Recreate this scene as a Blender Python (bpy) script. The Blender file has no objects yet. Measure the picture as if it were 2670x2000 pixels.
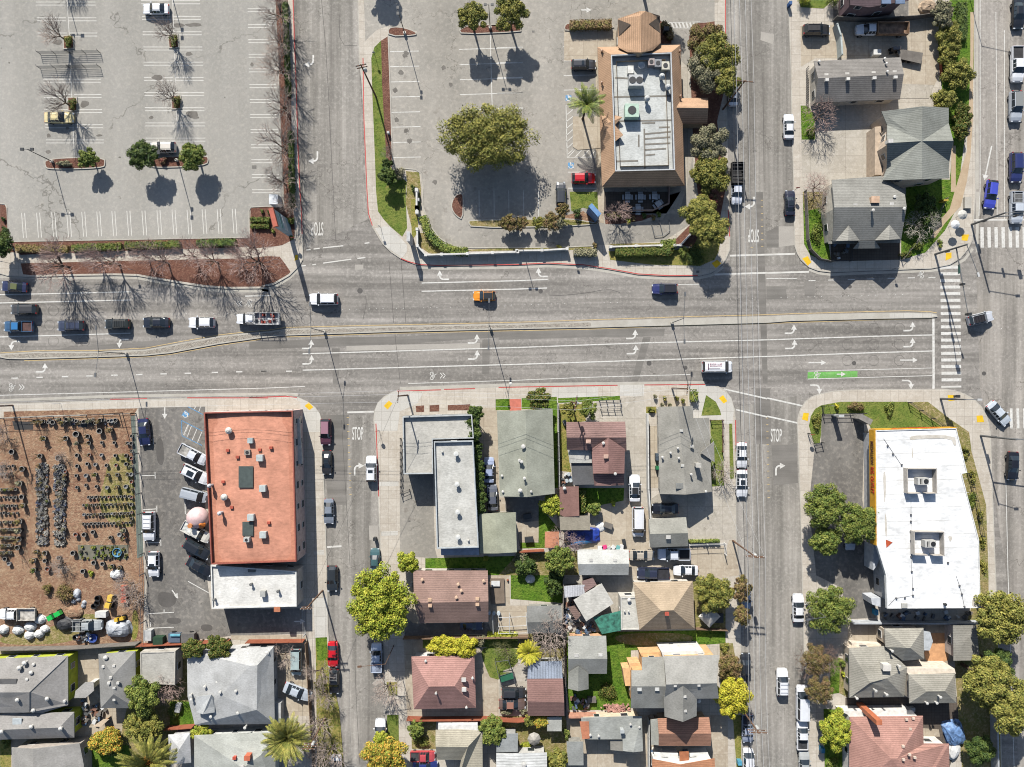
import bpy, math, random
from mathutils import Vector, Matrix
S = bpy.context.scene
# ------------------------------------------------------------------ camera, world, sun, exposure
H = 128.0            # flying height in metres
SC = 0.07            # metres per photo pixel on the ground
cam = bpy.data.cameras.new("camera"); co = bpy.data.objects.new("camera", cam)
S.collection.objects.link(co); S.camera = co
co.location = (0, 0, H); co.rotation_euler = (0, 0, 0)
cam.sensor_fit = 'HORIZONTAL'; cam.angle = 2*math.atan(1335*SC/H); cam.clip_end = 2000
SUN_EL = math.radians(35.0); SH = (0.259, -0.966)      # direction shadows fall (east, north)
w = bpy.data.worlds.new("World"); S.world = w; w.use_nodes = True
nt = w.node_tree; bg = nt.nodes['Background']; sky = nt.nodes.new('ShaderNodeTexSky')
sky.sky_type = 'NISHITA'; sky.sun_disc = False; sky.sun_elevation = SUN_EL
sky.sun_rotation = math.atan2(-SH[0], -SH[1]); sky.altitude = 50
nt.links.new(sky.outputs[0], bg.inputs[0]); bg.inputs[1].default_value = 0.075
sl = bpy.data.lights.new("sun", 'SUN'); sl.energy = 5.0; sl.angle = math.radians(0.5); sl.color = (1, 0.965, 0.9)
so = bpy.data.objects.new("sun", sl); S.collection.objects.link(so)
sd = Vector((SH[0]*math.cos(SUN_EL), SH[1]*math.cos(SUN_EL), -math.sin(SUN_EL)))
so.rotation_euler = sd.to_track_quat('-Z', 'Y').to_euler(); so.location = (-30, 80, 90)
S.view_settings.view_transform = 'Standard'; S.view_settings.look = 'None'
S.view_settings.exposure = 1.27; S.view_settings.gamma = 1
S.render.resolution_x = 1024; S.render.resolution_y = 767
S.cycles.filter_width = 1.05; S.cycles.max_bounces = 5; S.cycles.diffuse_bounces = 2; S.cycles.transparent_max_bounces = 4
# ------------------------------------------------------------------ photo survey -> ground plan
OX = [0, 650, 1300, 1970]; OY = [0, 500, 1000, 1500]
def P(s):
    """survey string 'cr:x,y[,h] ...' -> list of (px, py, h)"""
    out = []; t = None
    for tok in s.split():
        if ':' in tok:
            t, tok = tok.split(':')
            if not tok: continue
        v = [float(q) for q in tok.split(',')]
        if t == 'F': x, y = v[0]*1.2071, v[1]*1.2071
        elif t == 'N': x, y = v[0], v[1]
        else: x, y = OX[int(t[0])]+v[0]/3.16, OY[int(t[1])]+v[1]/3.16
        out.append((x, y, v[2] if len(v) > 2 else None))
    return out
def W(p, h=0.0):
    if len(p) > 2 and p[2] is not None: h = p[2]
    k = SC*(1-h/H)
    return Vector(((p[0]-1335)*k, (1000-p[1])*k, h))
def WP(s, h=0.0): return [W(p, h) for p in P(s)]
def lin(c): c = c/255; return c/12.92 if c <= 0.04045 else ((c+0.055)/1.055)**2.4
def col(c, k=0.42): return tuple(min(0.85, lin(v)*k) for v in c) + (1,)
# ------------------------------------------------------------------ materials
M = {}
def N(nt, t, **kw):
    n = nt.nodes.new(t)
    for k, v in kw.items():
        if k.startswith('i_'): n.inputs[k[2:].replace('_', ' ')].default_value = v
        else: setattr(n, k, v)
    return n
def mixc(nt, a, b, fac, mode='MIX'):
    m = nt.nodes.new('ShaderNodeMix'); m.data_type = 'RGBA'; m.blend_type = mode
    for i, v in ((6, a), (7, b), (0, fac)):
        if hasattr(v, 'is_linked') or hasattr(v, 'links'): nt.links.new(v, m.inputs[i])
        else: m.inputs[i].default_value = v
    return m.outputs[2]
def noise(nt, co_, scale, detail=3, rough=0.55, stretch=None, rot=0):
    if stretch or rot:
        mp = nt.nodes.new('ShaderNodeMapping'); mp.inputs['Scale'].default_value = stretch or (1, 1, 1)
        mp.inputs['Rotation'].default_value = (0, 0, rot)
        nt.links.new(co_, mp.inputs[0]); co_ = mp.outputs[0]
    n = N(nt, 'ShaderNodeTexNoise'); n.inputs['Scale'].default_value = scale
    n.inputs['Detail'].default_value = detail; n.inputs['Roughness'].default_value = rough
    nt.links.new(co_, n.inputs['Vector']); return n.outputs[0]
def ramp(nt, f, a, b):
    r = nt.nodes.new('ShaderNodeMapRange'); r.inputs[1].default_value = a; r.inputs[2].default_value = b
    r.clamp = True; nt.links.new(f, r.inputs[0]); return r.outputs[0]
def base(name, rough=0.85, spec=0.25):
    m = bpy.data.materials.new(name); m.use_nodes = True
    b = m.node_tree.nodes['Principled BSDF']; b.inputs['Roughness'].default_value = rough
    b.inputs['Specular IOR Level'].default_value = spec
    return m, m.node_tree, b
def mat(c, rough=0.6, spec=0.4, metal=0.0, k=0.42, var=0.12, scale=1.5, name=None):
    """paint-like material with a little uneven wear"""
    key = ('p', c, rough, metal, var, k)
    if key in M: return M[key]
    m, nt, b = base(name or 'paint', rough, spec); b.inputs['Metallic'].default_value = metal
    C = col(c, k)
    if var > 0:
        g = nt.nodes.new('ShaderNodeNewGeometry')
        f = ramp(nt, noise(nt, g.outputs['Position'], scale, 4), 0.3, 0.7)
        C2 = tuple(v*(1-var*2) for v in C[:3])+(1,)
        nt.links.new(mixc(nt, C2, tuple(min(.9, v*(1+var)) for v in C[:3])+(1,), f), b.inputs[0])
    else: b.inputs[0].default_value = C
    M[key] = m; return m
def ground(name, cols, scale=0.5, fine=6.0, rough=0.95, streak=None, cracks=0.0, blot=0.0, blotc=(60, 55, 50), joints=None, bump=0.0, k=0.42, rot=0, contrast=1.0, soft=1.0):
    key = ('g', name)
    if key in M: return M[key]
    m, nt, b = base(name, rough, 0.15); g = nt.nodes.new('ShaderNodeNewGeometry'); p = g.outputs['Position']
    lo, hi = 0.5-0.17/contrast, 0.5+0.17/contrast
    c = mixc(nt, col(cols[0], k), col(cols[1], k), ramp(nt, noise(nt, p, scale, 5, 0.6), lo, hi))
    if len(cols) > 2: c = mixc(nt, c, col(cols[2], k), ramp(nt, noise(nt, p, fine*0.35, 4, 0.65), 0.48, 0.68))
    f = ramp(nt, noise(nt, p, fine, 4, 0.7), 0.2, 0.8)
    c = mixc(nt, c, mixc(nt, (0.86, 0.86, 0.86, 1), (1.13, 1.13, 1.13, 1), f), 1.0, 'MULTIPLY')
    if streak:
        s = ramp(nt, noise(nt, p, 1.0, 4, 0.6, streak, rot), 0.35, 0.68)
        lo_, hi_ = 1-0.24*soft, 1+0.26*soft
        c = mixc(nt, c, mixc(nt, (lo_, lo_, lo_*.99, 1), (hi_, hi_, hi_, 1), s), 1.0, 'MULTIPLY')
        s2 = ramp(nt, noise(nt, p, 1.0, 3, 0.5, tuple(v*0.4 for v in streak[:2])+(1,), rot), 0.35, 0.65); l2, h2 = 1-0.2*soft, 1+0.14*soft
        c = mixc(nt, c, mixc(nt, (l2, l2, l2, 1), (h2, h2, h2, 1), s2), 1.0, 'MULTIPLY')
    if cracks:
        v = N(nt, 'ShaderNodeTexVoronoi', feature='DISTANCE_TO_EDGE'); v.inputs['Scale'].default_value = cracks
        d = nt.nodes.new('ShaderNodeVectorMath'); d.operation = 'MULTIPLY_ADD'
        nn = N(nt, 'ShaderNodeTexNoise'); nn.inputs['Scale'].default_value = 0.5; nn.inputs['Detail'].default_value = 5
        nt.links.new(p, nn.inputs['Vector']); nt.links.new(nn.outputs['Color'], d.inputs[0]); d.inputs[1].default_value = (5, 5, 5)
        nt.links.new(p, d.inputs[2]); nt.links.new(d.outputs[0], v.inputs['Vector'])
        cr = ramp(nt, v.outputs['Distance'], 0.0, 0.008)
        gate = ramp(nt, noise(nt, p, 0.11, 2), 0.45, 0.55)
        mm = nt.nodes.new('ShaderNodeMath'); mm.operation = 'MAXIMUM'; nt.links.new(cr, mm.inputs[0]); nt.links.new(gate, mm.inputs[1])
        c = mixc(nt, c, mixc(nt, (0.55, 0.54, 0.53, 1), (1, 1, 1, 1), mm.outputs[0]), 1.0, 'MULTIPLY')
    if blot:
        s = ramp(nt, noise(nt, p, 0.55, 5, 0.6), 0.70-blot*0.1, 0.78)
        c = mixc(nt, c, col(blotc, k), s)
    if joints:
        br = N(nt, 'ShaderNodeTexBrick'); br.offset = 0; br.inputs['Scale'].default_value = 1.0
        br.inputs['Brick Width'].default_value = joints; br.inputs['Row Height'].default_value = joints
        br.inputs['Mortar Size'].default_value = 0.025; br.inputs['Mortar Smooth'].default_value = 0.2
        br.inputs['Color1'].default_value = (1, 1, 1, 1); br.inputs['Color2'].default_value = (0.9, 0.89, 0.88, 1)
        br.inputs['Mortar'].default_value = (0.62, 0.6, 0.58, 1)
        nt.links.new(p, br.inputs['Vector']); c = mixc(nt, c, br.outputs[0], 1.0, 'MULTIPLY')
    nt.links.new(c, b.inputs[0])
    if bump:
        bm_ = nt.nodes.new('ShaderNodeBump'); bm_.inputs['Strength'].default_value = bump; bm_.inputs['Distance'].default_value = 0.3
        nt.links.new(noise(nt, p, fine*0.6, 4, 0.7), bm_.inputs['Height']); nt.links.new(bm_.outputs[0], b.inputs['Normal'])
    M[key] = m; return m
def roofmat(c, course=0.0, var=0.16, rot=0, grain=3.0, name='roofing', stain=0.0):
    key = ('r', c, course, rot, grain, stain)
    if key in M: return M[key]
    m, nt, b = base(name, 0.9, 0.2); g = nt.nodes.new('ShaderNodeNewGeometry'); p = g.outputs['Position']
    C = tuple(min(.85, v*1.12) for v in col(tuple(q*0.86+sum(c)/3*0.14 for q in c))[:3])+(1,)
    f = ramp(nt, noise(nt, p, grain, 4, 0.7, (1, 2.2, 1), rot), 0.3, 0.7)
    cc = mixc(nt, tuple(v*(1-var*1.4) for v in C[:3])+(1,), tuple(min(.85, v*(1+var)) for v in C[:3])+(1,), f)
    big = ramp(nt, noise(nt, p, 0.35, 4, 0.6), 0.3, 0.7)
    cc = mixc(nt, cc, mixc(nt, (0.78, 0.78, 0.77, 1), (1.12, 1.12, 1.12, 1), big), 1.0, 'MULTIPLY')
    if course:
        wv = N(nt, 'ShaderNodeTexWave', bands_direction='Y' if rot == 0 else 'X'); wv.inputs['Scale'].default_value = 1/course/1.0*0.314
        wv.inputs['Distortion'].default_value = 0.6; wv.inputs['Detail'].default_value = 2
        nt.links.new(p, wv.inputs['Vector'])
        cc = mixc(nt, cc, mixc(nt, (0.75, 0.75, 0.75, 1), (1.06, 1.06, 1.06, 1), ramp(nt, wv.outputs[1], 0.05, 0.5)), 1.0, 'MULTIPLY')
    if stain:
        s = ramp(nt, noise(nt, p, 0.6, 5, 0.65), 0.60, 0.72)
        cc = mixc(nt, cc, tuple(v*(1-stain) for v in C[:3])+(1,), s)
    nt.links.new(cc, b.inputs[0]); M[key] = m; return m
def leafmat(c1, c2, c3=None, name='foliage', k=0.42):
    key = ('l', c1, c2, c3)
    if key in M: return M[key]
    m, nt, b = base(name, 0.7, 0.2); g = nt.nodes.new('ShaderNodeNewGeometry')
    f = ramp(nt, noise(nt, g.outputs['Position'], 1.1, 4, 0.65), 0.42, 0.58)
    c = mixc(nt, col(c1, k), col(c2, k), f)
    c = mixc(nt, c, col(c3 or c2, k), ramp(nt, g.outputs['Random Per Island'], 0.55, 1.0))
    c = mixc(nt, c, mixc(nt, (0.7, 0.7, 0.7, 1), (2.0, 1.95, 1.85, 1), g.outputs['Random Per Island']), 1.0, 'MULTIPLY')
    nt.links.new(c, b.inputs[0])
    M[key] = m; return m
GLASS = None
def glass():
    global GLASS
    if GLASS: return GLASS
    m, nt, b = base('window_glass', 0.08, 0.6); b.inputs[0].default_value = (0.012, 0.016, 0.02, 1); GLASS = m; return m
# ------------------------------------------------------------------ object helpers
coll = S.collection
def tag(o, label=None, cat=None, group=None, kind=None):
    if label: o['label'] = label
    if cat: o['category'] = cat
    if group: o['group'] = group
    if kind: o['kind'] = kind
    return o
def empty(name, loc, label, cat, group=None, rz=0):
    o = bpy.data.objects.new(name, None); coll.objects.link(o); o.location = loc; o.rotation_euler = (0, 0, rz)
    o.empty_display_size = 0.3
    return tag(o, label, cat, group)
class MB:
    def __init__(s): s.v = []; s.f = []; s.m = []
    def add(s, vs, fs, mi=0):
        n = len(s.v); s.v += [tuple(v) for v in vs]; s.f += [tuple(n+i for i in f) for f in fs]; s.m += [mi]*len(fs); return s
    def box(s, c, d, rz=0, mi=0):
        cx, cy, cz = c; a, b_, h = d[0]/2, d[1]/2, d[2]/2; r = Matrix.Rotation(rz, 3, 'Z')
        vs = [r @ Vector((x*a, y*b_, z*h)) + Vector(c) for z in (-1, 1) for y in (-1, 1) for x in (-1, 1)]
        return s.add(vs, [(0, 2, 3, 1), (4, 5, 7, 6), (0, 1, 5, 4), (2, 6, 7, 3), (0, 4, 6, 2), (1, 3, 7, 5)], mi)
    def tube(s, p, q, r0, r1=None, n=6, mi=0, cap=True):
        p = Vector(p); q = Vector(q); r1 = r0 if r1 is None else r1; d = (q-p)
        if d.length < 1e-6: return s
        d.normalize(); a = d.orthogonal().normalized(); b_ = d.cross(a)
        vs = []
        for c, r in ((p, r0), (q, r1)):
            for i in range(n):
                t = 2*math.pi*i/n; vs.append(c+a*math.cos(t)*r+b_*math.sin(t)*r)
        fs = [(i, (i+1) % n, n+(i+1) % n, n+i) for i in range(n)]
        if cap: fs += [tuple(range(n-1, -1, -1)), tuple(range(n, 2*n))]
        return s.add(vs, fs, mi)
    def cone(s, c, prof, n=12, mi=0, cap=True):
        vs = []; 
        for r, z in prof:
            for i in range(n):
                t = 2*math.pi*i/n; vs.append((c[0]+r*math.cos(t), c[1]+r*math.sin(t), c[2]+z))
        fs = []
        for j in range(len(prof)-1):
            for i in range(n): fs.append((j*n+i, j*n+(i+1) % n, (j+1)*n+(i+1) % n, (j+1)*n+i))
        if cap: fs.append(tuple((len(prof)-1)*n+i for i in range(n)))
        return s.add(vs, fs, mi)
    def prism(s, pts, z0, z1, mi=0, cap=True):
        n = len(pts); 
        if area(pts) < 0: pts = pts[::-1]
        vs = [(p[0], p[1], z0) for p in pts]+[(p[0], p[1], z1) for p in pts]
        fs = [(i, (i+1) % n, n+(i+1) % n, n+i) for i in range(n)]
        if cap: fs.append(tuple(range(n, 2*n)))
        return s.add(vs, fs, mi)
    def mesh(s, name, off=(0, 0, 0), smooth=False):
        me = bpy.data.meshes.new(name); me.from_pydata([(v[0]-off[0], v[1]-off[1], v[2]-off[2]) for v in s.v], [], s.f)
        if any(s.m): me.polygons.foreach_set('material_index', s.m)
        if smooth: me.polygons.foreach_set('use_smooth', [True]*len(s.f))
        me.update(); return me
    def build(s, name, mats, parent=None, smooth=False, label=None):
        if not isinstance(mats, (list, tuple)): mats = [mats]
        off = parent.location if parent else (0, 0, 0)
        if parent and parent.type == 'MESH': off = (0, 0, 0)
        me = s.mesh(name, off, smooth)
        for m in mats: me.materials.append(m)
        o = bpy.data.objects.new(name, me); coll.objects.link(o)
        if parent: o.parent = parent
        if label: o['label'] = label
        return o
def area(pts): return sum(pts[i][0]*pts[(i+1) % len(pts)][1]-pts[(i+1) % len(pts)][0]*pts[i][1] for i in range(len(pts)))/2
def solo(name, mb, mats, label, cat, group=None, smooth=False, at=None):
    """a one-mesh thing whose origin is its base"""
    xs = [v[0] for v in mb.v]; ys = [v[1] for v in mb.v]; zs = [v[2] for v in mb.v]
    o3 = at or ((min(xs)+max(xs))/2, (min(ys)+max(ys))/2, min(zs))
    if not isinstance(mats, (list, tuple)): mats = [mats]
    me = mb.mesh(name, o3, smooth)
    for m in mats: me.materials.append(m)
    o = bpy.data.objects.new(name, me); coll.objects.link(o); o.location = o3
    return tag(o, label, cat, group)
def smoothp(pts, it=2, closed=True):
    for _ in range(it):
        q = []; n = len(pts)
        rng = range(n) if closed else range(n-1)
        if not closed: q.append(pts[0])
        for i in rng:
            a, b_ = pts[i], pts[(i+1) % n]; q.append(a*0.75+b_*0.25); q.append(a*0.25+b_*0.75)
        if not closed: q.append(pts[-1])
        pts = q
    return pts
ZC = {}
def sheet(name, s, m, z, smooth=0, kind='structure', label=None):
    if z > 0: ZC[z] = ZC.get(z, 0)+1; z = z+0.0003*ZC[z]
    pts = WP(s, z) if isinstance(s, str) else s
    if smooth: pts = smoothp(pts, smooth)
    if area(pts) < 0: pts = pts[::-1]
    mb = MB().add([(p[0], p[1], z) for p in pts], [tuple(range(len(pts)))])
    o = mb.build(name, m); return tag(o, label, kind=kind)
def raised(name, s, m, z0, z1, smooth=0, kind='structure', mats=None):
    pts = WP(s, z1) if isinstance(s, str) else s
    if smooth: pts = smoothp(pts, smooth)
    mb = MB().prism(pts, z0, z1); return tag(mb.build(name, m), kind=kind)
def inset(pts, d):
    n = len(pts); out = []; sg = 1 if area(pts) > 0 else -1
    for i in range(n):
        a, b_, c = Vector(pts[i-1][:2]), Vector(pts[i][:2]), Vector(pts[(i+1) % n][:2])
        e1 = (b_-a); e2 = (c-b_)
        if e1.length < 1e-5 or e2.length < 1e-5: out.append(Vector((b_[0], b_[1], pts[i][2]))); continue
        e1.normalize(); e2.normalize()
        n1 = Vector((-e1.y, e1.x))*sg; n2 = Vector((-e2.y, e2.x))*sg; s_ = n1+n2
        if s_.length < 0.2: s_ = n1
        k = d/max(0.35, s_.length_squared/2)
        q = b_+s_*k*1.0 if s_.length_squared < 0.1 else b_ + s_*(d/max(0.4, (s_.dot(n1))))
        out.append(Vector((q.x, q.y, pts[i][2])))
    return out
def strip_pts(pts, wd):
    """polyline -> two offset sides"""
    L = []; R = []; n = len(pts)
    for i in range(n):
        a = pts[max(0, i-1)]; b_ = pts[min(n-1, i+1)]; d = Vector((b_[0]-a[0], b_[1]-a[1])).normalized()
        nx, ny = -d.y*wd/2, d.x*wd/2; L.append((pts[i][0]+nx, pts[i][1]+ny)); R.append((pts[i][0]-nx, pts[i][1]-ny))
    return L, R
def strip(mb, pts, wd, z, mi=0, dash=None):
    if dash:
        on, off = dash; tot = 0; seg = []
        for i in range(len(pts)-1):
            a, b_ = Vector(pts[i][:2]), Vector(pts[i+1][:2]); L = (b_-a).length; t = 0
            while t < L: strip(mb, [a+(b_-a)*(t/L), a+(b_-a)*(min(L, t+on)/L)], wd, z, mi); t += on+off
        return
    L, R = strip_pts(pts, wd); n = len(pts)
    mb.add([(p[0], p[1], z) for p in L]+[(p[0], p[1], z) for p in R], [(i, n+i, n+i+1, i+1) for i in range(n-1)], mi)
def wallmb(mb, pts, wd, z0, z1, mi=0, closed=False):
    if closed: pts = list(pts)+[pts[0]]
    for i in range(len(pts)-1):
        a, b_ = Vector(pts[i][:2]), Vector(pts[i+1][:2]); d = b_-a; L = d.length
        if L < 1e-4: continue
        c = (a+b_)/2; mb.box((c.x, c.y, (z0+z1)/2), (L+wd*0.98, wd, z1-z0), math.atan2(d.y, d.x), mi)
# ------------------------------------------------------------------ ground, roads, blocks
ASPH = ground('road_asphalt', [(168, 162, 155), (146, 141, 135), (182, 176, 168)], 0.16, 5, streak=(0.025, 0.8, 1), cracks=0.11, blot=0.2, blotc=(112, 108, 104))
ASPH_NS = ground('street_asphalt', [(171, 165, 157), (151, 146, 139), (182, 177, 168)], 0.18, 5, streak=(0.75, 0.025, 1), cracks=0.10, blot=0.3, blotc=(120, 116, 111))
ASPH_E = ground('avenue_asphalt', [(176, 169, 160), (156, 150, 143), (188, 181, 172)], 0.18, 5, streak=(0.75, 0.025, 1), cracks=0.07, blot=0.4, blotc=(118, 112, 106))
LOT = ground('lot_asphalt', [(178, 174, 166), (170, 167, 160), (188, 183, 174)], 0.1, 5, streak=(0.10, 0.012, 1), soft=0.45, cracks=0.04, blot=0.25, blotc=(140, 134, 126))
LOT2 = ground('old_lot_asphalt', [(182, 176, 166), (168, 163, 154), (192, 185, 174)], 0.15, 4, streak=(0.09, 0.02, 1), soft=0.5, cracks=0.10, blot=0.9, blotc=(139, 131, 122))
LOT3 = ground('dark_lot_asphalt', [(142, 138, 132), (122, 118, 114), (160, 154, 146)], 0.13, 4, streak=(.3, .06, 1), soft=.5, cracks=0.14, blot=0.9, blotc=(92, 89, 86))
PATCH = ground('patch_asphalt', [(146, 141, 135), (134, 130, 124)], 0.3, 6, streak=(0.04, 0.8, 1), soft=.6)
PATCHL = ground('light_patch', [(194, 188, 178), (182, 176, 167)], 0.4, 6)
CONC = ground('pavement_concrete', [(220, 211, 197), (208, 198, 183), (226, 218, 205)], 0.25, 5, joints=1.5, blot=0.35, blotc=(165, 155, 142))
CONCW = ground('new_concrete', [(226, 222, 213), (216, 212, 203)], 0.3, 5, joints=1.7)
CONCD = ground('drive_concrete', [(208, 200, 186), (192, 184, 169), (216, 208, 195)], 0.2, 4, joints=3.2, cracks=0.2, blot=0.5, blotc=(150, 141, 128))
CONCT = ground('tan_concrete', [(208, 195, 174), (192, 177, 156), (216, 204, 184)], 0.25, 4, joints=2.6, blot=0.4, blotc=(156, 139, 115))
KERB = ground('kerb_concrete', [(208, 203, 192), (190, 184, 172)], 0.5, 6)
GRASS = ground('grass', [(108, 132, 52), (146, 150, 76), (84, 106, 40)], 0.45, 7, bump=0.6, blot=0.8, blotc=(165, 150, 90))
GRASSB = ground('bright_grass', [(98, 138, 38), (130, 154, 58), (62, 98, 26)], 0.5, 6, bump=0.9, blot=0.5, blotc=(150, 140, 90))
GRASSD = ground('dry_grass', [(146, 146, 70), (178, 160, 96), (102, 122, 44)], 0.4, 7, bump=0.6)
MULCH = ground('bark_mulch', [(140, 98, 82), (118, 80, 68), (162, 122, 102)], 0.5, 9, bump=0.8)
SOIL = ground('bare_soil', [(178, 144, 116), (150, 112, 90), (194, 166, 136)], 0.25, 5, bump=0.7, blot=0.7, blotc=(146, 120, 92))
PATHM = ground('worn_path', [(212, 190, 160), (196, 172, 142)], 0.5, 6)
SOILG = ground('weedy_soil', [(168, 148, 100), (124, 130, 62), (196, 176, 136)], 0.5, 7, bump=0.6)
COB = ground('cobble_concrete', [(206, 198, 184), (182, 172, 158), (150, 140, 128)], 1.2, 9, bump=0.8)
PAVER = ground('brown_pavers', [(118, 108, 98), (104, 94, 86)], 0.5, 8, joints=0.5)
WHITE = ground('white_road_paint', [(244, 242, 236), (228, 225, 217), (204, 200, 192)], 0.8, 7, rough=0.6)
WHITEW = ground('worn_white_paint', [(238, 235, 228), (218, 214, 205)], 1.0, 9, rough=0.7)
YELL = mat((220, 192, 138), 0.7, name='yellow_road_paint'); REDP = mat((206, 74, 66), 0.7, name='red_kerb_paint')
TACT = mat((255, 205, 10), 0.8, name='tactile_yellow'); GREENP = ground('green_lane_paint', [(136, 198, 110), (112, 184, 90), (150, 190, 130)], 0.8, 7, streak=(.1, 1.2, 1), soft=.8); BLUEP = mat((96, 160, 208), 0.7, name='blue_paint')
T = lambda o, k='structure': tag(o, kind=k)
sheet('ground', [Vector((x, y, 0)) for x, y in ((-420, -420), (420, -420), (420, 420), (-420, 420))], SOILG, -0.03)
sheet('road', [Vector((x, y, 0)) for x, y in ((-220, -200), (220, -200), (220, 200), (-220, 200))], ASPH, 0.0)
# side streets, laid as their own sheets
sheet('street', 'N:770,-300 10:890,-600 890,0 10:905,500 930,1000 945,1560 11:960,100 990,220 F:655,540 F:640,560 11:450,450 10:415,1500 385,600 360,0 N:760,-300', ASPH_NS, 0.003)
sheet('street', 'N:1892,-300 N:2060,-300 30:275,0 295,700 315,1560 31:330,420 N:2092,690 N:1905,690 21:1895,380 1890,0 20:1885,1400 1875,0', ASPH_NS, 0.003)
sheet('street', '12:600,260 1030,260 1050,700 1075,1300 1100,1580 13:1130,700 1135,1580 N:1010,2300 N:880,2300 13:700,1580 640,300 12:630,1000 605,500', ASPH_NS, 0.003)
sheet('street', '22:1935,200 N:2090,1030 32:345,330 365,900 385,1500 33:400,600 450,1580 N:2130,2300 N:1950,2300 23:2000,1580 1990,400 22:1960,1280 1950,500', ASPH_NS, 0.003)
sheet('street', '30:1800,0 31:1815,560 32:1850,60 1930,400 1960,900 N:2622,1480 N:2655,2000 N:2660,2300 N:2980,2300 N:2980,-300 N:2536,-300', ASPH_E, 0.003)
# darker resurfaced strips seen across the main road
for s in ('11:0,1240 600,1210 700,1200 1300,1190 2200,1130 2200,1190 1300,1250 0,1300', '21:0,1150 900,1120 1370,1130 1360,1190 700,1200 0,1220', '11:680,1290 745,1290 735,1580 690,1580', '11:1920,1220 1985,1215 1975,1500 1920,1500', '21:1190,1200 1255,1195 1150,1560 1095,1560', '31:0,0 60,0 90,1000 100,1580 60,1580 30,900', '31:400,740 490,740 485,860 405,860', '31:90,780 250,780 260,885 90,885', '31:90,330 190,280 190,460 90,460', '01:600,1280 1460,1215 1465,1260 900,1290 300,1320', '12:600,260 820,260 800,1000 650,1000', '32:0,40 120,40 130,500 5,500', '32:130,510 340,500 350,820 150,840'):
    sheet('road_patch', s, PATCH, 0.006)
for s in ('11:800,1270 1900,1245 1900,1290 800,1310', '11:870,600 940,600 940,640 870,645', '30:45,260 155,285 145,365 40,330', '33:0,0 0,0 0,0' if 0 else '31:190,285 320,285 320,440 195,455', '12:985,1170 1060,1170 1065,1280 990,1290', '13:1010,890 1080,830 1140,860 1040,910'):
    sheet('road_patch', s, PATCHL, 0.007)
# --- blocks, each a raised slab with real kerbs (0.12 m)
B = {}
def block(s, m=CONC, z=0.12):
    pts = WP(s, z); o = raised('pavement', pts, m, -0.02, z)
    mb = MB(); q = pts+[pts[0]]; strip(mb, [Vector((a[0], a[1])) for a in q], 0.16, z+0.003); T(mb.build('kerb', KERB)); return pts
nw = 'N:-300,-300 N:762,-300 10:360,0 370,300 385,700 400,1200 415,1560 11:430,150 440,350 438,560 410,610 330,690 200,765 100,785 01:2212,793 1870,797 1700,785 1500,755 1350,730 1130,690 950,685 560,690 250,700 60,690 0,672 N:-300,690'
block(nw)
nm = 'N:945,-300 10:895,0 905,480 930,700 945,960 965,1560 11:985,200 1020,300 1100,430 1175,500 1250,550 1380,600 1560,610 2212,600 21:400,590 700,605 900,635 1150,680 1400,693 1650,690 1740,670 1800,640 1870,560 1905,480 1905,380 1895,150 1890,0 20:1885,1200 1875,600 1870,0 N:1892,-300'
block(nm)
ne = 'N:2050,-300 30:270,0 290,500 300,1000 315,1560 31:320,300 325,450 345,510 375,560 440,620 520,650 620,662 900,650 1450,630 1600,600 1690,545 1750,470 1785,400 1795,270 1812,0 30:1805,1000 1800,0 N:2538,-300'
block(ne)
sw = 'N:-300,1068 02:0,170 900,140 1545,122 12:0,118 300,105 400,115 480,150 540,195 580,250 600,320 605,500 620,1000 640,1560 13:645,400 680,1000 700,1580 N:890,2300 N:-300,2300'
block(sw)
sm = 'N:1015,2300 13:1140,1580 1135,1100 1115,780 12:1085,1500 1075,1200 1060,900 1045,500 1025,300 1035,220 1060,160 1110,110 1180,70 1260,55 1350,50 2212,25 22:980,12 1700,8 1800,20 1870,60 1915,120 1945,220 1952,330 1952,800 1958,1280 23:1990,200 2000,900 2005,1580 N:1935,2300'
block(sm)
se = 'N:2125,2300 33:450,1580 430,1200 400,600 385,0 32:370,1000 352,500 345,350 350,280 370,210 410,150 460,110 520,88 650,62 800,52 1550,46 1640,58 1720,85 1800,130 1860,190 1905,270 1935,400 1945,700 1960,1100 1975,1500 33:1990,300 2010,900 2030,1580 N:2620,2300'
block(se)
red = MB(); Z = 0.127
for s in ('10:362,0 372,300 387,700 402,1200 417,1560 11:430,150 437,350', '10:938,480 945,960 970,1560 11:983,180 1015,280', '11:1250,550 1310,575 1400,600 1560,608 2212,600 21:400,588 700,603 900,633 1150,678 1400,692 1640,690', '21:1890,150 1902,370', '12:0,118 300,105 395,115', '02:910,130 1215,123', '02:1545,118 2212,119', '12:1045,330 1055,600 1068,930', '12:1240,60 1580,70' if 0 else '12:1220,62 1580,52', '12:1605,48 1860,42', '22:0,32 980,14', '22:1200,12 1700,8', '20:1868,0 1868,400', '22:1950,300 1955,560'):
    strip(red, WP(s), 0.17, Z)
T(red.build('kerb_paint', REDP))
# gutters on the main road
g = MB()
for s in ('01:0,700 560,712 950,706 1130,710 1350,750 1500,776 1700,806 1870,820 2212,816 11:100,808 200,788 330,712 420,625', '11:1380,622 1560,632 2212,622 21:400,612 700,627 900,657 1150,702 1400,715 1650,712 1760,685 1850,620', '02:0,140 900,105 1545,95 12:300,85 400,92', '12:1240,40 2212,8 22:1700,-10', '31:440,640 520,670 620,682 900,670 1450,650 1620,618 1720,560 1790,470', '31:1830,0 1825,500', '30:1822,0 1828,1560'):
    strip(g, WP(s), 0.5, 0.006)
T(g.build('gutter', KERB))
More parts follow.
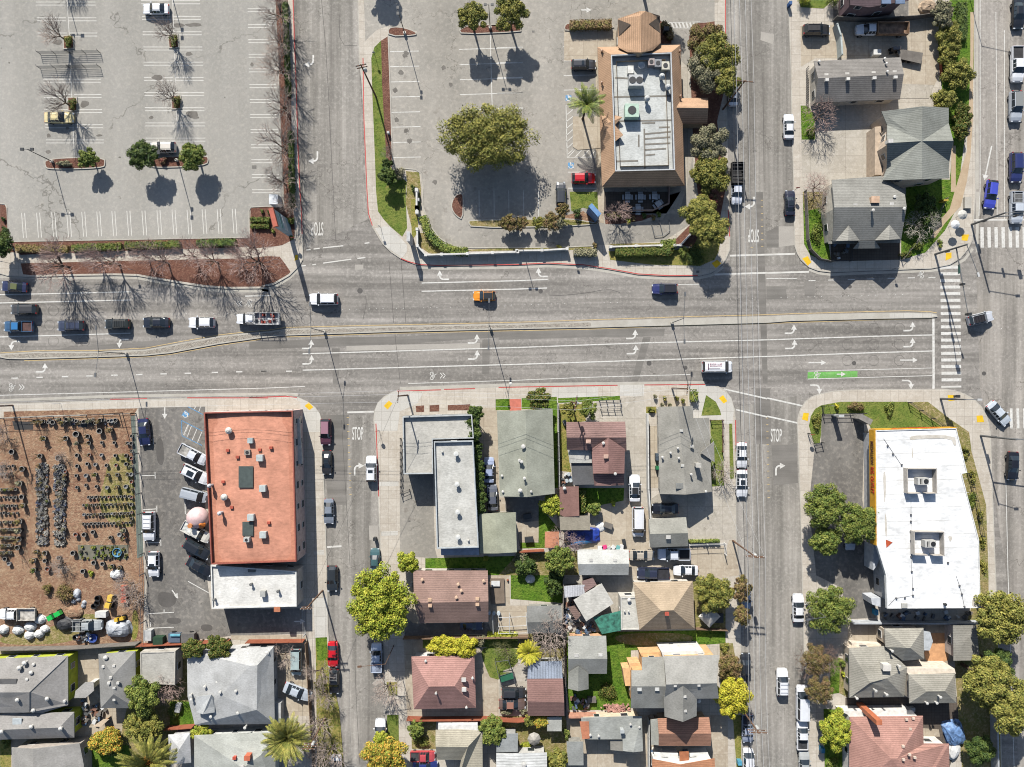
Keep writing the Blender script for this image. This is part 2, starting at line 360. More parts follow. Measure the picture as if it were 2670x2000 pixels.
# --- NW shopping-centre lot
sheet('parking_lot', 'N:-300,-300 10:210,-950 210,0 235,500 255,1100 285,1690 11:285,120 30,122 5,140 01:2050,160 2055,375 75,412 65,130 45,100 0,95 N:-300,530', LOT, 0.128)
sheet('planting_bed', '10:212,-300 218,0 242,500 262,1100 290,1690 11:290,122 40,125 10,140 5,375 0,470 210,450 270,440 370,390 375,300 10:355,1560 345,800 330,300 318,0 318,-300', MULCH, 0.132)
sheet('planting_bed', '01:80,425 120,415 2055,385 2212,380 2212,440 1900,460 800,495 170,520 120,470', MULCH, 0.132)
sheet('planting_bed', '01:170,590 1000,570 2212,545 11:0,545 150,530 250,535 300,600 340,660 320,680 200,750 100,772 01:2212,780 1870,783 1700,770 1500,740 1350,715 1130,677 950,672 560,678 250,686 190,680', MULCH, 0.132)
sheet('planting_bed', '01:0,105 40,110 55,140 65,420 130,500 0,490', MULCH, 0.132)
mb = MB(); strip(mb, WP('01:0,97 45,102 63,130 73,412 2053,377 2053,160 2070,128 2212,122 11:285,120'), 0.18, 0.20); strip(mb, WP('10:212,-300 215,0 238,500 258,1100 285,1690'), 0.18, 0.20)
T(mb.build('kerb', KERB))
def island(s, m=MULCH, sm_=2, z0=0.12, z1=0.27):
    pts = smoothp(WP(s, z1), sm_) if sm_ else WP(s, z1)
    raised('traffic_island', pts, KERB, z0, z1); sheet('planting_bed', inset(pts, 0.18), m, z1+0.004)
island('00:370,1300 860,1290 870,1350 850,1388 400,1400 365,1370'); island('00:1240,1290 1700,1275 1725,1310 1700,1370 1300,1385 1225,1370')
for s in ('00:515,290 605,285 612,400 520,405', '00:553,800 635,798 637,915 557,918', '00:1380,280 1468,278 1475,395 1390,398', '00:1408,785 1490,783 1495,898 1412,902'): island(s, MULCH, 0)
OIL = ground('oil_stain', [(142, 137, 130), (120, 115, 108)], 0.8, 6)
for i, (x, y_, a, b_) in enumerate(((1475, 210, 48, 18), (1600, 208, 70, 18), (1560, 448, 30, 20), (1590, 940, 50, 35), (405, 1120, 20, 18), (400, 1255, 22, 16), (2078, 535, 14, 18), (820, 1118, 30, 10), (1610, 970, 44, 14), (1300, 640, 50, 25), (480, 350, 40, 25), (700, 860, 40, 30), (80, 520, 8, 8), (990, 1298, 12, 8), (1855, 806, 6, 6), (560, 1060, 16, 12), (1250, 970, 20, 14))):
    p = WP('00:%d,%d' % (x, y_))[0]; rr = random.Random(i); sheet('oil_stain', [Vector((p.x+a*.022*math.cos(t*.524)*rr.uniform(.7, 1.2), p.y+b_*.022*math.sin(t*.524)*rr.uniform(.7, 1.2), 0)) for t in range(12)], OIL, 0.1305, 1)
for i, (x, y_) in enumerate(((1292, 440), (1285, 460), (1295, 1080), (1205, 745), (1215, 990), (1320, 1165), (1250, 600), (1600, 560), (1660, 700), (1530, 1500), (1370, 1560))):
    p = WP('10:%d,%d' % (x, y_))[0]; rr = random.Random(i); sheet('oil_stain', [Vector((p.x+.5*math.cos(t*.524)*rr.uniform(.6, 1.2), p.y+.5*math.sin(t*.524)*rr.uniform(.6, 1.2), 0)) for t in range(12)], OIL, 0.1305, 1)
# --- lot of the restaurant
sheet('parking_lot', 'N:958,-300 10:942,-600 945,0 955,340 1000,290 1060,240 1140,215 1380,255 1370,300 1150,305 1175,1380 1285,1395 1370,1400 1420,1440 1440,1560 11:1430,120 1480,260 1560,370 1650,430 1750,455 2212,455 21:600,452 820,440 1100,425 1350,410 1450,350 1560,280 1650,100 1600,0 20:1610,1000 1580,300 1640,190 1780,170 1780,-300', LOT2, 0.128)
sheet('lawn', '10:1085,335 1095,700 1110,1000 1130,1300 1180,1400 1300,1500 1290,1580 11:1290,60 1300,300 1260,370 1160,285 1110,230 1060,160 1045,0 10:1035,1300 1015,800 1005,480 1030,390', GRASS, 0.134, 0, 'stuff')
sheet('planting_bed', '10:1085,335 1140,300 1160,800 1180,1390 1130,1300 1110,1000 1095,700', MULCH, 0.136); sheet('planting_bed', '10:1290,1410 1400,1420 1415,1560 11:1410,150 1340,300 1290,100 10:1300,1500', SOILG, 0.136)
mb = MB(); strip(mb, WP('10:1146,300 1165,800 1182,1385 1290,1392 1370,1398 1415,1430 1432,1560 11:1428,110 1478,260 1560,375 1650,438 1750,462 2212,462 21:600,455 800,445'), 0.2, 0.2); T(mb.build('kerb', KERB))
island('10:1140,225 1230,215 1330,240 1380,265 1375,295 1145,300', MULCH, 1); island('10:1725,245 1745,235 1800,205 2240,190 20:150,195 190,240 185,265 10:1750,285', MULCH, 1)
island('20:535,215 575,180 930,180 960,240 550,262', MULCH, 1); island('11:1665,80 1700,20 1755,8 1768,40 1762,235 1700,200 1662,140', MULCH, 1)
island('11:1797,245 1830,230 2212,225 21:560,212 820,255 820,270 500,290 11:1830,300', SOILG, 1)
sheet('path', '11:1035,300 1110,285 1165,290 1300,440 1300,490 1260,545 1120,450', CONCW, 0.134)
sheet('path', '20:540,250 985,250 985,385 820,390 835,495 540,500', CONCT, 0.134)
sheet('path', '20:612,960 840,960 840,1220 650,1235 612,1210', CONCT, 0.2); sheet('path', '20:800,480 850,480 870,1560 21:870,260 815,250 815,0 20:800,1500', CONCT, 0.136)
sheet('path', '21:860,180 1480,180 1540,0 20:1610,1240 1610,600 1500,500 1500,1580 21:1350,230 1100,260 870,265', CONCD, 0.136)
sheet('lawn', '21:585,0 815,0 820,170 700,130 600,160', GRASS, 0.15, 0, 'stuff')
sheet('patio', '21:870,0 1400,0 1395,110 1260,165 870,165', PAVER, 0.15)
sheet('planting_bed', '21:470,215 700,160 830,265 500,280', SOIL, 0.14); sheet('planting_bed', '21:870,175 1300,190 1180,240 1000,265 880,265', MULCH, 0.14)
sheet('planting_bed', '21:0,465 760,452 780,470 610,480 0,485 11:1830,490 1740,480', SOILG, 0.14); sheet('planting_bed', '21:900,430 1340,420 1330,440 1000,455', SOILG, 0.14)
sheet('lawn', '21:905,490 1440,480 1600,460 1700,250 1850,300 1810,500 1780,560 1660,610 1250,600 1000,570 920,560', GRASSD, 0.15, 0, 'stuff')
sheet('planting_bed', '21:1430,420 1560,290 1700,170 1640,0 20:1600,1100 1570,300 1640,190 1780,180 1790,500 1870,700 1800,1000 1870,1560 21:1810,300 1700,470 1560,450', MULCH, 0.146)
sheet('planting_bed', '20:1610,240 1660,195 1780,175 1780,260', MULCH, 0.15); sheet('planting_bed', '11:1395,340 1480,340 1620,470 1560,520 1480,505 1400,450', SOILG, 0.14)
sheet('lawn', '11:1330,60 1390,60 1390,330 1340,400', GRASSD, 0.142, 0, 'stuff')
sheet('planting_bed', '20:1330,165 1420,250 1425,360 1340,360', MULCH, 0.14)
# --- NE block yards
sheet('yard', '30:370,215 640,205 640,480 490,480 375,550', CONCT, 0.13); sheet('yard', '30:640,150 1500,150 1510,630 1460,730 1190,800 1190,480 640,480', CONCT, 0.13)
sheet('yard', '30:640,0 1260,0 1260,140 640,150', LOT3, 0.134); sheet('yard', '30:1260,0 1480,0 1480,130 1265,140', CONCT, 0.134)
sheet('yard', '30:370,870 1180,820 1460,820 1460,890 1040,900 1040,1480 620,1480 600,1560 390,1560 375,1150', CONCD, 0.13)
sheet('lawn', '30:1640,0 1800,0 1800,560 1690,1400 1700,1560 31:1700,60 1560,320 1400,500 1200,560 1200,400 1240,0 30:1240,1470 1600,1480 1640,1100 1620,500', GRASSB, 0.136, 0, 'stuff')
sheet('path', '30:1770,100 1800,100 1795,560 1790,1000 1770,1300 1740,1500 31:1690,120 1560,260 1480,380 1440,380 1500,260 1600,140 1640,0 30:1740,1250 1765,700', PATHM, 0.14)
sheet('path', '30:1615,1200 1650,1200 1650,1580 1610,1580', PATHM, 0.141)
sheet('lawn', '30:1600,0 1770,0 1770,500 1640,600 1640,1180 1560,1000 1500,300', GRASSB, 0.142, 0, 'stuff')
sheet('lawn', '30:372,870 430,870 490,960 490,1150 380,1150', GRASSB, 0.142, 0, 'stuff')
sheet('lawn', '31:390,20 600,0 600,400 620,560 560,570 450,520 400,430', GRASSB, 0.142, 0, 'stuff'); sheet('planting_bed', '31:390,0 620,0 620,120 400,160', SOILG, 0.146)
sheet('patio', '31:620,400 1190,400 1190,560 620,575', PAVER, 0.15); sheet('lawn', '30:360,0 640,0 560,70 370,60', GRASS, 0.142, 0, 'stuff')
sheet('path', '30:1190,690 1470,700 1430,810 1190,810', CONCD, 0.16)
# --- SW block
sheet('planting_bed', '02:30,232 1135,205 1110,245 400,262 30,280', SOIL, 0.13)
sheet('yard', '02:0,290 1110,250 1165,1300 1190,1560 03:1180,560 850,600 0,600 02:-800,1560 -800,290', SOIL, 0.13)
sheet('lawn', '02:900,600 1090,560 1110,1000 1120,1200 900,1160 800,1000 860,800', SOILG, 0.134, 2, 'stuff'); sheet('lawn', '03:0,490 420,440 700,300 870,350 650,560 0,580', SOILG, 0.134, 2, 'stuff'); sheet('lawn', '03:1090,280 1140,300 1140,500 1080,560', GRASSD, 0.136, 1, 'stuff')
sheet('parking_lot', '02:1140,200 1690,190 1690,1500 03:1740,280 1850,280 2212,280 13:470,270 470,480 03:1900,500 1250,570 1210,200 02:1205,1500 1170,900', LOT3, 0.13)
sheet('path', '03:1900,495 2212,495 13:470,490 480,540 0,540 03:1910,530', CONCT, 0.134)
for s in ('03:1300,130 1440,150 1460,230 1380,275 1300,240', '03:1370,350 1490,350 1490,400 1380,400', '03:1650,405 1750,405 1750,460 1660,460', '02:1285,450 1345,450 1355,680 1290,660'): sheet('road_patch', s, ground('oil_patch', [(112, 108, 104), (100, 97, 93)], 0.6, 6), 0.136, 2)
sheet('path', '12:300,95 400,115 480,150 540,195 580,250 595,320 600,400 440,400 430,300 420,150', CONCW, 0.126); sheet('path', '12:530,1380 615,1370 620,1410 535,1410 ', CONCW, 0.127)
sheet('path', '13:530,190 640,180 640,505 540,515', CONCW, 0.127); sheet('lawn', '13:545,515 640,510 650,700 740,1100 780,1580 560,1580', GRASSD, 0.13, 0, 'stuff'); sheet('lawn', '13:545,515 640,510 645,700 560,700', GRASSB, 0.134, 0, 'stuff')
sheet('yard', '13:215,560 470,540 530,800 540,1160 300,1160 220,1000', CONCT, 0.13)
sheet('yard', '03:0,600 1150,600 1150,700 1000,1580 0,1580', CONCT, 0.13); sheet('yard', '03:1150,620 1560,640 1600,1240 1400,1580 1000,1580 1000,1300', SOILG, 0.132)
sheet('lawn', '03:0,1360 90,1360 90,1580 0,1580', GRASSD, 0.136, 0, 'stuff'); sheet('lawn', '03:1400,1040 1580,1040 1600,1240 1400,1240', GRASSB, 0.14, 0, 'stuff'); sheet('lawn', '03:700,1400 1060,1400 1100,1580 700,1580', GRASSB, 0.14, 0, 'stuff')
# --- S middle block
sheet('path', '12:1180,70 1260,55 1430,80 1380,170 1240,230 1220,390 1060,390 1030,310 1035,220 1060,160', CONCW, 0.126); sheet('path', '22:440,35 820,30 820,120 440,120', CONCW, 0.126); sheet('path', '22:1000,10 1200,10 1195,110 1000,100', CONCW, 0.127)
sheet('path', '22:1560,20 1700,12 1800,30 1870,70 1915,120 1940,220 1925,340 1600,280 1600,130', CONCW, 0.126)
for s in ('12:1370,185 1440,180 1440,235 1375,235', '12:1485,180 1565,175 1565,230 1485,232', '12:1635,178 1820,170 1820,220 1635,222'): sheet('planting_bed', s, MULCH, 0.13)
sheet('path', '12:1070,810 1230,808 1230,845 1072,845', CONCW, 0.127); sheet('path', '12:1085,1220 1225,1215 1225,1250 1085,1255', CONCW, 0.127)
sheet('yard', '12:1240,560 1510,740 1530,1360 1550,1440 1240,1420', LOT2, 0.13)
sheet('yard', '12:1900,200 2040,200 2060,940 2110,940 2110,1050 1990,1050 1900,1050', CONCT, 0.13)
sheet('lawn', '12:2030,130 2150,125 2150,220 2030,220', GRASSB, 0.134, 0, 'stuff'); sheet('lawn', '22:190,120 480,110 490,860 455,860 440,220 190,210', GRASSB, 0.134, 0, 'stuff')
sheet('path', '22:90,128 185,125 188,222 93,225', mat((216, 124, 104), 0.8, name='red_path'), 0.14)
sheet('lawn', '22:500,170 700,170 720,310 560,330 560,500 600,730 510,720', GRASSD, 0.136, 0, 'stuff'); sheet('lawn', '22:490,120 1000,100 1000,135 490,160', GRASSB, 0.13, 0, 'stuff')
sheet('driveway', '22:800,140 1200,100 1215,600 1240,1060 1060,1060 1040,310 800,310', CONCD, 0.132)
sheet('yard', '22:480,860 1060,860 1240,1060 1240,1370 700,1370 480,1200', CONCT, 0.13)
sheet('lawn', '22:660,860 1035,860 1030,965 850,1000 700,1080 665,1080', GRASSB, 0.138, 0, 'stuff')
sheet('lawn', '22:1670,265 1690,180 1710,95 1790,150 1825,220 1835,260', GRASS, 0.136, 0, 'stuff'); sheet('lawn', '22:1745,300 1840,300 1850,540 1860,840 1750,850', GRASS, 0.134, 0, 'stuff'); sheet('lawn', '22:1900,330 1925,330 1940,780 1905,790', GRASS, 0.134, 0, 'stuff')
sheet('yard', '22:1210,350 1310,350 1320,860 1240,860', CONCT, 0.134); sheet('planting_bed', '22:1215,190 1300,190 1300,245 1215,245', GRASSD, 0.136); sheet('yard', '22:1320,95 1560,95 1560,190 1320,190', CONCT, 0.134)
sheet('driveway', '22:1245,960 1330,900 1760,900 1955,930 1955,1280 1560,1290 1240,1110', CONCD, 0.136)
sheet('yard', '22:1070,1350 1860,1340 1860,1400 1900,1290 1955,1290 1985,1580 23:1640,50 1100,50 1030,300 1020,50 22:1080,1580', CONCT, 0.13)
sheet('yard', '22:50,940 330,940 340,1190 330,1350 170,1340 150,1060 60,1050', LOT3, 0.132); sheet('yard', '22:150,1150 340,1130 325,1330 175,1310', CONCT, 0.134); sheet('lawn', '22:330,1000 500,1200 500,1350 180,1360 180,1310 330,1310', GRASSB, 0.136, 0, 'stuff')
sheet('lawn', '12:1450,1440 2212,1420 2212,1580 1450,1580', GRASSB, 0.132, 0, 'stuff'); sheet('lawn', '23:100,0 530,0 530,230 100,195', GRASSB, 0.132, 0, 'stuff'); sheet('lawn', '12:2212,1400 22:660,1380 660,1580 0,1580', SOILG, 0.13, 0, 'stuff')
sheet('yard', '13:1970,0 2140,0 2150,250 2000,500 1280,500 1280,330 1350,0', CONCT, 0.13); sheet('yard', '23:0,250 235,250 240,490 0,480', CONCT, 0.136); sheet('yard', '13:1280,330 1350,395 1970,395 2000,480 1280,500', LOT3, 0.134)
sheet('yard', '23:530,0 1110,0 1110,480 530,480', CONCD, 0.13); sheet('lawn', '23:560,470 1870,450 1870,560 1090,620 1090,1110 580,1110 560,900', GRASSB, 0.13, 0, 'stuff'); sheet('yard', '23:900,480 1600,470 1600,570 1050,590', SOILG, 0.134, 2)
sheet('lawn', '23:1600,50 1870,50 1870,450 1620,450', SOILG, 0.134, 0, 'stuff')
sheet('yard', '13:1270,520 1900,500 2212,500 2212,1170 1300,1160', CONCT, 0.13); sheet('lawn', '13:1430,510 2212,500 2212,600 1900,590 1430,600', GRASS, 0.136, 0, 'stuff')
sheet('lawn', '13:1905,610 2000,580 2212,600 23:160,640 160,740 0,800 13:2190,800 2000,880 1930,720', GRASS, 0.14, 1, 'stuff'); sheet('yard', '23:150,480 560,480 560,720 160,720', SOILG, 0.134, 1)
sheet('yard', '23:0,800 240,720 240,1160 0,1160', CONCD, 0.138)
sheet('lawn', '13:1330,1190 1540,1190 1540,1430 1340,1430', SOILG, 0.136, 0, 'stuff'); sheet('yard', '23:0,1160 560,1160 560,1580 0,1580', SOILG, 0.134); sheet('yard', '23:560,1150 1230,1150 1230,1580 560,1580', CONCT, 0.134)
sheet('yard', '23:1230,1150 1890,1150 1890,1580 1230,1580', CONCT, 0.136); sheet('lawn', '23:1930,1150 2000,1150 2000,1580 1960,1580', GRASSD, 0.134, 0, 'stuff'); sheet('lawn', '13:1135,1150 1230,1150 1235,1580 1140,1580', GRASS, 0.134, 0, 'stuff'); sheet('lawn', '13:1130,880 1220,880 1220,990 1150,990', GRASSD, 0.134, 0, 'stuff')
sheet('lawn', '23:1820,560 1930,560 1990,900 1830,900', SOILG, 0.134, 0, 'stuff')
# --- SE block
sheet('lawn', '32:440,350 455,270 490,210 540,180 700,150 1250,150 1420,270 1540,360 950,370 890,245 545,255 540,420 530,490 480,495', GRASS, 0.134, 0, 'stuff')
sheet('parking_lot', '32:545,250 890,245 895,400 880,960 990,1580 33:990,350 780,360 700,100 500,0 32:440,1000 490,500 540,490', LOT3, 0.13)
sheet('path', '32:895,390 960,390 960,1500 890,900', CONCT, 0.15)
sheet('planting_bed', '32:1420,150 1600,290 1760,400 1780,560 1900,1000 1920,1580 33:1920,400 1860,400 32:1840,1290 1700,740 1745,735 1655,370 1540,360 1250,155', SOILG, 0.134)
sheet('lawn', '32:1680,450 1730,480 1770,720 1840,880 1880,1200 1870,1580 1850,1500 1830,1290 1705,760 1745,735', GRASS, 0.138, 0, 'stuff')
sheet('yard', '33:760,390 1800,380 1800,700 1240,760 1240,560 760,600', CONCT, 0.13); sheet('patio', '33:1450,475 1590,475 1590,700 1420,760 1390,640', mat((226, 170, 122), 0.85, name='terracotta_paving'), 0.14)
sheet('lawn', '33:620,670 695,680 690,970 610,980', GRASSB, 0.134, 0, 'stuff'); sheet('planting_bed', '33:690,680 765,700 760,1010 690,970', SOILG, 0.136)
sheet('yard', '33:740,1010 1660,1000 1700,1270 1600,1580 1380,1580 1380,1160 740,1120', PAVER, 0.132); sheet('yard', '33:1380,1260 1510,1270 1520,1330 1385,1330', CONCT, 0.136); sheet('planting_bed', '33:1780,260 1990,300 2010,900 2020,1580 1700,1580 1660,1000 1640,700', SOILG, 0.13)
sheet('planting_bed', '33:560,1100 740,1110 740,1580 570,1580', GRASSB, 0.134)
for s in ('12:455,185 490,155 528,195 495,220', '12:1108,185 1150,140 1180,165 1140,215', '22:1815,120 1850,95 1885,145 1855,165', '32:395,240 440,245 430,310 383,295', '32:1582,95 1640,95 1640,140 1590,145', '32:1820,265 1870,262 1885,318 1825,320', '31:385,550 430,530 460,580 430,610', '31:1568,505 1615,500 1615,545 1565,568', '31:1700,352 1760,352 1745,405 1698,400', '21:1755,590 1800,560 1835,590 1790,630', '11:1100,415 1140,392 1167,425 1140,452', '11:378,520 400,520 400,560 372,568', '12:0,0 0,0 0,0' if 0 else '32:850,395 885,390 885,440 860,450'):
    sheet('tactile_paving', s, TACT, 0.131)
# median with cobbles
med = 'N:-60,944 01:0,1335 300,1318 800,1318 1200,1300 1500,1245 1800,1190 2000,1168 2212,1150 11:300,1130 900,1112 2212,1085 21:770,1065 1500,1042 2212,1025 31:300,1015 900,1000 1250,995 1440,1000 1495,1012 1500,1030 1440,1040 1100,1045 300,1065 21:2212,1080 770,1120 0,1135 11:1200,1155 300,1185 01:2150,1205 1800,1255 1400,1330 1200,1350 900,1360 200,1380 60,1378 0,1365 N:-60,940'
pts = WP(med, 0.15); raised('traffic_median', pts, KERB, -0.02, 0.15); sheet('cobbles', inset(WP('01:0,1335 300,1318 800,1318 1200,1300 1500,1245 1800,1190 2000,1168 2212,1150 11:300,1130 900,1112 2212,1085 21:770,1065 770,1120 0,1135 11:1200,1155 300,1185 01:2150,1205 1800,1255 1400,1330 1200,1350 900,1360 200,1380 60,1378 0,1365', 0.15), 0.25), COB, 0.155)
sheet('pavement', '31:1105,1003 1250,1000 1440,1006 1490,1018 1440,1035 1105,1040', CONCW, 0.156)
y = MB()
for s in ('01:0,1328 300,1310 800,1308 1200,1288 1500,1232 1800,1180 2000,1158 2212,1140 11:300,1118 900,1103 2212,1075 21:770,1055 1500,1030 2212,1013 31:300,1005 900,988 1250,980 1440,988 1495,998', '01:200,1392 900,1372 1200,1360 1400,1342 1800,1268 2150,1216 11:0,1214', '11:300,1197 1200,1166 21:0,1148 770,1132 1500,1105 2212,1087 31:300,1078 1100,1052 1450,1046'): strip(y, WP(s), 0.13, 0.013)
T(y.build('lane_line', YELL))
# --- painted markings
def lines(specs, wd, z, m=WHITE, nm='lane_line', dash=None):
    mb = MB()
    for s in specs: strip(mb, WP(s), wd, z, 0, dash)
    return T(mb.build(nm, m))
lines(['01:-60,850 0,848 500,838 1080,824', '01:-60,918 1075,892', '01:-60,1198 1075,1166', '11:1420,752 2212,733 21:410,722', '11:1420,820 2212,802 21:400,793', '11:440,1335 2212,1283 21:1200,1245 2212,1220 31:1000,1190 1455,1180', '11:440,1470 2212,1422 21:1200,1388 2212,1357 31:1000,1325 1455,1312', '01:2020,860 2212,856 11:180,853'], 0.2, 0.015)
lines(['02:0,97 1100,68 2212,37 12:460,24', '11:1310,1580 2212,1553 21:700,1530 1580,1505', '31:430,1478 1455,1452', '31:430,1543 1455,1515', '30:1980,100 1985,800 1990,1500 31:1990,220', '30:2050,250 2050,1560 31:2050,230', '30:1850,0 1850,1560 31:1840,200', '32:2060,700 2080,1580 33:2100,600 2130,1580', '21:1480,765 1655,762', '31:90,715 340,716'], 0.13, 0.015)
lines(['31:1465,1045 1467,1580 32:1465,45'], 0.42, 0.017); lines(['32:97,120 390,185', '32:97,270 345,325', '22:1855,45 2212,125', '22:1955,215 2212,275'], 0.28, 0.017)
lines(['21:1905,527 2212,518 31:100,518 325,512', '21:1780,682 2212,668 31:100,669 440,660', '12:808,238 1028,232', '32:1530,28 1695,25', '12:640,1348 760,1340', '31:1790,232 2212,230'], 0.33, 0.017, WHITEW)
lines(['11:470,480 505,476', '11:530,472 580,466', '11:608,462 775,445', '11:950,425 990,420', '11:430,612 465,608', '11:520,602 550,598', '11:610,588 840,556', '11:890,550 957,542'], 0.22, 0.015, WHITEW)
mb = MB()
for x in (95, 300, 510, 712, 918, 1122, 1322, 1522, 1745, 1945, 2150): strip(mb, WP('01:%d,%d %d,%d' % (x, 1536-(x-95)*0.028, x+52, 1535-(x-95)*0.028)), 0.22, 0.015)
for x in (95, 303): strip(mb, WP('11:%d,1479 %d,1478' % (x, x+50)), 0.22, 0.015)
for x, yy in ((437, 733), (597, 728), (760, 724), (922, 719), (1088, 714), (1255, 710), (1425, 706)): strip(mb, WP('31:%d,%d %d,%d' % (x, yy, x+57, yy-1)), 0.16, 0.015)
T(mb.build('lane_line', WHITE))
mb = MB()   # zebra crossings
for yy in [622+54.6*i for i in range(18)]: strip(mb, WP('31:%f,%f %f,%f' % (1520+(yy-600)*0.013, yy, 1684+(yy-600)*0.012, yy-1)), 0.55, 0.017)
T(mb.build('crosswalk', WHITE)); mb = MB()
for i in range(8): strip(mb, WP('31:%f,292 %f,460' % (1865+58*i, 1868+58*i)), 0.62, 0.017)
for i in range(4): strip(mb, WP('32:%f,205 %f,370' % (2105+55*i, 2108+55*i)), 0.5, 0.017)
T(mb.build('crosswalk', WHITE))
sheet('bike_lane', '31:430,1486 840,1476 840,1526 428,1540', GREENP, 0.013)
lines(['20:1380,190 1660,183', '20:1400,232 1620,235'], 0.1, 0.135); mb = MB()
for i in range(8): strip(mb, WP('20:%d,190 %d,230' % (1395+30*i, 1410+30*i)), 0.3, 0.135)
T(mb.build('crosswalk', WHITEW))
mb = MB()   # raised reflective dots
for s, n in (('21:2170,70 2172,450', 8), ('32:95,285 108,940', 13), ('12:812,280 835,915', 12), ('21:2085,460 2085,462', 1)):
    p, q = WP(s)
    for i in range(n): c = p.lerp(q, i/max(1, n-1)); sheet('yellow_marker', [Vector((c.x+a, c.y+b_, 0)) for a, b_ in ((-.2, -.06), (.2, -.06), (.2, .06), (-.2, .06))], YELL, 0.0155)
mb = MB()
rr = random.Random(4)
for s in ('11:770,970 2212,940', '21:0,935 1250,905', '31:210,870 1320,845', '01:1200,1010 2212,1000', '21:1850,885 2150,880', '31:1200,1015 1480,1010', '31:1970,1140 2190,1090'):
    p, q = WP(s); n = int((q-p).length/1.2)
    for i in range(n):
        if i % 4 == 3: continue
        c = p+(q-p)*(i/max(1, n)); mb.box((c.x, c.y, 0.02), (0.12, 0.12, 0.03))
T(mb.build('lane_line', WHITE))
# stall lines
def stalls(cr, xs, ys, dx, wd=0.13, z=0.132, m=WHITEW, slope=0.0):
    mb = MB()
    for yy in ys:
        for a, b_ in xs: strip(mb, WP('%s:%f,%f %f,%f' % (cr, a+yy*dx, yy, b_+yy*dx, yy+(b_-a)*slope)), wd, z)
    return T(mb.build('parking_bay_line', m))
dbl = lambda ys: [v for yy in ys for v in (yy, yy+25)]
stalls('00', [(300, 540), (560, 790)], dbl([20, 150, 275]), 0.05); stalls('00', [(325, 560), (575, 800)], dbl([655, 780, 905, 1030, 1155]), 0.05)
stalls('00', [(1165, 1400), (1420, 1650)], dbl([10, 138, 265, 390]), 0.05); stalls('00', [(1170, 1410), (1425, 1660)], dbl([515, 640, 765, 890, 1015, 1140]), 0.03)
stalls('00', [(2040, 2212)], dbl([75, 205, 330, 450, 570, 700, 822, 945, 1070, 1195, 1318, 1440, 1565]), 0.025); stalls('10', [(160, 205)], dbl([70, 190, 320, 440, 570, 697, 820, 945, 1070, 1195, 1318, 1440, 1565]), 0.03)
lines(['00:555,0 575,300 580,500 600,900 615,1285', '00:1425,0 1440,400 1450,700', '00:1455,930 1470,1100'], 0.1, 0.131, WHITEW)
mb = MB()
for i in range(15):
    for d in (0, 25):
        x = 185+123.8*i+d; strip(mb, WP('01:%f,%f %f,%f' % (x-3, 180-0.02*x, x+12, 385-0.02*x)), 0.13, 0.132)
T(mb.build('parking_bay_line', WHITEW))
stalls('10', [(1150, 1388)], [428, 552, 678, 802, 928, 1050, 1176, 1300], 0.022, slope=-0.02, m=WHITE); stalls('10', [(1722, 2240)], [410, 535, 660, 782, 910], 0.02, slope=-0.03, m=WHITE)
stalls('20', [(-10, 200)], [395, 520, 643, 770, 895], 0.0, m=WHITE, slope=-0.02); lines(['10:1985,280 2003,940'], 0.13, 0.133)
stalls('20', [(530, 800)], [385, 505, 625, 745], 0.01, m=WHITE, slope=-0.02); stalls('20', [(555, 800)], [1420, 1552], 0.01, m=WHITE)
mb = MB()
for x in (1893, 2016, 2138, 2260, 2382): strip(mb, WP('11:%d,-10 %d,208' % (x, x+2)), 0.1, 0.132)
T(mb.build('parking_bay_line', WHITE))
lines(['20:555,870 640,868', '20:555,870 565,1300 800,1296', '20:800,1296 800,1240'], 0.13, 0.133)
mb = MB()
for i in range(7): strip(mb, WP('20:%d,%d %d,%d' % (557+i, 950+55*i, 612, 905+55*i)), 0.13, 0.133)
for i in range(4): strip(mb, WP('20:%d,1295 %d,1240' % (575+58*i, 625+58*i)), 0.13, 0.133)
T(mb.build('parking_bay_line', WHITE))
lines(['02:1265,450 1268,500', '02:1170,757 1282,756', '02:1280,728 1282,782', '02:1180,1038 1295,1032', '02:1295,1006 1296,1058', '02:1200,1312 1328,1308', '02:1327,1283 1329,1335', '03:1210,315 1435,303', '03:1355,280 1355,300', '03:1210,435 1435,426', '03:1242,385 1243,425', '03:1552,48 1735,150', '02:1525,940 1530,1070 1570,1100', '33:800,95 802,350', '33:805,310 860,308', '32:580,280 720,278', '32:790,278 850,280', '32:660,330 658,490', '32:785,870 785,985', '13:370,380 415,378', '33:912,100 912,200'], 0.14, 0.136)
lines(['02:1497,303 1503,430 1668,510', '02:1497,303 1672,392', '02:1550,190 1672,255'], 0.12, 0.136, BLUEP); lines(['02:1580,350 1543,445', '02:1625,375 1585,470', '02:1665,400 1625,495', '02:1555,335 1515,425', '02:1615,190 1600,215', '02:1655,190 1640,235'], 0.12, 0.136)
sheet('accessible_sign', '02:1525,220 1562,250 1535,285 1495,262', BLUEP, 0.137); sheet('accessible_sign', '20:572,1340 620,1340 620,1388 572,1388', BLUEP, 0.137); sheet('accessible_sign', '20:552,785 600,785 600,830 552,830', BLUEP, 0.137)
mb = MB()
for c, r in (('02:1530,253', 0.45), ('20:596,1366', 0.42), ('20:576,808', 0.42)):
    p = WP(c)[0]; ring = [Vector((p.x+r*math.cos(t*math.pi/5), p.y-0.12+r*math.sin(t*math.pi/5))) for t in range(-5, 4)]
    strip(mb, ring, 0.14, 0.141); strip(mb, [Vector((p.x-0.1, p.y+0.62)), Vector((p.x-0.05, p.y+0.05)), Vector((p.x+0.3, p.y)), Vector((p.x+0.5, p.y-0.45))], 0.16, 0.142)
T(mb.build('accessible_symbol', WHITE))
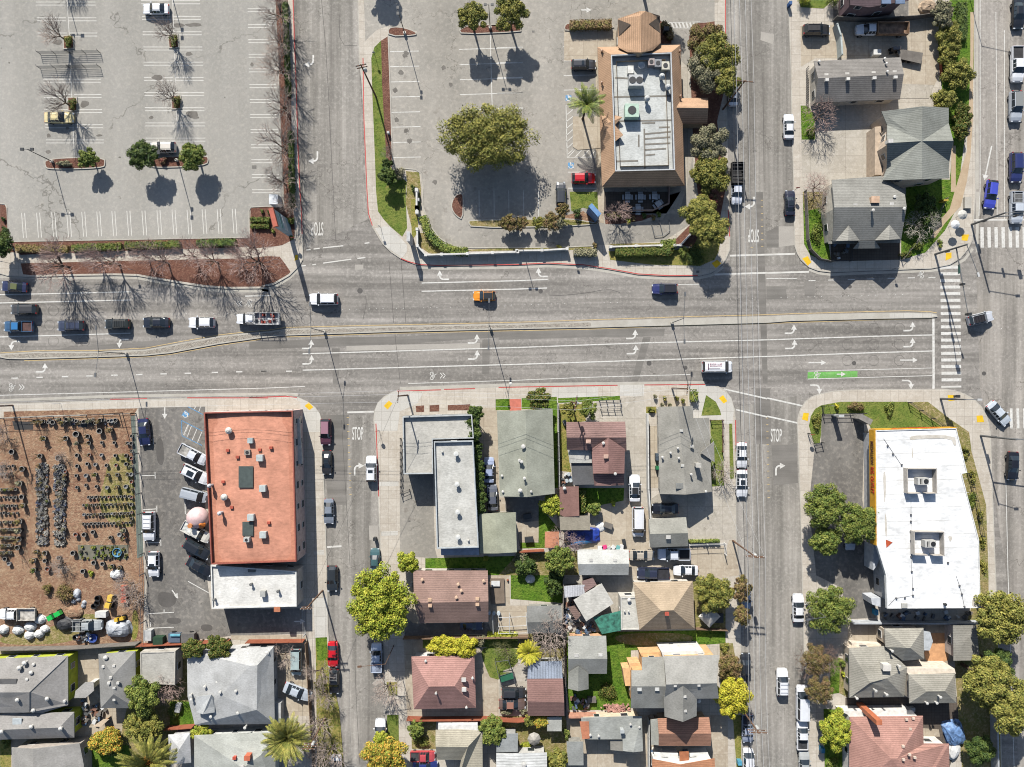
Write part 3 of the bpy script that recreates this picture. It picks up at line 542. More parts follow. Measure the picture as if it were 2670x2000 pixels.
def straight(L, wd=0.22, hw=0.5, hl=0.9):
    return [[(-L/2, -wd/2), (L/2-hl, -wd/2), (L/2-hl, wd/2), (-L/2, wd/2)], [(L/2-hl, -hw), (L/2, 0), (L/2-hl, hw)]]
def curved():   # travels +x then turns to +y
    o = []; i_ = []
    for k in range(7):
        t = math.radians(90*k/6); c = (-0.1, 0.62)
        o.append((c[0]+0.95*math.sin(t), c[1]-0.95*math.cos(t)*1.0)); i_.append((c[0]+0.62*math.sin(t), c[1]-0.62*math.cos(t)*1.0))
    body = [(-1.3, -0.33), o[0]]+o[1:]+i_[::-1]+[(-1.3, 0.0)]
    return [body, [(0.05, 0.62), (1.3, 0.62), (0.68, 1.75)]]
def arrow(c, deg, kind='curved', mirror=False, sc=1.0, z=0.019, L=2.6, m=WHITE):
    p = WP(c)[0]; polys = curved() if kind == 'curved' else straight(L); r = math.radians(deg); mb = MB()
    for i, q in enumerate(polys):
        v = [((x*math.cos(r)-(-y_ if mirror else y_)*math.sin(r))*sc+p.x, (x*math.sin(r)+(-y_ if mirror else y_)*math.cos(r))*sc+p.y) for x, y_ in q]
        if area(v) < 0: v = v[::-1]
        mb.add([(a, b_, z+i*0.002) for a, b_ in v], [tuple(range(len(v)))])
    T(mb.build('lane_arrow', m))
for c in ('01:345,1478', '11:485,1285', '11:488,1412', '11:1850,1240', '11:1852,1372', '21:1100,1203', '21:1105,1328', '31:290,1160', '31:295,1285', '31:1268,1138', '31:1268,1270'): arrow(c, 0, sc=0.85)
for c in ('01:120,1240', '01:1010,1222'): arrow(c, 180, sc=0.85)
for c in ('11:1595,715', '21:355,692'): arrow(c, 180, mirror=True, sc=0.85)
for c in ('10:520,505', '10:555,1300', '21:2098,95'): arrow(c, -90, mirror=True, sc=0.9)
for c in ('12:875,705', '32:175,705'): arrow(c, 90, mirror=True, sc=0.9)
arrow('31:1255,1562', 0, mirror=True, sc=0.85); arrow('32:500,20', 0, mirror=True, sc=0.85)
for c in ('31:508,1408', '31:1263,1387'): arrow(c, 0, 'straight', L=3.2)
arrow('31:705,1503', 0, 'straight', L=1.8, sc=0.9, z=0.023); arrow('20:722,85', 0, 'straight', L=1.9, z=0.135); arrow('02:1360,243', -90, 'straight', L=2.1, z=0.135); arrow('03:1445,155', -55, 'straight', L=1.9, z=0.135); arrow('13:420,378', 0, 'straight', L=1.9, z=0.137)
arrow('30:1915,1345', -102, 'straight', L=5.6, sc=1.15)
def sharrow(c, deg, z=0.019, chev=True):
    p = WP(c)[0]; R = Matrix.Rotation(math.radians(deg), 2); mb = MB()
    def S_(pts, wd=0.13): strip(mb, [R @ Vector(q)+Vector((p.x, p.y)) for q in pts], wd, z)
    for cx, cy in ((-0.9, 0.35), (-0.9, -0.45)): S_([(cx+0.3*math.cos(t*math.pi/5), cy+0.3*math.sin(t*math.pi/5)) for t in range(11)], 0.1)
    S_([(-0.9, 0.35), (-0.35, 0.15), (-0.4, -0.35), (-0.9, -0.45)]); S_([(-0.35, 0.15), (-0.9, -0.05), (-0.4, -0.35)]); S_([(-0.35, 0.15), (-0.05, 0.3)])
    if chev:
        for x in (0.6, 1.1): S_([(x, 0.5), (x+0.45, 0), (x, -0.5)], 0.16)
    T(mb.build('bike_symbol', WHITE))
sharrow('01:2020,922', 180); sharrow('11:1545,1515', 0); sharrow('02:130,30', 0); sharrow('31:540,1508', 0, 0.023, False); sharrow('31:1330,682', 180, 0.019, False)
# lettering on the road surface
def text(name, s, c, deg, sx, sy, m, z, ext=0.0, kind='structure', parent=None, M4=None, align='CENTER'):
    cu = bpy.data.curves.new(name, 'FONT'); cu.body = s; cu.align_x = align; cu.align_y = 'CENTER'; cu.extrude = ext; cu.offset = 0.012
    t = bpy.data.objects.new(name, cu); coll.objects.link(t); bpy.context.view_layer.update()
    me = bpy.data.meshes.new_from_object(t.evaluated_get(bpy.context.evaluated_depsgraph_get())); bpy.data.objects.remove(t)
    if M4 is None:
        p = WP(c)[0]; M4 = Matrix.Translation((p.x, p.y, z)) @ Matrix.Rotation(math.radians(deg), 4, 'Z') @ Matrix.Diagonal((sx, sy, 1, 1))
    me.transform(M4); me.materials.clear(); me.materials.append(m)
    o = bpy.data.objects.new(name, me); coll.objects.link(o)
    if parent: o.parent = parent; me.transform(Matrix.Translation(-parent.location))
    else: tag(o, kind=kind)
    return o
text('road_lettering', 'STOP', '21:2100,358', 180, 0.85, 3.3, WHITE, 0.021); text('road_lettering', 'STOP', '11:560,300', 180, 0.95, 3.4, WHITEW, 0.021)
text('road_lettering', 'STOP', '12:893,417', 0, 0.85, 3.3, WHITE, 0.021); text('road_lettering', 'STOP', '32:170,432', 0, 0.85, 3.3, WHITE, 0.021); text('road_lettering', 'NO PARKING', '02:1537,385', 68, 0.34, 0.5, WHITE, 0.14)
mb = MB()  # octagonal detector loops cut in the road + tar seams
for c in ['31:%d,%d' % (x, yy) for x in (755, 975, 1185) for yy in (1125, 1258, 1390)]+['01:440,1230', '01:700,1228', '01:440,980', '01:410,1100', '11:470,1050']:
    p = WP(c)[0]; strip(mb, [Vector((p.x+0.98*math.cos((t+.5)*math.pi/4), p.y+0.98*math.sin((t+.5)*math.pi/4))) for t in range(9)], 0.05, 0.012)
for s in ('10:595,0 640,500 690,1560 11:715,440', '11:1150,560 1190,1080', '11:1250,560 1290,1080', '11:1200,1180 1245,1580', '10:740,100 745,370 890,378', '11:960,850 965,930 935,1060', '20:480,0 500,0', '13:870,700 880,1000 910,1560', '22:2150,500 2160,1500', '21:420,860 700,840 900,800 1000,830', '12:760,300 830,1500', '30:60,600 70,1500'):
    strip(mb, smoothp(WP(s), 1, False), 0.07, 0.0125)
T(mb.build('road_seam', ground('tar_seam', [(96, 93, 90), (110, 106, 102)], 1, 6)))
mb = MB(); 
for c, r in (('11:912,815', 0.5), ('21:347,820', 0.4), ('21:1240,1412', 0.45), ('31:812,1412', 0.38), ('31:1882,1497', 0.38), ('31:778,782', 0.32), ('20:905,300', 0.4), ('21:1540,1450', 0.35)):
    p = WP(c)[0]; mb.cone((p.x, p.y, 0.006), [(r, 0), (r, 0.013)], 16)
T(mb.build('manhole_cover', mat((92, 88, 84), 0.7, name='cast_iron')))
mb = MB()
for c, r, s_ in (('20:285,262', .3, 0), ('00:2097,1378', 0.5, 1), ('30:0,0', 0, 1), ('21:325,438', 0.6, 1), ('21:1640,660', 0.35, 1), ('12:1320,1133', 0.25, 1)):
    if r: p = WP(c)[0]; mb.box((p.x, p.y, 0.14), (r*1.6, r*1.2, 0.021))
T(mb.build('drain_cover', mat((120, 116, 110), 0.7, name='drain_iron')))
for c in ('12:580,150', '32:800,72'):
    pass
# ------------------------------------------------------------------ buildings
WINM = None
def letters(f): return [ord(c)-97 for c in f]
def boundary(faces):
    E = {}
    for f in faces:
        for i in range(len(f)): E[(f[i], f[(i+1) % len(f)])] = 1
    nx = {}
    for a, b_ in E:
        if (b_, a) not in E: nx.setdefault(a, []).append(b_)
    loops = []
    while nx:
        s = next(iter(nx)); L = [s]; c = nx[s].pop()
        if not nx[s]: del nx[s]
        while c != s and c in nx:
            L.append(c); d = nx[c].pop()
            if not nx[c]: del nx[c]
            c = d
        loops.append(L)
    return loops
def roof(parent, verts, faces, m, wallm, ov=0.45, th=0.14, z0=0.1, wins=True, name='roof', walls=True):
    V = [W(p) for p in P(verts)] if isinstance(verts, str) else verts
    F = []
    for f in (faces.split() if isinstance(faces, str) else faces):
        f = letters(f) if isinstance(f, str) else f
        if area([V[i] for i in f]) < 0: f = f[::-1]
        F.append(f)
    mb = MB(); mb.add(V, F); L = boundary(F)
    for lp in L:
        for i in range(len(lp)):
            a, b_ = V[lp[i]], V[lp[(i+1) % len(lp)]]; mb.add([a, b_, b_-Vector((0, 0, th)), a-Vector((0, 0, th))], [(0, 1, 2, 3)])
    mb.add([v-Vector((0, 0, th)) for v in V], [f[::-1] for f in F])
    r = mb.build(name, m, parent)
    if walls:
        wm = MB(); 
        for lp in L:
            q = inset([V[i] for i in lp], ov) if ov else [V[i] for i in lp]; n = len(q)
            for i in range(n):
                a, b_ = q[i], q[(i+1) % n]; dz = th+0.02
                wm.add([(a.x, a.y, z0), (b_.x, b_.y, z0), (b_.x, b_.y, b_.z-dz), (a.x, a.y, a.z-dz)], [(0, 1, 2, 3)])
                if wins: windows(parent, a, b_, z0, min(a.z, b_.z)-dz)
        wm.build('wall', wallm, parent)
    return r
WFR = None
nwin = {}
def windows(parent, a, b_, z0, z1):
    global WFR
    WFR = WFR or mat((232, 230, 225), 0.5, name='window_frame_paint')
    d = Vector((b_.x-a.x, b_.y-a.y, 0)); L = d.length
    if L < 2.4 or z1-z0 < 1.8: return
    d.normalize(); nrm = Vector((d.y, -d.x, 0)); fl = 1 if z1-z0 < 4.6 else 2; n = max(1, int(L/3.6))
    for k in range(fl):
        for i in range(n):
            key = parent.name; nwin[key] = nwin.get(key, 0)+1
            if nwin[key] > 28: return
            c = Vector((a.x, a.y, 0))+d*(L*(i+0.5)/n)+Vector((0, 0, z0+1.55+2.7*k)); ang = math.atan2(d.y, d.x)
            if c.z+0.65 > z1: continue
            w_ = 1.2 if (i+k) % 2 == 0 else 0.9
            f = MB().box(c+nrm*0.03, (w_+0.16, 0.1, 1.16), ang).build('window', WFR, parent)
            MB().box(c+nrm*0.075, (w_, 0.04, 1.0), ang).build('pane', glass(), f).matrix_parent_inverse = Matrix.Identity(4)
            _fix(f, parent)
def _fix(f, parent):
    # panes were built in world space: shift their mesh to the parent thing's space
    for ch in f.children: ch.data.transform(Matrix.Translation(-parent.location))
def house(label, verts, faces, rc, wc, cat='house', name='house', ov=0.45, course=0.35, rot=0, stain=0, z0=0.1, wins=True, group=None, grain=3.0):
    V = [W(p) for p in P(verts)]; c = sum(V, Vector())/len(V); c.z = z0
    e = empty(name, c, label, cat, group)
    rm = roofmat(rc, course, rot=rot, stain=stain, grain=grain) if isinstance(rc, tuple) else rc; wm = mat(wc, 0.85, 0.2, name='painted_wall') if isinstance(wc, tuple) else wc
    roof(e, V, faces, rm, wm, ov=ov, z0=z0, wins=wins); return e
def vents(e, s, kind='vent', size=0.35, h=0.4, c=(225, 222, 215)):
    """small roof fittings: x,y,h gives the roof surface they stand on"""
    m = mat(c, 0.5, name='vent_metal')
    for p in P(s):
        v = W(p); mb = MB()
        if kind == 'vent': mb.box((v.x, v.y, v.z+h/2-.05), (size, size*0.8, h))
        elif kind == 'pipe': mb.cone((v.x, v.y, v.z-.1), [(size*0.35, 0), (size*0.35, h), (size*0.55, h), (size*0.55, h+0.1), (0.02, h+0.16)], 10)
        elif kind == 'turbine': mb.cone((v.x, v.y, v.z-.1), [(size*0.25, 0), (size*0.25, h*.5), (size*0.45, h*0.7), (size*0.45, h), (size*.15, h*1.25)], 12)
        elif kind == 'skylight': mb.box((v.x, v.y, v.z+0.06), (size, size*0.75, 0.2))
        elif kind == 'chimney': mb.box((v.x, v.y, v.z+h/2-.3), (size, size*0.8, h+.5)); mb.box((v.x, v.y, v.z+h+.02), (size+.12, size*0.8+.12, .1))
        mb.build({'pipe': 'vent_pipe', 'turbine': 'roof_vent', 'vent': 'roof_vent'}.get(kind, kind), m, e)
def flat(label, outline, h, rc, wc, par=0.5, parc=None, cat='building', name='building', z0=0.1, e=None, wins=True, wt=0.2, over=0):
    pts = WP(outline, h)
    if area(pts) < 0: pts = pts[::-1]
    if e is None:
        c = sum(pts, Vector())/len(pts); c.z = z0; e = empty(name, c, label, cat)
    rm = roofmat(rc, 0, grain=2.0, stain=0.32) if isinstance(rc, tuple) else rc; wm = mat(wc, 0.85, 0.2, name='painted_wall') if isinstance(wc, tuple) else wc
    q = inset(pts, over) if over else pts
    MB().prism(inset(pts, wt), h-0.35, h-par).build('roof', rm, e)
    mb = MB(); n = len(q)
    for i in range(n):
        a, b_ = q[i], q[(i+1) % n]; mb.add([(a.x, a.y, z0), (b_.x, b_.y, z0), (b_.x, b_.y, h-0.4), (a.x, a.y, h-0.4)], [(0, 1, 2, 3)])
        if wins: windows(e, a, b_, z0, h-0.5)
    mb.build('wall', wm, e)
    ii = inset(pts, wt); mb = MB()
    for i in range(n):
        a, b_, c_, d_ = pts[i], pts[(i+1) % n], ii[(i+1) % n], ii[i]
        mb.add([(a.x, a.y, h-0.6), (b_.x, b_.y, h-0.6), (b_.x, b_.y, h), (a.x, a.y, h), (c_.x, c_.y, h), (d_.x, d_.y, h), (c_.x, c_.y, h-par-.4), (d_.x, d_.y, h-par-.4)], [(0, 1, 2, 3), (3, 2, 4, 5), (5, 4, 6, 7)])
    mb.build('parapet', mat(parc or wc, 0.7, name='parapet_coating'), e); return e
def hvac(e, s, dims, c=(205, 206, 205), fan=1, rz=0, name='air_conditioner'):
    for p in P(s):
        v = W(p); mb = MB(); mb.box((v.x, v.y, v.z+dims[2]/2), dims, rz)
        o = mb.build(name, mat(c, 0.5, name='unit_casing'), e); f = MB()
        for i in range(fan):
            x = v.x+(i-(fan-1)/2)*dims[0]*0.5; f.cone((x, v.y, v.z+dims[2]), [(min(dims[:2])*0.32, 0), (min(dims[:2])*0.32, 0.06)], 12)
        if fan: g_ = f.build('fan', mat((50, 50, 52), 0.5, name='fan_grille'), o); g_.data.transform(Matrix.Translation(-e.location))

# 1 restaurant with tiled skirt roof
TAN = (194, 154, 120); tanm = roofmat(TAN, 0.3, grain=4, name='clay_tile'); tanx = roofmat(TAN, 0.3, rot=1, grain=4, name='clay_tile')
e = flat('restaurant with flat grey roof inside a tan tiled skirt roof', '20:925,450 1425,430 1455,1400 960,1412', 6.0, (208, 210, 206), (190, 170, 145), 0.9, (205, 208, 210), cat='restaurant', name='restaurant', over=1.0, wins=False)
wl = mat((196, 176, 150), 0.85, name='stucco')
roof(e, '20:815,388,3.6 1498,368,3.6 1532,1530,3.6 852,1540,3.6 925,450,6.02 1425,430,6.02 1456,1402,6.02 958,1414,6.02', 'abfe bcgf cdhg daeh', tanm, wl, ov=0.5, walls=False)
q = inset(WP('20:815,388,3.6 1498,368,3.6 1532,1530,3.6 852,1540,3.6'), 0.7); mb = MB()
for i in range(4):
    a, b_ = q[i], q[(i+1) % 4]; mb.add([(a.x, a.y, 0.1), (b_.x, b_.y, 0.1), (b_.x, b_.y, 3.7), (a.x, a.y, 3.7)], [(3, 2, 1, 0)]); windows(e, b_, a, 0.1, 3.5)
mb.build('wall', wl, e)
roof(e, '20:985,390,5 983,155,4.8 1162,92,6.6 1210,92,6.6 1330,130,4.8 1335,355,5 1270,415,6.2 1175,432,8 1170,125,7.4 1062,430,6.2', 'abcihj cdi deih efghi'.replace(' efghi', ' efgh').replace('deih', 'defghi').replace(' efgh', ''), tanx, wl, ov=0.3, name='porch_roof')
for s in ('20:985,160,4.9 1088,200,6.4 990,300,5.0', '20:1325,135,4.9 1240,196,6.4 1330,270,5.0'):
    roof(e, s, 'abc', roofmat((92, 80, 70), 0, name='shade_toned_tile'), wl, walls=False, name='gablet', th=0.3)  # gablets coloured dark to stand in for the cast shadow triangles
roof(e, '20:1515,808,3.6 1725,806,3.6 1728,890,5.2 1452,887,5.2 1720,1018,3.6 1515,1018,3.6', 'abcd dcef', tanm, wl, ov=0.4, name='canopy_roof', wins=False)
roof(e, '20:835,918,3.7 1020,965,6.1 958,1030,5.6 868,1027,5.4 845,1218,3.7 950,1172,5.6 1028,1112,6.1', 'abcd dcgfe', tanm, wl, ov=0.3, name='canopy_roof', wins=False)
hvac(e, '20:1082,588,5.1', (1.0, 1.3, 0.8), (238, 236, 228), 0, name='roof_hatch'); hvac(e, '20:1120,690,5.1', (2.4, 1.9, 1.5), fan=2); hvac(e, '20:1088,935,5.1', (2.4, 2.3, 1.5), (196, 222, 202), 1)
hvac(e, '20:1250,530,5.1', (1.1, 1.2, 1.0), (180, 165, 160), 1); hvac(e, '20:1305,540,5.1', (1.2, 1.3, 1.0), (150, 152, 156), 1); hvac(e, '20:1365,560,5.1', (1.3, 1.4, 1.0), (220, 214, 196), 1)
vents(e, '20:1336,650,5.1 1385,738,5.1 1215,832,5.1', 'turbine', 1.1, 1.3, (205, 206, 205)); vents(e, '20:850,690,4.4 1490,430,4.4 1495,800,4.2 850,430,4.4', 'pipe', 0.4, 0.6, (150, 110, 80))
mb = MB(); v = W(P('20:1175,545')[0], 5.9)
mb.cone((v.x, v.y, v.z), [(0.05, 0), (0.35, 0.08), (0.6, 0.3)], 14, cap=False); mb.tube((v.x, v.y, 5.1), (v.x, v.y, v.z), 0.05); mb.build('satellite_dish', mat((215, 215, 212), 0.5, name='dish_paint'), e)
mb = MB()
for s in ('20:1205,1105 1420,1085', '20:1205,1145 1415,1130', '20:1205,1190 1415,1180', '20:1205,1235 1380,1225', '20:1210,1280 1290,1272', '20:1320,1050 1410,1048', '20:960,1330 1150,1325', '20:1155,1110 1155,1210', '20:1180,1015 1290,1012', '20:950,1000 1440,990', '20:950,800 1440,790', '20:960,640 1200,655', '20:1200,1060 1205,1390'): strip(mb, WP(s, 5.1), 0.1 if len(s) > 29 else 0.28, 5.125)
mb.build('roof_patches', mat((140, 134, 124), 0.9, name='roof_tar'), e)

# 2.. NE block
e = house('long low house with two-tone grey gable roof and eight roof vents', '30:480,502,3.1 1195,472,3.1 1222,610,4.6 515,645,4.6 1190,818,3.1 492,845,3.1', 'abcd dcef', (140, 135, 130), (214, 206, 192), course=0.3)
vents(e, '30:583,618,4.3 755,610,4.3 972,602,4.3 1145,594,4.3', 'vent', 0.7, 0.12, (225, 220, 210)); vents(e, '30:583,662,4.5 757,655,4.5 973,648,4.5 1147,642,4.5', 'vent', 0.6, 0.45, (235, 232, 225)); vents(e, '30:1055,490,3.4 1070,530,3.8 1077,596,4.4 518,512,3.4', 'pipe', 0.4, 0.5)
e = house('green-grey cross-gabled two-storey house beside the avenue', '30:1038,918,5.4 1375,876,7.6 1592,888,5.4 1592,1015,5.4 1630,1160,7.7 1600,1325,5.6 1490,1325,5.6 1592,1390,5.3 1598,1468,5.3 1370,1475,7.4 1045,1482,5.3 1080,1390,5.3 1195,1345,5.6 1085,1345,5.6 1085,1178,7.7 1085,1030,5.4 1370,1165,7.75 1370,1135,7.7 1045,1180,5.3',
          'abqps'.replace('s', '') + ' bcdq pqeo'.replace('pqeo', '') , (148, 150, 142), (226, 206, 184), course=0.3, wins=False) if 0 else None
V = '30:1038,918,5.4 1375,876,7.5 1592,888,5.4 1592,1015,5.4 1630,1160,7.5 1598,1328,5.4 1592,1395,5.4 1598,1468,5.4 1370,1476,7.5 1045,1484,5.4 1080,1395,5.4 1085,1345,5.4 1085,1180,7.5 1085,1030,5.4 1370,1162,7.5'
e = house('green-grey cross-gabled two-storey house beside the avenue', V, 'abon bcdo nom doe moljl'.replace('nom', 'nom').replace('moljl', 'mol') + ' efo lkji' if 0 else 'abon bcdo nom dea'.replace('dea', 'deo') + ' moj'.replace('moj', 'mol') + ' eof ofgh'.replace('ofgh', 'ofg') + ' oghi lok kojx'.replace('kojx', 'koij'), (148, 150, 142), (228, 208, 186), course=0.3)
vents(e, '30:1098,1170,7.4', 'chimney', 0.7, 0.6, (230, 226, 220))
mb = MB(); mb.prism(WP('30:985,1045 1035,1040 1040,1440 985,1440', 3.2), 0.1, 3.2); mb.build('annex', mat((214, 192, 168), 0.85, name='pale_stucco'), e)
e = house('grey gable corner house with twin front dormers above a dark porch', '30:630,1480,4.6 1037,1450,4.6 31:1225,0,4.6 1245,125,6.4 640,130,6.4 635,405,4.4 770,280,5.6 855,402,4.4 810,465,3.9 1028,466,3.9 985,400,4.4 1105,275,5.6 1200,388,4.4', 'abcde edmlk'.replace('edmlk', 'edmlkjih') + 'g' + 'x', (150, 148, 142), (222, 214, 200)) if 0 else None
V = '30:628,1482,4.6 1037,1450,4.6 1225,1560,4.6 31:1245,125,6.5 650,128,6.5 635,408,4.3 1200,392,4.3'
e = house('grey gable corner house with twin front dormers above a dark porch', V, 'abcde edgf', (152, 150, 143), (224, 216, 200), course=0.3)
for s in ('31:660,405,4.5 768,278,5.4 762,402,5.7 858,402,4.5', '31:985,400,4.5 1105,272,5.4 1100,396,5.7 1195,388,4.5'): roof(e, s, 'abc bdc', roofmat((166, 163, 154), 0.3), mat((90, 88, 84), name='gable_shade'), walls=False, name='dormer', th=0.12)
roof(e, '31:858,402,4.4 985,400,4.4 1028,466,3.7 805,468,3.7', 'abcd', roofmat((150, 148, 140), 0.3), None, walls=False, name='porch_roof')
roof(e, '31:600,408,3.0 1195,395,3.0 1195,420,3.0 600,430,3.0', 'abcd', roofmat((150, 148, 140), 0.3), None, walls=False, name='porch_roof')
vents(e, '31:965,75,5.8', 'chimney', 1.3, 0.9, (226, 190, 160)); vents(e, '31:820,112,6.2 1120,102,6.2', 'vent', 0.7, 0.2); vents(e, '31:955,158,6.2 1130,48,5.5 1210,145,6.1', 'pipe', 0.5, 0.7)
e = house('dark purple-roofed house cut by the top of the photo', '30:780,-200,5.5 1262,-200,5.5 1262,5,5.5 940,60,5.5 940,52,6 780,40,5.5', 'abcdf', (96, 78, 84), (120, 100, 104), course=0.4)
vents(e, '30:1075,5,5.9 1190,5,5.9', 'skylight', 1.6, 0.3, (120, 140, 170))

# SW: red arched-roof hall and white extension
e = flat('commercial hall with arched terracotta-red roof and red parapet', '02:1678,238 12:357,222 388,1468 02:1738,1492', 6.0, (216, 140, 110), (238, 210, 202), 0.7, (168, 92, 76), cat='shop building', name='shop_building')
c = WP('02:1678,238 12:357,222 388,1468 02:1738,1492', 6.0); m_ = roofmat((226, 152, 122), 0, grain=1.2, name='red_roof_coating', stain=0.2); mb = MB(); n = 14
for j in range(n+1):
    t = j/n
    for i in range(n+1):
        u = i/n; p = (c[0]*(1-u)+c[1]*u)*(1-t)+(c[3]*(1-u)+c[2]*u)*t; p = p*1; mb.v.append((p.x*1, p.y, 5.15+0.62*(1-(2*u-1)**2)*(1 if 0.1 < t < 0.93 else 0.55)))
for j in range(n):
    for i in range(n): mb.f.append((j*(n+1)+i, j*(n+1)+i+1, (j+1)*(n+1)+i+1, (j+1)*(n+1)+i)); mb.m.append(0)
vv = [(0.985*(x-e.location.x)+e.location.x, 0.985*(y_-e.location.y)+e.location.y, z) for x, y_, z in mb.v]; mb.v = vv
mb.build('roof_membrane', m_, e, smooth=True)
vents(e, '02:1900,385,5.5 1863,930,5.5', 'turbine', 1.3, 1.1, (226, 222, 212)); vents(e, '02:1750,835,5.4 1833,1060,5.5', 'turbine', 0.8, 1.5, (214, 216, 220))
hvac(e, '02:2073,468,5.7 12:20,468,5.7', (0.9, 0.9, 0.8), (190, 205, 206), 0, name='roof_vent') if 0 else hvac(e, '02:2073,468,5.7', (0.9, 0.9, 0.8), (190, 205, 206), 0, name='roof_vent')
for s in ('02:2152,610,5.7', '02:2175,860,5.7', '02:2078,1098,5.7', '02:2178,1240,5.7'): hvac(e, s, (1.1, 1.1, 0.9), (206, 214, 212), 0, name='roof_vent')
hvac(e, '02:2045,565,5.7', (1.0, 0.9, 0.5), (170, 160, 150), 1); hvac(e, '02:2047,1278,5.7', (1.0, 0.8, 1.0), (200, 200, 196), 1)
for s, d in (('02:2030,768,5.72', (2.5, 3.7, 0.3)), ('02:2047,1195,5.72', (1.9, 2.4, 0.3))): hvac(e, s, d, (86, 96, 92), 0, name='skylight')
vents(e, '02:1882,550,5.5 1963,605,5.6 2145,545,5.6 1915,1018,5.5 1845,808,5.4 12:183,528,5.6 12:165,1145,5.6', 'vent', 0.55, 0.5, (196, 96, 74))
mb = MB(); mb.prism(WP('12:368,290 412,288 438,662 372,662', 3.6), 3.2, 3.6); mb.build('awning', mat((216, 214, 208), name='awning_paint'), e)
e = flat('white flat-roofed extension behind the red arched hall', '02:1735,1497 13:388,-32 390,258 03:1745,277', 4.4, (236, 233, 226), (226, 216, 206), 0.35, (240, 238, 232), cat='shop building', name='shop_building')
hvac(e, '13:122,145,4.1', (0.9, 1.0, 0.8), (190, 190, 184), 0, name='roof_vent'); vents(e, '13:23,68,4.1 245,125,4.1 03:1775,195,4.1', 'pipe', 0.5, 0.7, (120, 120, 118)); vents(e, '02:2075,1530,4.1', 'skylight', 1.3, 0.5, (110, 112, 110)); vents(e, '13:235,275,4.0', 'vent', 1.1, 0.5, (206, 132, 96))

# S middle
e = flat('grey flat-roofed corner building with courtyard and vine hedge', '12:1262,272 1835,255 1850,452 1512,462 1515,745 1270,748', 4.8, (196, 192, 182), (150, 152, 150), 0.6, (196, 200, 200), cat='shop building', name='shop_building')
flat('', '12:1520,478 1845,470 1890,1352 1545,1362', 5.6, (206, 204, 196), (140, 144, 146), 0.5, (198, 204, 206), e=e)
vents(e, '12:1706,575,5.2 1714,825,5.2 1720,1052,5.2 1722,1258,5.2', 'pipe', 0.8, 0.8, (235, 235, 230)); vents(e, '12:1590,560,5.2 1805,1290,5.2', 'vent', 0.3, 0.4)
mb = MB(); mb.prism(WP('12:1578,1362 1890,1352 1895,1415 1580,1415', 3.0), 0.1, 3.0); mb.build('lean_to', mat((168, 178, 196), name='metal_sheeting'), e)
e = house('long house with pale green gable roof behind a red path', '12:2040,228,3.4 22:222,220,4.8 445,210,3.4 463,908,3.4 235,935,4.8 12:2065,930,3.4', 'abef bcde'.replace('abef', 'abef'), (164, 166, 150), (200, 196, 176), course=0, rot=1)
vents(e, '22:203,516,4.7', 'pipe', 0.7, 0.5); vents(e, '22:172,628,4.6 190,640,4.6 212,775,4.7 100,0,3.9', 'pipe', 0.5, 0.9); vents(e, '22:178,880,4.6', 'turbine', 0.9, 0.8); vents(e, '22:28,758,3.6 35,888,3.6 268,888,4.6', 'pipe', 0.4, 0.3)
e = house('pale green shed roof behind the grey corner building', '12:1890,1075,3.2 2030,1068,3.6 2195,1062,3.2 2205,1390,3.2 2045,1400,3.6 1900,1400,3.2', 'abef bcde', (170, 172, 148), (150, 150, 130), cat='shed', name='shed', course=0, rot=1)
V = '22:558,318,4.2 1043,314,4.2 1052,445,5.6 1050,505,4.9 1042,560,4.2 1036,742,4.0 1035,838,3.6 925,842,3.6 615,832,3.2 600,655,4.0 572,545,4.2 560,445,5.6'
e = house('maroon cross-gabled house with lower black roof at its corner', '22:558,318,4.2 1043,314,4.2 1052,445,5.6 560,445,5.6 1055,560,4.4 562,546,4.3', 'abcd dcef', (144, 112, 106), (206, 206, 204), course=0.35)
roof(e, '22:905,446,6.0 1042,540,4.6 1036,742,4.6 905,742,6.0 778,742,4.6 768,540,4.6', 'abcd adef', roofmat((162, 120, 112), 0.35), mat((206, 206, 204), name='siding'))
roof(e, '22:778,744,4.0 1034,742,4.0 1034,838,3.3 925,842,4.4 790,840,3.3 910,744,4.4', 'afde fbcd', roofmat((148, 112, 106), 0.35), mat((206, 206, 204), name='siding'), name='roof')
roof(e, '22:598,655,3.2 772,655,3.2 790,832,3.2 612,835,3.2', 'abcd', roofmat((104, 104, 106), 0), mat((196, 196, 190), name='siding'))
roof(e, '22:572,545,3.6 765,545,3.6 768,655,3.6 585,655,3.6', 'abcd', roofmat((190, 188, 180), 0, stain=0.2), mat((196, 196, 190), name='siding'))
vents(e, '22:737,475,5.2 882,598,5.8', 'chimney', 0.7, 0.5, (228, 190, 170)); vents(e, '22:860,488,5.4 958,740,5.2', 'pipe', 0.5, 0.6)
e = house('brown-red flat shed roof with an old aerial, beside the yard', '22:502,852,3.2 660,848,3.2 665,1092,3.2 540,1098,3.0 505,1080,3.2', 'abcde', (150, 110, 100), (180, 170, 150), cat='shed', name='shed', course=0); vents(e, '22:542,862,3.2', 'turbine', 0.7, 0.6)
house('tan flat shed roof north of the blue tarp', '22:502,1098,3.0 752,1088,3.0 755,1208,2.8 508,1208,2.8', 'abcd', (168, 158, 138), (170, 160, 140), cat='shed', name='shed', course=0)
house('small orange-roofed shed with white edge', '22:382,1222,2.6 498,1222,2.6 498,1355,2.5 380,1352,2.5', 'abcd', (214, 140, 104), (222, 216, 205), cat='shed', name='shed', course=0)
V = '22:1312,192,3.6 1600,186,3.6 1605,285,3.6 1735,282,3.6 1745,470,3.6 1752,655,3.6 1757,893,3.4 1545,915,4.9 1328,910,3.4 1460,188,4.9 1745,560,3.6'
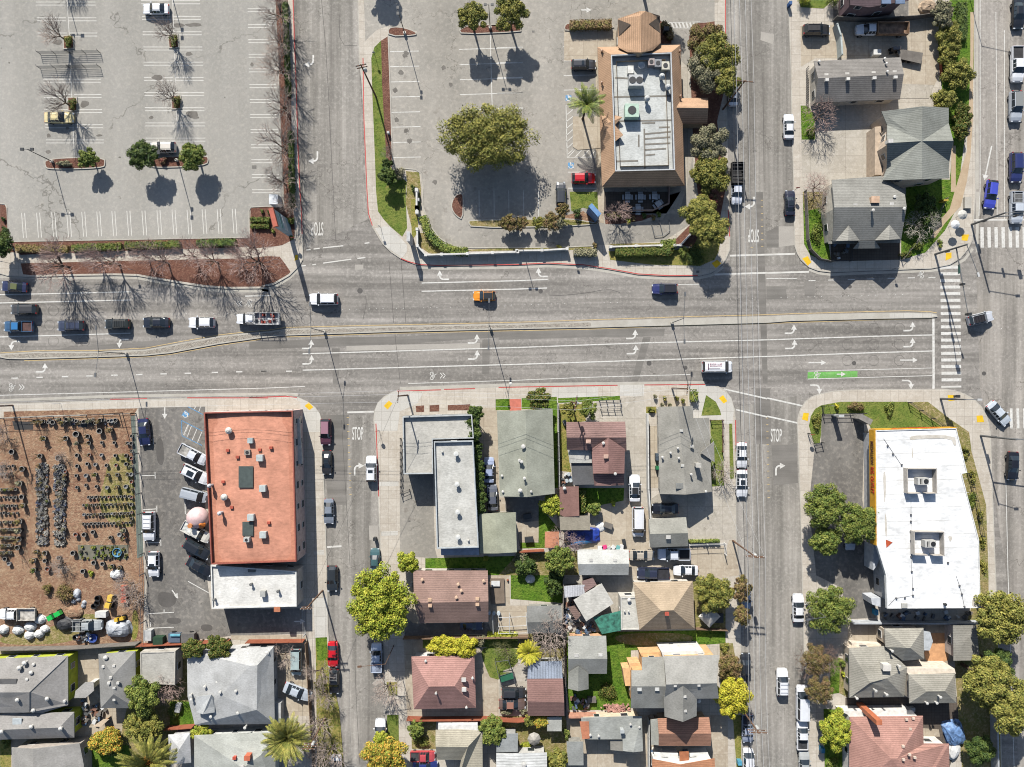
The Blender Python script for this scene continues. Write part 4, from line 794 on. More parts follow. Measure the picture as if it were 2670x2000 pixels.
e = house('large grey shingled corner house with rectangular skylight', '22:1312,192,3.6 1600,186,3.6 1605,285,3.7 1735,282,3.4 1757,893,3.4 1545,915,5.2 1328,910,3.6 1475,189,5.0 1510,289,5.1', 'ahfg hbci icdef'.replace('icdef', 'icdef'), (164, 160, 150), (224, 220, 210), course=0, rot=1) if 0 else house('large grey shingled corner house with rectangular skylight', '22:1312,192,3.6 1475,189,5.0 1600,186,3.8 1605,285,3.8 1735,282,3.2 1757,893,3.2 1545,915,5.2 1328,910,3.6', 'abgh bcdefg', (164, 160, 150), (224, 220, 210), course=0, rot=1)
roof(e, '22:1665,568,4.3 1775,478,3.4 1780,650,3.4', 'abc', roofmat((160, 156, 148), 0), mat((224, 220, 210), name='siding'), walls=False, name='dormer', th=0.3)
vents(e, '22:1490,842,4.9', 'skylight', 1.3, 0.3, (150, 150, 145)); vents(e, '22:1632,668,4.5', 'chimney', 0.8, 1.3, (206, 202, 192)); vents(e, '22:1505,388,5.0 1593,516,4.8 1515,675,5.1', 'vent', 0.6, 0.15, (210, 208, 200)); vents(e, '22:1412,568,4.4 1346,605,3.9 1480,612,4.8 1473,530,4.8 1582,745,4.9 1702,885,3.6', 'pipe', 0.4, 0.6)
e = house('grey gabled garage with one white vent near the tarmac court', '22:1238,1118,3.0 1545,1102,3.0 1560,1232,4.0 1248,1240,4.0 1562,1340,3.0 1250,1352,3.0', 'abcd dcef', (160, 158, 148), (222, 218, 208), cat='garage', name='garage', course=0); vents(e, '22:1398,1265,3.8', 'vent', 0.8, 0.2)
e = house('long white and grey gabled outbuilding in the back yard', '22:650,1375,3.0 1072,1370,3.0 1075,1485,3.8 652,1488,3.8 1070,1578,3.0 665,1578,3.0', 'abcd dcef', (200, 200, 194), (216, 214, 206), cat='garage', name='garage', course=0); vents(e, '22:762,1455,3.7 960,1455,3.7', 'vent', 0.6, 0.15)
e = house('brown gabled house with lit and shaded roof slopes', '12:1362,1450,3.4 1970,1450,3.4 13:1355,0,3.4 1968,0,3.4', 'abdc', (176, 142, 128), (214, 206, 196)) if 0 else None
e = house('brown gabled house with a light upper slope and dark lower slope', '13:1350,-38,3.4 1965,-38,3.4 1970,215,5.0 1358,230,5.0 1970,385,3.3 1405,395,3.3', 'abcd dcef', (160, 128, 116), (214, 206, 196), course=0.3)
vents(e, '13:1488,202,4.9 1880,192,4.9 1490,248,4.8 1880,238,4.8', 'vent', 0.65, 0.3, (232, 196, 164)); vents(e, '13:1427,30,3.8 1722,68,4.1 1748,120,4.4 1707,175,4.7 1932,40,3.9 1350,160,4.6', 'pipe', 0.5, 0.6, (236, 200, 170))
e = house('square house with pink-brown hipped roof and white gutters', '13:1335,672,3.4 1855,658,3.4 1868,1092,3.4 1355,1105,3.4 1480,918,5.6 1690,915,5.6', 'abfe bcf cdef daе'.replace('е', 'e'), (182, 134, 124), (236, 232, 226), course=0.3)
vents(e, '13:1768,858,5.0 1770,938,5.0', 'vent', 0.8, 0.35); vents(e, '13:1455,700,3.7 1540,965,5.2 1790,1080,3.6 1840,840,3.9', 'pipe', 0.4, 0.5)
e = house('brown gabled garage behind a faded blue lean-to', '23:235,855,3.6 530,850,3.6 540,1048,4.4 238,1038,4.4 542,1158,3.4 240,1158,3.4', 'abcd dcef', (150, 112, 104), (170, 140, 130), cat='garage', name='garage', course=0.3)
roof(e, '23:245,715,3.2 520,708,3.2 528,850,3.6 238,852,3.6', 'abcd', roofmat((150, 160, 176), 0.5, rot=1), mat((200, 196, 190), name='siding'), name='lean_to')
house('grey two-tone gabled shed under the big bare tree', '23:233,255,2.9 518,250,2.9 525,382,3.6 235,388,3.6 525,475,2.9 240,480,2.9', 'abcd dcef', (136, 136, 132), (160, 158, 150), cat='shed', name='shed', course=0)
e = house('white flat shed roof set askew with a dark stain', '23:618,205,3.0 850,68,3.4 948,232,3.4 722,380,3.0', 'abcd', roofmat((212, 208, 198), 0, grain=1.5, stain=0.25), (210, 205, 190), cat='shed', name='shed')
house('corrugated patio roof left of the askew white shed', '23:540,90,2.8 710,78,2.8 712,165,2.8 545,185,2.8', 'abcd', (196, 196, 200), (120, 116, 110), cat='patio roof', name='patio_roof', course=0.3, rot=1, wins=False)
house('brown roof wedge north of the askew white shed', '23:685,50,2.7 778,22,2.7 808,78,2.9 712,140,2.9', 'abcd', (140, 112, 108), (130, 110, 100), cat='patio roof', name='patio_roof', course=0.3, wins=False)
house('small brown roof touching the askew white shed on the west', '23:570,262,2.6 628,252,2.6 680,330,2.6 638,372,2.6', 'abcd', (138, 112, 102), (130, 110, 100), cat='shed', name='shed', wins=False)
house('green mesh shade canopy stretched beside the tan house', '23:778,348,2.6 1008,290,2.8 1008,455,2.6 850,488,2.4', 'abcd', mat((72, 148, 124), 0.8, name='green_shade_mesh', var=0.3), (60, 110, 95), cat='canopy', name='shade_canopy', wins=False, ov=0.02) if 0 else None
house('brown-grey flat roof behind the long white outbuilding', '23:665,0,2.9 1020,0,2.9 1020,70,2.9 850,62,2.9 700,20,2.9', 'abcde', (110, 104, 98), (200, 190, 170), cat='shed', name='shed', course=0, wins=False) if 0 else None
e = house('tan hip-roofed house with a dark slate south slope', '23:1110,60,3.5 1600,48,3.5 1615,440,3.4 1160,450,3.4 1340,292,5.8 1440,288,5.8', 'abfe bcf cdef dae', (186, 164, 136), (222, 216, 205), course=0.3, stain=0.2); vents(e, '23:1383,312,5.5', 'chimney', 0.6, 0.4, (206, 100, 80))
flat('', '23:1005,182 1152,180 1158,448 1012,450', 3.3, (206, 202, 190), (226, 222, 212), 0.15, e=e); vents(e, '23:1073,200,3.1', 'turbine', 0.8, 0.6); vents(e, '23:1035,290,3.1 1068,290,3.1', 'pipe', 0.3, 0.5)
e = house('grey gabled cottage with a small front gable', '23:572,502,3.1 886,500,3.1 895,688,4.5 574,688,4.5 892,812,3.4 745,812,3.4 575,812,3.4', 'abcd dcefg', (158, 158, 152), (226, 180, 140), course=0)
roof(e, '23:575,802,3.6 658,752,4.6 740,808,3.6 742,938,3.4 655,955,4.5 572,935,3.4', 'abef bcde', roofmat((150, 150, 142), 0, rot=1), mat((200, 180, 160), name='siding')); vents(e, '23:642,658,4.4 840,655,4.4', 'vent', 0.75, 0.12)
e = house('big grey house of stepped gables with a white upper deck', '23:1180,676,5.4 1360,672,5.4 1378,915,6.8 1095,915,6.8 1095,785,6.0 1182,785,6.0 1362,1095,5.2 1090,1095,5.2', 'abcdef dcgh', (158, 157, 150), (238, 186, 132), course=0)
roof(e, '23:1362,668,6.4 1815,658,6.4 1800,890,8.2 1382,900,8.2 1815,1015,6.8 1365,1020,6.4', 'abcd dcef', roofmat((162, 160, 154), 0), mat((236, 190, 140), name='stucco'))
roof(e, '23:1362,992,6.6 1520,908,8.0 1635,990,6.6 1632,1160,6.4 1520,1208,7.8 1368,1165,6.4', 'abef bcde', roofmat((150, 148, 142), 0, rot=1), mat((226, 196, 160), name='stucco'))
mb = MB(); mb.prism(WP('23:1342,632 1685,620 1725,690 1362,700', 4.6), 0.1, 4.6); mb.build('deck', mat((244, 242, 236), name='white_deck'), e)
MB().prism(WP('23:1165,640 1345,632 1350,676 1182,678', 3.0), 0.1, 3.0).build('annex', mat((240, 192, 138), 0.85, name='peach_stucco'), e); MB().prism(WP('23:1075,728 1165,722 1182,785 1085,785', 3.0), 0.1, 3.0).build('annex', mat((240, 192, 138), 0.85, name='peach_stucco'), e); MB().prism(WP('23:1020,765 1080,760 1098,912 1045,912', 2.6), 0.1, 2.6).build('annex', mat((240, 192, 138), 0.85, name='peach_stucco'), e)
vents(e, '23:1160,938,6.6 1305,936,6.6', 'skylight', 0.75, 0.3, (225, 225, 220)); vents(e, '23:1535,1000,7.8 1538,1118,7.7 1455,910,8 1650,906,8', 'vent', 0.5, 0.15); vents(e, '23:1645,1025,5.2', 'turbine', 0.9, 0.5)
e = house('grey and rust flat-roofed house with a square chimney', '23:680,1175,3.2 1180,1160,3.2 1190,1450,3.4 1110,1458,3.8 1025,1448,3.4 1022,1352,3.2 690,1352,3.2', 'abcdefg', roofmat((164, 166, 160), 0, grain=1.6, stain=0.1), (232, 214, 186))
roof(e, '23:668,1205,3.3 745,1205,3.3 750,1345,3.3 690,1352,3.3', 'abcd', roofmat((206, 128, 92), 0, grain=1.5), None, walls=False, name='rusty_roof_panel', th=0.05)
vents(e, '23:1012,1265,3.2', 'chimney', 0.6, 1.0, (200, 205, 205)); vents(e, '23:823,1318,3.2 1085,1222,3.2 1158,1245,3.2 755,1310,3.2', 'pipe', 0.4, 0.4)
roof(e, '23:920,1355,2.8 1025,1355,2.8 1025,1450,2.8 922,1440,2.8', 'abcd', roofmat((150, 146, 136), 0), mat((214, 200, 180), name='siding'), name='lean_to')
house('narrow grey shed roof beside the tan court', '23:560,1372,2.8 698,1372,2.8 700,1566,2.8 575,1566,2.8', 'abcd', (152, 154, 150), (160, 158, 150), cat='shed', name='shed', course=0)
e = house('terracotta-brown gabled house shaded by its tall neighbour', '23:1252,1190,3.2 1310,1180,3.3 1735,1170,3.3 1752,1305,4.0 1320,1308,4.2 1750,1405,3.2 1320,1405,3.2 1258,1395,3.2', 'bcde edfg'.replace('edfg', 'edfg'), (184, 132, 106), (214, 190, 160), course=0.3)
roof(e, '23:1252,1192,3.2 1318,1182,3.3 1325,1402,3.2 1258,1396,3.2', 'abcd', roofmat((172, 172, 162), 0), mat((214, 200, 180), name='siding'))
e = house('white-walled orange-roofed house cut by the bottom edge', '23:1265,1515,4.0 1500,1560,4.6 1780,1510,4.0 1790,1800,4.0 1500,1800,4.6 1270,1800,4.0', 'abef bcde', (204, 138, 98), (245, 242, 236), course=0.3)
mb = MB(); mb.prism(WP('23:1490,1458 1568,1455 1568,1535 1492,1535', 2.8), 2.6, 2.8); mb.build('porch_roof', mat((186, 118, 80), name='porch_shingle'), e); MB().prism(WP('23:1280,1462 1480,1470 1480,1560 1290,1515', 2.0), 0.1, 2.0).build('deck', mat((246, 245, 240), name='white_deck'), e); MB().prism(WP('23:1575,1470 1725,1462 1740,1510 1580,1545', 2.0), 0.1, 2.0).build('deck', mat((246, 245, 240), name='white_deck'), e)
e = house('white metal-roofed building at the bottom edge', '22:0,0,0' if 0 else '13:2035,1470,3.6 23:160,1468,3.8 398,1462,3.4 402,1800,3.4 23:160,1800,3.8 13:2035,1800,3.6', 'abef bcde', roofmat((226, 226, 222), 0.5, grain=1, name='white_metal_roof'), (206, 204, 198)); vents(e, '23:208,1555,3.7', 'pipe', 0.8, 0.3)
house('slate grey flat roof beside the white metal roof', '13:2040,1310,3.2 23:160,1305,3.2 158,1455,3.2 13:2035,1460,3.2', 'abcd', (160, 164, 164), (176, 176, 172), cat='shed', name='shed', course=0, wins=False)
house('low white-framed flat roof by the folded patio umbrella', '23:400,1170,2.6 520,1170,2.6 520,1285,2.6 400,1285,2.6', 'abcd', (176, 176, 168), (230, 228, 222), cat='shed', name='shed', course=0, wins=False)
V = '13:1532,1282,3.4 1725,1270,4.8 1920,1285,3.4 1925,1800,3.4 1800,1800,4.8 1550,1800,3.4 1550,1520,3.6 1740,1520,3.6 1802,1418,4.9 1535,1415,4.9'
e = house('greenish-tan hipped house at the bottom with a white porch', '13:1535,1275,3.4 1740,1272,3.6 1800,1415,4.8 1535,1412,4.7 1745,1522,3.4 1550,1520,3.4 1920,1285,3.4 1925,1800,3.4 1690,1800,3.4 1720,1268,3.8', 'abcd dcef bjgc'.replace('bjgc', 'bgc') + ' cghie'.replace('cghie', 'cghie'), (176, 168, 148), (226, 222, 214), course=0.3)
mb = MB(); mb.prism(WP('13:1555,1235 1880,1230 1890,1290 1720,1268 1555,1275', 2.6), 0.1, 2.6); mb.build('porch', mat((242, 241, 238), name='white_porch'), e)
# SW houses
e = house('grey hip-roofed house with lime green walls, larger one', '03:-300,700,3.7 560,665,3.7 560,1070,3.7 350,1135,3.7 120,1140,3.7 -300,1135,3.7 242,965,5.7 242,1130,4.4 -300,965,5.7', 'abgi bcdhg gheFi'.replace('gheFi', 'ghefi'), (158, 154, 150), (196, 206, 72), course=0)
vents(e, '03:222,712,4.0 180,752,4.3', 'turbine', 0.9, 0.9); vents(e, '03:268,795,4.5 400,1010,4.4 155,1020,5.0 287,1105,4.0', 'turbine', 0.8, 0.6); vents(e, '03:232,850,4.8 285,728,4.1 540,1030,3.7', 'pipe', 0.5, 0.4); vents(e, '03:70,905,5.1', 'skylight', 3.0, 0.2, (110, 108, 106))
e = house('grey hip-roofed wing with lime green end wall', '03:-300,1150,3.4 610,1128,3.4 612,1338,3.3 -300,1362,3.3 490,1255,4.5 50,1272,4.5 -300,1278,4.5', 'abefg bce cdgfe', (158, 154, 150), (196, 206, 72), course=0); vents(e, '03:145,1205,4.0', 'skylight', 1.6, 0.9, (205, 212, 214)); vents(e, '03:25,1280,4.3 510,1255,4.3 268,1240,4.3', 'turbine', 0.8, 0.6)
e = house('narrow grey hip-roofed house with lime green side wall', '03:810,650,3.3 1115,625,3.3 1120,1095,3.2 830,1095,3.2 932,822,4.7 935,980,4.7', 'abe bcfe cdf dafe'.replace('dafe', 'daef'), (152, 150, 146), (196, 206, 72), course=0)
vents(e, '03:880,672,3.5', 'turbine', 0.9, 0.6); vents(e, '03:855,750,3.8 942,745,4.1 915,840,4.6 975,885,4.5 945,925,4.5 900,885,4.5 945,1022,4.0', 'vent', 0.5, 0.3)
flat('pale grey flat-roofed house with a domed skylight', '03:1155,635 1445,625 1440,905 1158,890', 3.1, (188, 184, 174), (206, 200, 188), 0.1, name='house', cat='house')
V = '03:1545,620,3.6 13:200,590,3.6 212,835,3.6 210,1225,3.4 03:1605,1230,3.4 1545,1000,3.6 1735,990,4.8 1800,1000,5.0 2055,745,5.4 2110,1110,5.4 13:70,740,5.4'
e = house('large pale grey hip-roofed house between two bushy trees', '03:1540,622,3.4 13:198,592,3.4 210,1225,3.2 03:1605,1232,3.2 1545,998,3.4 1820,990,5.0 2060,745,5.6 13:66,742,5.6 62,1110,5.4 03:2110,1110,5.4', 'abhg gfea'.replace('gfea', 'gfea') + ' hbci icdj'.replace('icdj', 'icdj') + ' jdeF'.replace('jdeF', 'jdef') + ' ghijf'.replace('ghijf', 'ghijf'), (190, 190, 188), (206, 206, 204), course=0)
roof(e, '03:1615,1000,4.6 1740,985,5.2 1768,1020,4.6 1768,1130,4.6 1672,1145,5.2 1618,1130,4.6', 'abef bcde'.replace('bcde', 'bcde'), roofmat((182, 184, 184), 0, rot=1), mat((200, 200, 200), name='siding'), wins=False, name='dormer')
vents(e, '03:1955,940,4.8 1825,950,4.6 1700,905,4.0 1803,868,3.9 1970,1120,4.2 2030,1240,3.4 1750,1150,3.8 1590,1010,3.6 1585,975,3.6', 'pipe', 0.5, 0.8); vents(e, '03:1670,790,3.8 1780,785,3.9', 'skylight', 0.6, 0.15, (90, 95, 100)); vents(e, '13:150,635,3.8', 'turbine', 0.9, 0.5)
e = house('pale green-grey hipped house at the bottom left of the street', '03:1600,1320,3.4 13:145,1295,3.4 215,1320,3.4 215,1800,3.4 03:1600,1800,3.4 2150,1480,5.0 2000,1590,5.4 13:215,1320,3.4', 'abfg'.replace('abfg', 'abfg') + ' bcdgf'.replace('bcdgf', 'bcdf') + ' dgf'.replace('dgf', 'dgf') + ' ageg'.replace('ageg', 'aeg') + ' gde'.replace('gde', 'gde'), (176, 178, 170), (220, 222, 218), course=0)
vents(e, '03:2055,1480,4.8', 'chimney', 0.9, 1.1, (214, 116, 84)); vents(e, '03:1940,1495,4.7', 'chimney', 0.5, 0.5, (214, 96, 74)); vents(e, '03:2005,1565,5.2', 'pipe', 0.5, 0.5)
house('tan-grey gabled house beside the big orange-hearted palm', '03:95,1420,3.4 270,1430,5.0 655,1385,3.6 690,1560,3.4 690,1800,3.4 280,1800,5.0 110,1800,3.4 420,1520,5.0', 'abfg bchdef'.replace('bchdef', 'bcdef'), (168, 164, 158), (190, 180, 170), course=0)
house('pale pyramid-roofed outbuilding behind the orange-hearted palm', '03:1385,1315,2.9 1565,1300,2.9 1575,1545,2.9 1400,1560,2.9 1480,1430,3.9', 'abe bce cde dae', (202, 202, 202), (205, 205, 203), cat='shed', name='shed', course=0, wins=False)
house('small grey-topped shed with white side', '03:612,962,2.6 700,905,2.6 740,1000,2.6 700,1010,2.6 620,1012,2.6', 'abde bcd'.replace('abde', 'abde'), (150, 146, 142), (232, 228, 222), cat='shed', name='shed', wins=False, course=0) if 0 else house('small grey-topped shed between the lime green houses', '03:622,952,2.8 700,882,2.8 770,880,2.8 775,950,2.8 705,1010,2.8 612,1012,2.8', 'abdef'.replace('abdef', 'abcdef'), (176, 172, 166), (232, 228, 222), cat='shed', name='shed', wins=False, course=0)
house('small wooden crate shed beside the narrow lime green house', '03:765,1245,2.2 850,1188,2.2 898,1188,2.2 830,1250,2.2', 'abcd', (214, 190, 160), (190, 150, 110), cat='shed', name='shed', wins=False, course=0)
# SE block
WOUT = '32:990,385 1655,368 1745,735 1700,745 1842,1290 33:1855,270 1085,275 32:1075,1580 1000,1335'
e = flat('white flat-roofed outlet store with yellow lettered fascia', WOUT, 6.2, roofmat((250, 250, 250), 0, grain=0.8, name='white_roof_coating', stain=0.12), (205, 205, 206), 0.12, (246, 246, 244), cat='store', name='outlet_store', over=0.9, wt=0.15)
fy = mat((240, 180, 46), 0.6, name='yellow_fascia'); pts = WP('32:990,385 1655,368 1000,1335', 6.2); mb = MB()
for a, b_ in ((pts[0], pts[1]), (pts[2], pts[0])):
    d = (b_-a); n_ = Vector((d.y, -d.x, 0)).normalized()*(-0.08 if a == pts[0] else -0.08); c = (a+b_)/2
    nn = Vector((-d.y, d.x, 0)).normalized(); nn = nn if (nn.dot(a-e.location) > 0) else -nn
    mb.box((c.x+nn.x*0.09, c.y+nn.y*0.09, 5.2), (d.length, 0.14, 1.96), math.atan2(d.y, d.x))
mb.build('fascia', fy, e)
def fasc(s, a, b_, c, m, hz=5.15):
    """raised letters reading from a to b on the fascia facing west or north"""
    d = (b_-a); d.z = 0; L = d.length; d.normalize(); up = Vector((0, 0, 1)); nn = d.cross(up)
    R = Matrix((d, up, nn)).transposed().to_4x4(); cen = (a+b_)/2; pos = Vector((cen.x, cen.y, hz))+nn*0.19
    return R, pos, L
wa, wb_ = pts[0], pts[2]
for s, t0, t1, m, sc_ in (('MEDALLION', 0.09, 0.31, mat((90, 40, 20), name='brown_letters'), 1.35), ('RUG', 0.325, 0.385, mat((214, 40, 22), name='red_letters'), 1.5), ('OUTLET', 0.40, 0.56, mat((214, 40, 22), name='red_letters'), 1.5)):
    a = wa.lerp(wb_, t0); b_ = wa.lerp(wb_, t1); R, pos, L = fasc(s, a, b_, 0, m)
    text('fascia_lettering', s, None, 0, 0, 0, m, 0, parent=e, M4=Matrix.Translation(pos) @ R @ Matrix.Diagonal((L/(len(s)*0.66), sc_, 1, 1)), ext=0.03)
a = pts[1].lerp(pts[0], 0.15); b_ = pts[1].lerp(pts[0], 0.8)
R, pos, L = fasc('', a, b_, 0, None); text('fascia_lettering', 'MEDALLION RUG OUTLET', None, 0, 0, 0, mat((214, 40, 22), name='red_letters'), 0, parent=e, M4=Matrix.Translation(pos) @ R @ Matrix.Diagonal((L/13.0, 1.3, 1, 1)), ext=0.03)
for s, g_ in (('32:1252,703 1492,703 1495,905 1255,905', 1), ('32:1308,1222 1552,1225 1555,1420 1312,1412', 2)):
    q = WP(s, 7.3); mb = MB()
    wallmb(mb, q[:2], 0.12, 6.05, 7.3); wallmb(mb, q[1:3], 0.12, 6.05, 7.3); wallmb(mb, [q[3], q[0]], 0.12, 6.05, 7.3)
    a, b_ = q[3], q[2]; wallmb(mb, [a, a.lerp(b_, 0.44)], 0.12, 6.05, 7.3); wallmb(mb, [a.lerp(b_, 0.64), b_], 0.12, 6.05, 7.3); mb.build('equipment_screen', mat((206, 198, 188), name='screen_panel'), e)
    c = sum(q, Vector())/4; mb = MB(); mb.box((c.x+0.2, c.y-0.05, 6.75), (1.9, 1.2, 1.2)); o = mb.build('air_conditioner', mat((214, 212, 206), 0.5, name='unit_casing'), e)
    f = MB(); f.cone((c.x+0.65, c.y-.05, 7.35), [(0.42, 0), (0.42, 0.06)], 14); f.box((c.x-.35, c.y-.05, 7.38), (0.12, 0.9, 0.05)); f.box((c.x-.1, c.y-.05, 7.38), (0.1, 0.9, 0.05)); ff = f.build('fan', mat((40, 40, 42), name='fan_grille'), o); ff.data.transform(Matrix.Translation(-e.location))
mb = MB()
for s in ('33:1290,0 1295,165 1150,190 1095,250', '33:1650,0 1678,80 1700,160 1720,260', '32:1055,455 1200,670', '32:1280,970 1283,1560'): strip(mb, WP(s, 6.1), 0.06, 6.14)
for s in ('33:1295,108 1295,165 1158,188 1228,183 1678,85 1698,155 1718,258', '32:1086,513 1130,580 1202,668 1278,1080 1278,1135 1275,1222 1277,1295 1280,1425 1285,1548 1583,1475'):
    for p in WP(s, 6.1): mb.box((p.x, p.y, 6.2), (0.25, 0.25, 0.25))
mb.build('conduit', mat((110, 110, 112), name='conduit_metal'), e)
mb = MB(); dm = ground('roof_grime', [(206, 198, 184), (228, 222, 212)], 1.2, 6)
for s in ('32:1265,440 1330,425 1640,425 1655,500 1640,520 1610,450 1340,455 1280,470', '32:1050,740 1072,720 1075,900 1062,1000 1058,900', '32:1065,1060 1080,1100 1085,1260 1068,1260', '32:1585,1255 1625,1262 1610,1305 1595,1290', '33:1790,180 1850,240 1845,262 1780,262', '32:1290,500 1300,620 1288,600'): mb.prism(smoothp(WP(s, 6.1), 1), 6.085, 6.11)
mb.build('roof_grime', dm, e); mb = MB()
for k in range(9): a, b_ = WP('32:%d,%d %d,%d' % (1010, 470+k*112, 1690+k*17, 450+k*112), 6.1); strip(mb, [a, b_], .07, 6.083)
mb.build('membrane_seams', mat((216, 214, 208), name='seam_grey'), e)
mb = MB(); mb.prism(WP('32:1072,1285 1128,1308 1078,1352', 6.1), 6.1, 6.15); mb.build('rust_stain_sheet', mat((206, 92, 48), name='rusty_sheet'), e)
vents(e, '33:1222,248,6.1', 'vent', 1.0, 0.3, (196, 194, 186)); vents(e, '33:1552,235,6.1', 'pipe', 0.5, 0.5, (60, 60, 60))
MB().prism(WP('32:972,1335 1065,1330 1000,1500 970,1540', 3.4), 0.12, 3.4).build('lean_to', mat((214, 218, 224), name='pale_sheeting'), e); MB().prism(WP('33:952,190 1030,185 1030,262 960,240', 3.4), 0.12, 3.4).build('lean_to', mat((214, 218, 224), name='pale_sheeting'), e)
GRG = (168, 163, 150)
e = house('greige hip-roofed house with linked ridges and pale ridge caps', '33:770,600,3.4 1065,585,3.4 1250,760,3.8 1225,1000,3.3 775,1010,3.3 945,885,5.2 1080,850,5.2 780,600,3.4', 'abcgf'.replace('abcgf', 'abcgf') + ' cdg'.replace('cdg', 'cdg') + ' defg'.replace('defg', 'defg') + ' afe'.replace('afe', 'afe'), GRG, (230, 214, 192), course=0.3)
roof(e, '33:1062,440,4.2 1385,435,4.2 1388,690,4.0 1215,705,4.0 1070,590,4.2 1240,598,5.6 1275,598,5.6', 'abgf bcg cdfg'.replace('cdfg', 'cdfg') + ' defa'.replace('defa', 'deaf').replace('deaf', 'defx') .replace('defx', 'def') + ' eaf', roofmat(GRG, 0.3), mat((230, 214, 192), name='stucco'))
roof(e, '33:1262,818,4.6 1645,808,4.6 1655,1052,4.4 1268,1055,4.4 1410,958,5.6 1560,955,5.6', 'abfe bcf cdef dae', roofmat(GRG, 0.3), mat((232, 220, 202), name='stucco'))
vents(e, '33:1068,750,5.0', 'chimney', 1.3, 0.6, (238, 232, 222)); vents(e, '33:1170,738,4.6 975,938,4.6 1065,970,4.2 1505,990,5.2 1395,1040,4.5 1475,1038,4.5 820,1000,3.4 1110,612,4.3', 'pipe', 0.45, 0.8)
MB().prism(WP('33:790,555 1062,572 1060,590 800,600', 1.4), 0.12, 1.4).build('terrace', mat((245, 232, 214), name='cream_terrace'), e); MB().prism(WP('33:1215,765 1640,770 1650,812 1262,818', 3.6), 0.12, 3.6).build('terrace', mat((245, 232, 214), name='cream_terrace'), e)
mb = MB(); mb.prism(WP('33:1385,460 1440,470 1462,545 1435,620 1388,618', 2.6), 0.12, 2.6); mb.build('bay', mat((205, 210, 214), name='bay_paint'), e)
e = house('garage in tree shade behind the greige house', '33:1628,415,3.4 1820,415,3.4 1850,700,3.4 1632,705,3.4 1720,560,3.6', 'abe bce cde dae', (160, 156, 146), (206, 196, 190), cat='garage', name='garage', course=0.3)

e = house('large pink-brown hip-roofed house with leaning brick chimney', '33:775,1168,3.7 1380,1160,3.7 1385,1388,3.7 1595,1390,3.7 1600,1800,3.6 1360,1800,5.6 1060,1800,4.6 770,1800,3.6 1120,1515,6.2 1170,1510,6.2', 'abji bcj cdefj'.replace('cdefj', 'cdefj') + ' jfgi'.replace('jfgi', 'jfgi') + ' aihx'.replace('aihx', 'aih') + ' igh', (188, 138, 124), (240, 234, 226), course=0.3)
vents(e, '33:1240,1185,4.0 1270,1262,4.3 1212,1405,5.5 1265,1475,5.9 1308,1498,5.6 1215,1515,6.1 1295,1175,3.9', 'vent', 0.45, 0.35, (236, 214, 196))
mb = MB(); a = W(P('33:890,1108')[0], 0.2); v = W(P('33:1020,1215')[0], 7.2); mb.box((v.x, v.y, 3.7), (1.0, 0.8, 7.0)); mb.build('chimney', mat((206, 122, 84), name='brick'), e)
mb = MB(); mb.prism(WP('33:700,1118 1290,1110 1330,1160 790,1165', 2.2), 0.12, 2.2); mb.build('terrace', mat((244, 240, 234), name='white_terrace'), e)
# ------------------------------------------------------------------ vehicles
TYRE = mat((34, 34, 36), 0.9, 0.2, var=0, name='tyre_rubber'); RIM = mat((170, 172, 175), 0.35, 0.6, 0.7, var=0, name='wheel_rim')
LAMPW = mat((225, 230, 235), 0.2, 0.8, var=0, name='headlamp_glass'); LAMPR = mat((190, 20, 20), 0.3, 0.6, var=0, name='tail_lamp'); TRIM = mat((40, 40, 42), 0.6, var=0, name='black_trim')
CB = {}
def paint(c):
    if c in CB: return CB[c]
    m, nt, b = base('car_paint', 0.32, 0.5); b.inputs['Coat Weight'].default_value = 0.5; b.inputs['Coat Roughness'].default_value = 0.08
    g = nt.nodes.new('ShaderNodeNewGeometry'); C = col(c, 0.5)
    f = ramp(nt, noise(nt, g.outputs['Position'], 1.6, 3), 0.3, 0.7)
    nt.links.new(mixc(nt, tuple(v*0.9 for v in C[:3])+(1,), C, f), b.inputs[0]); CB[c] = m; return m
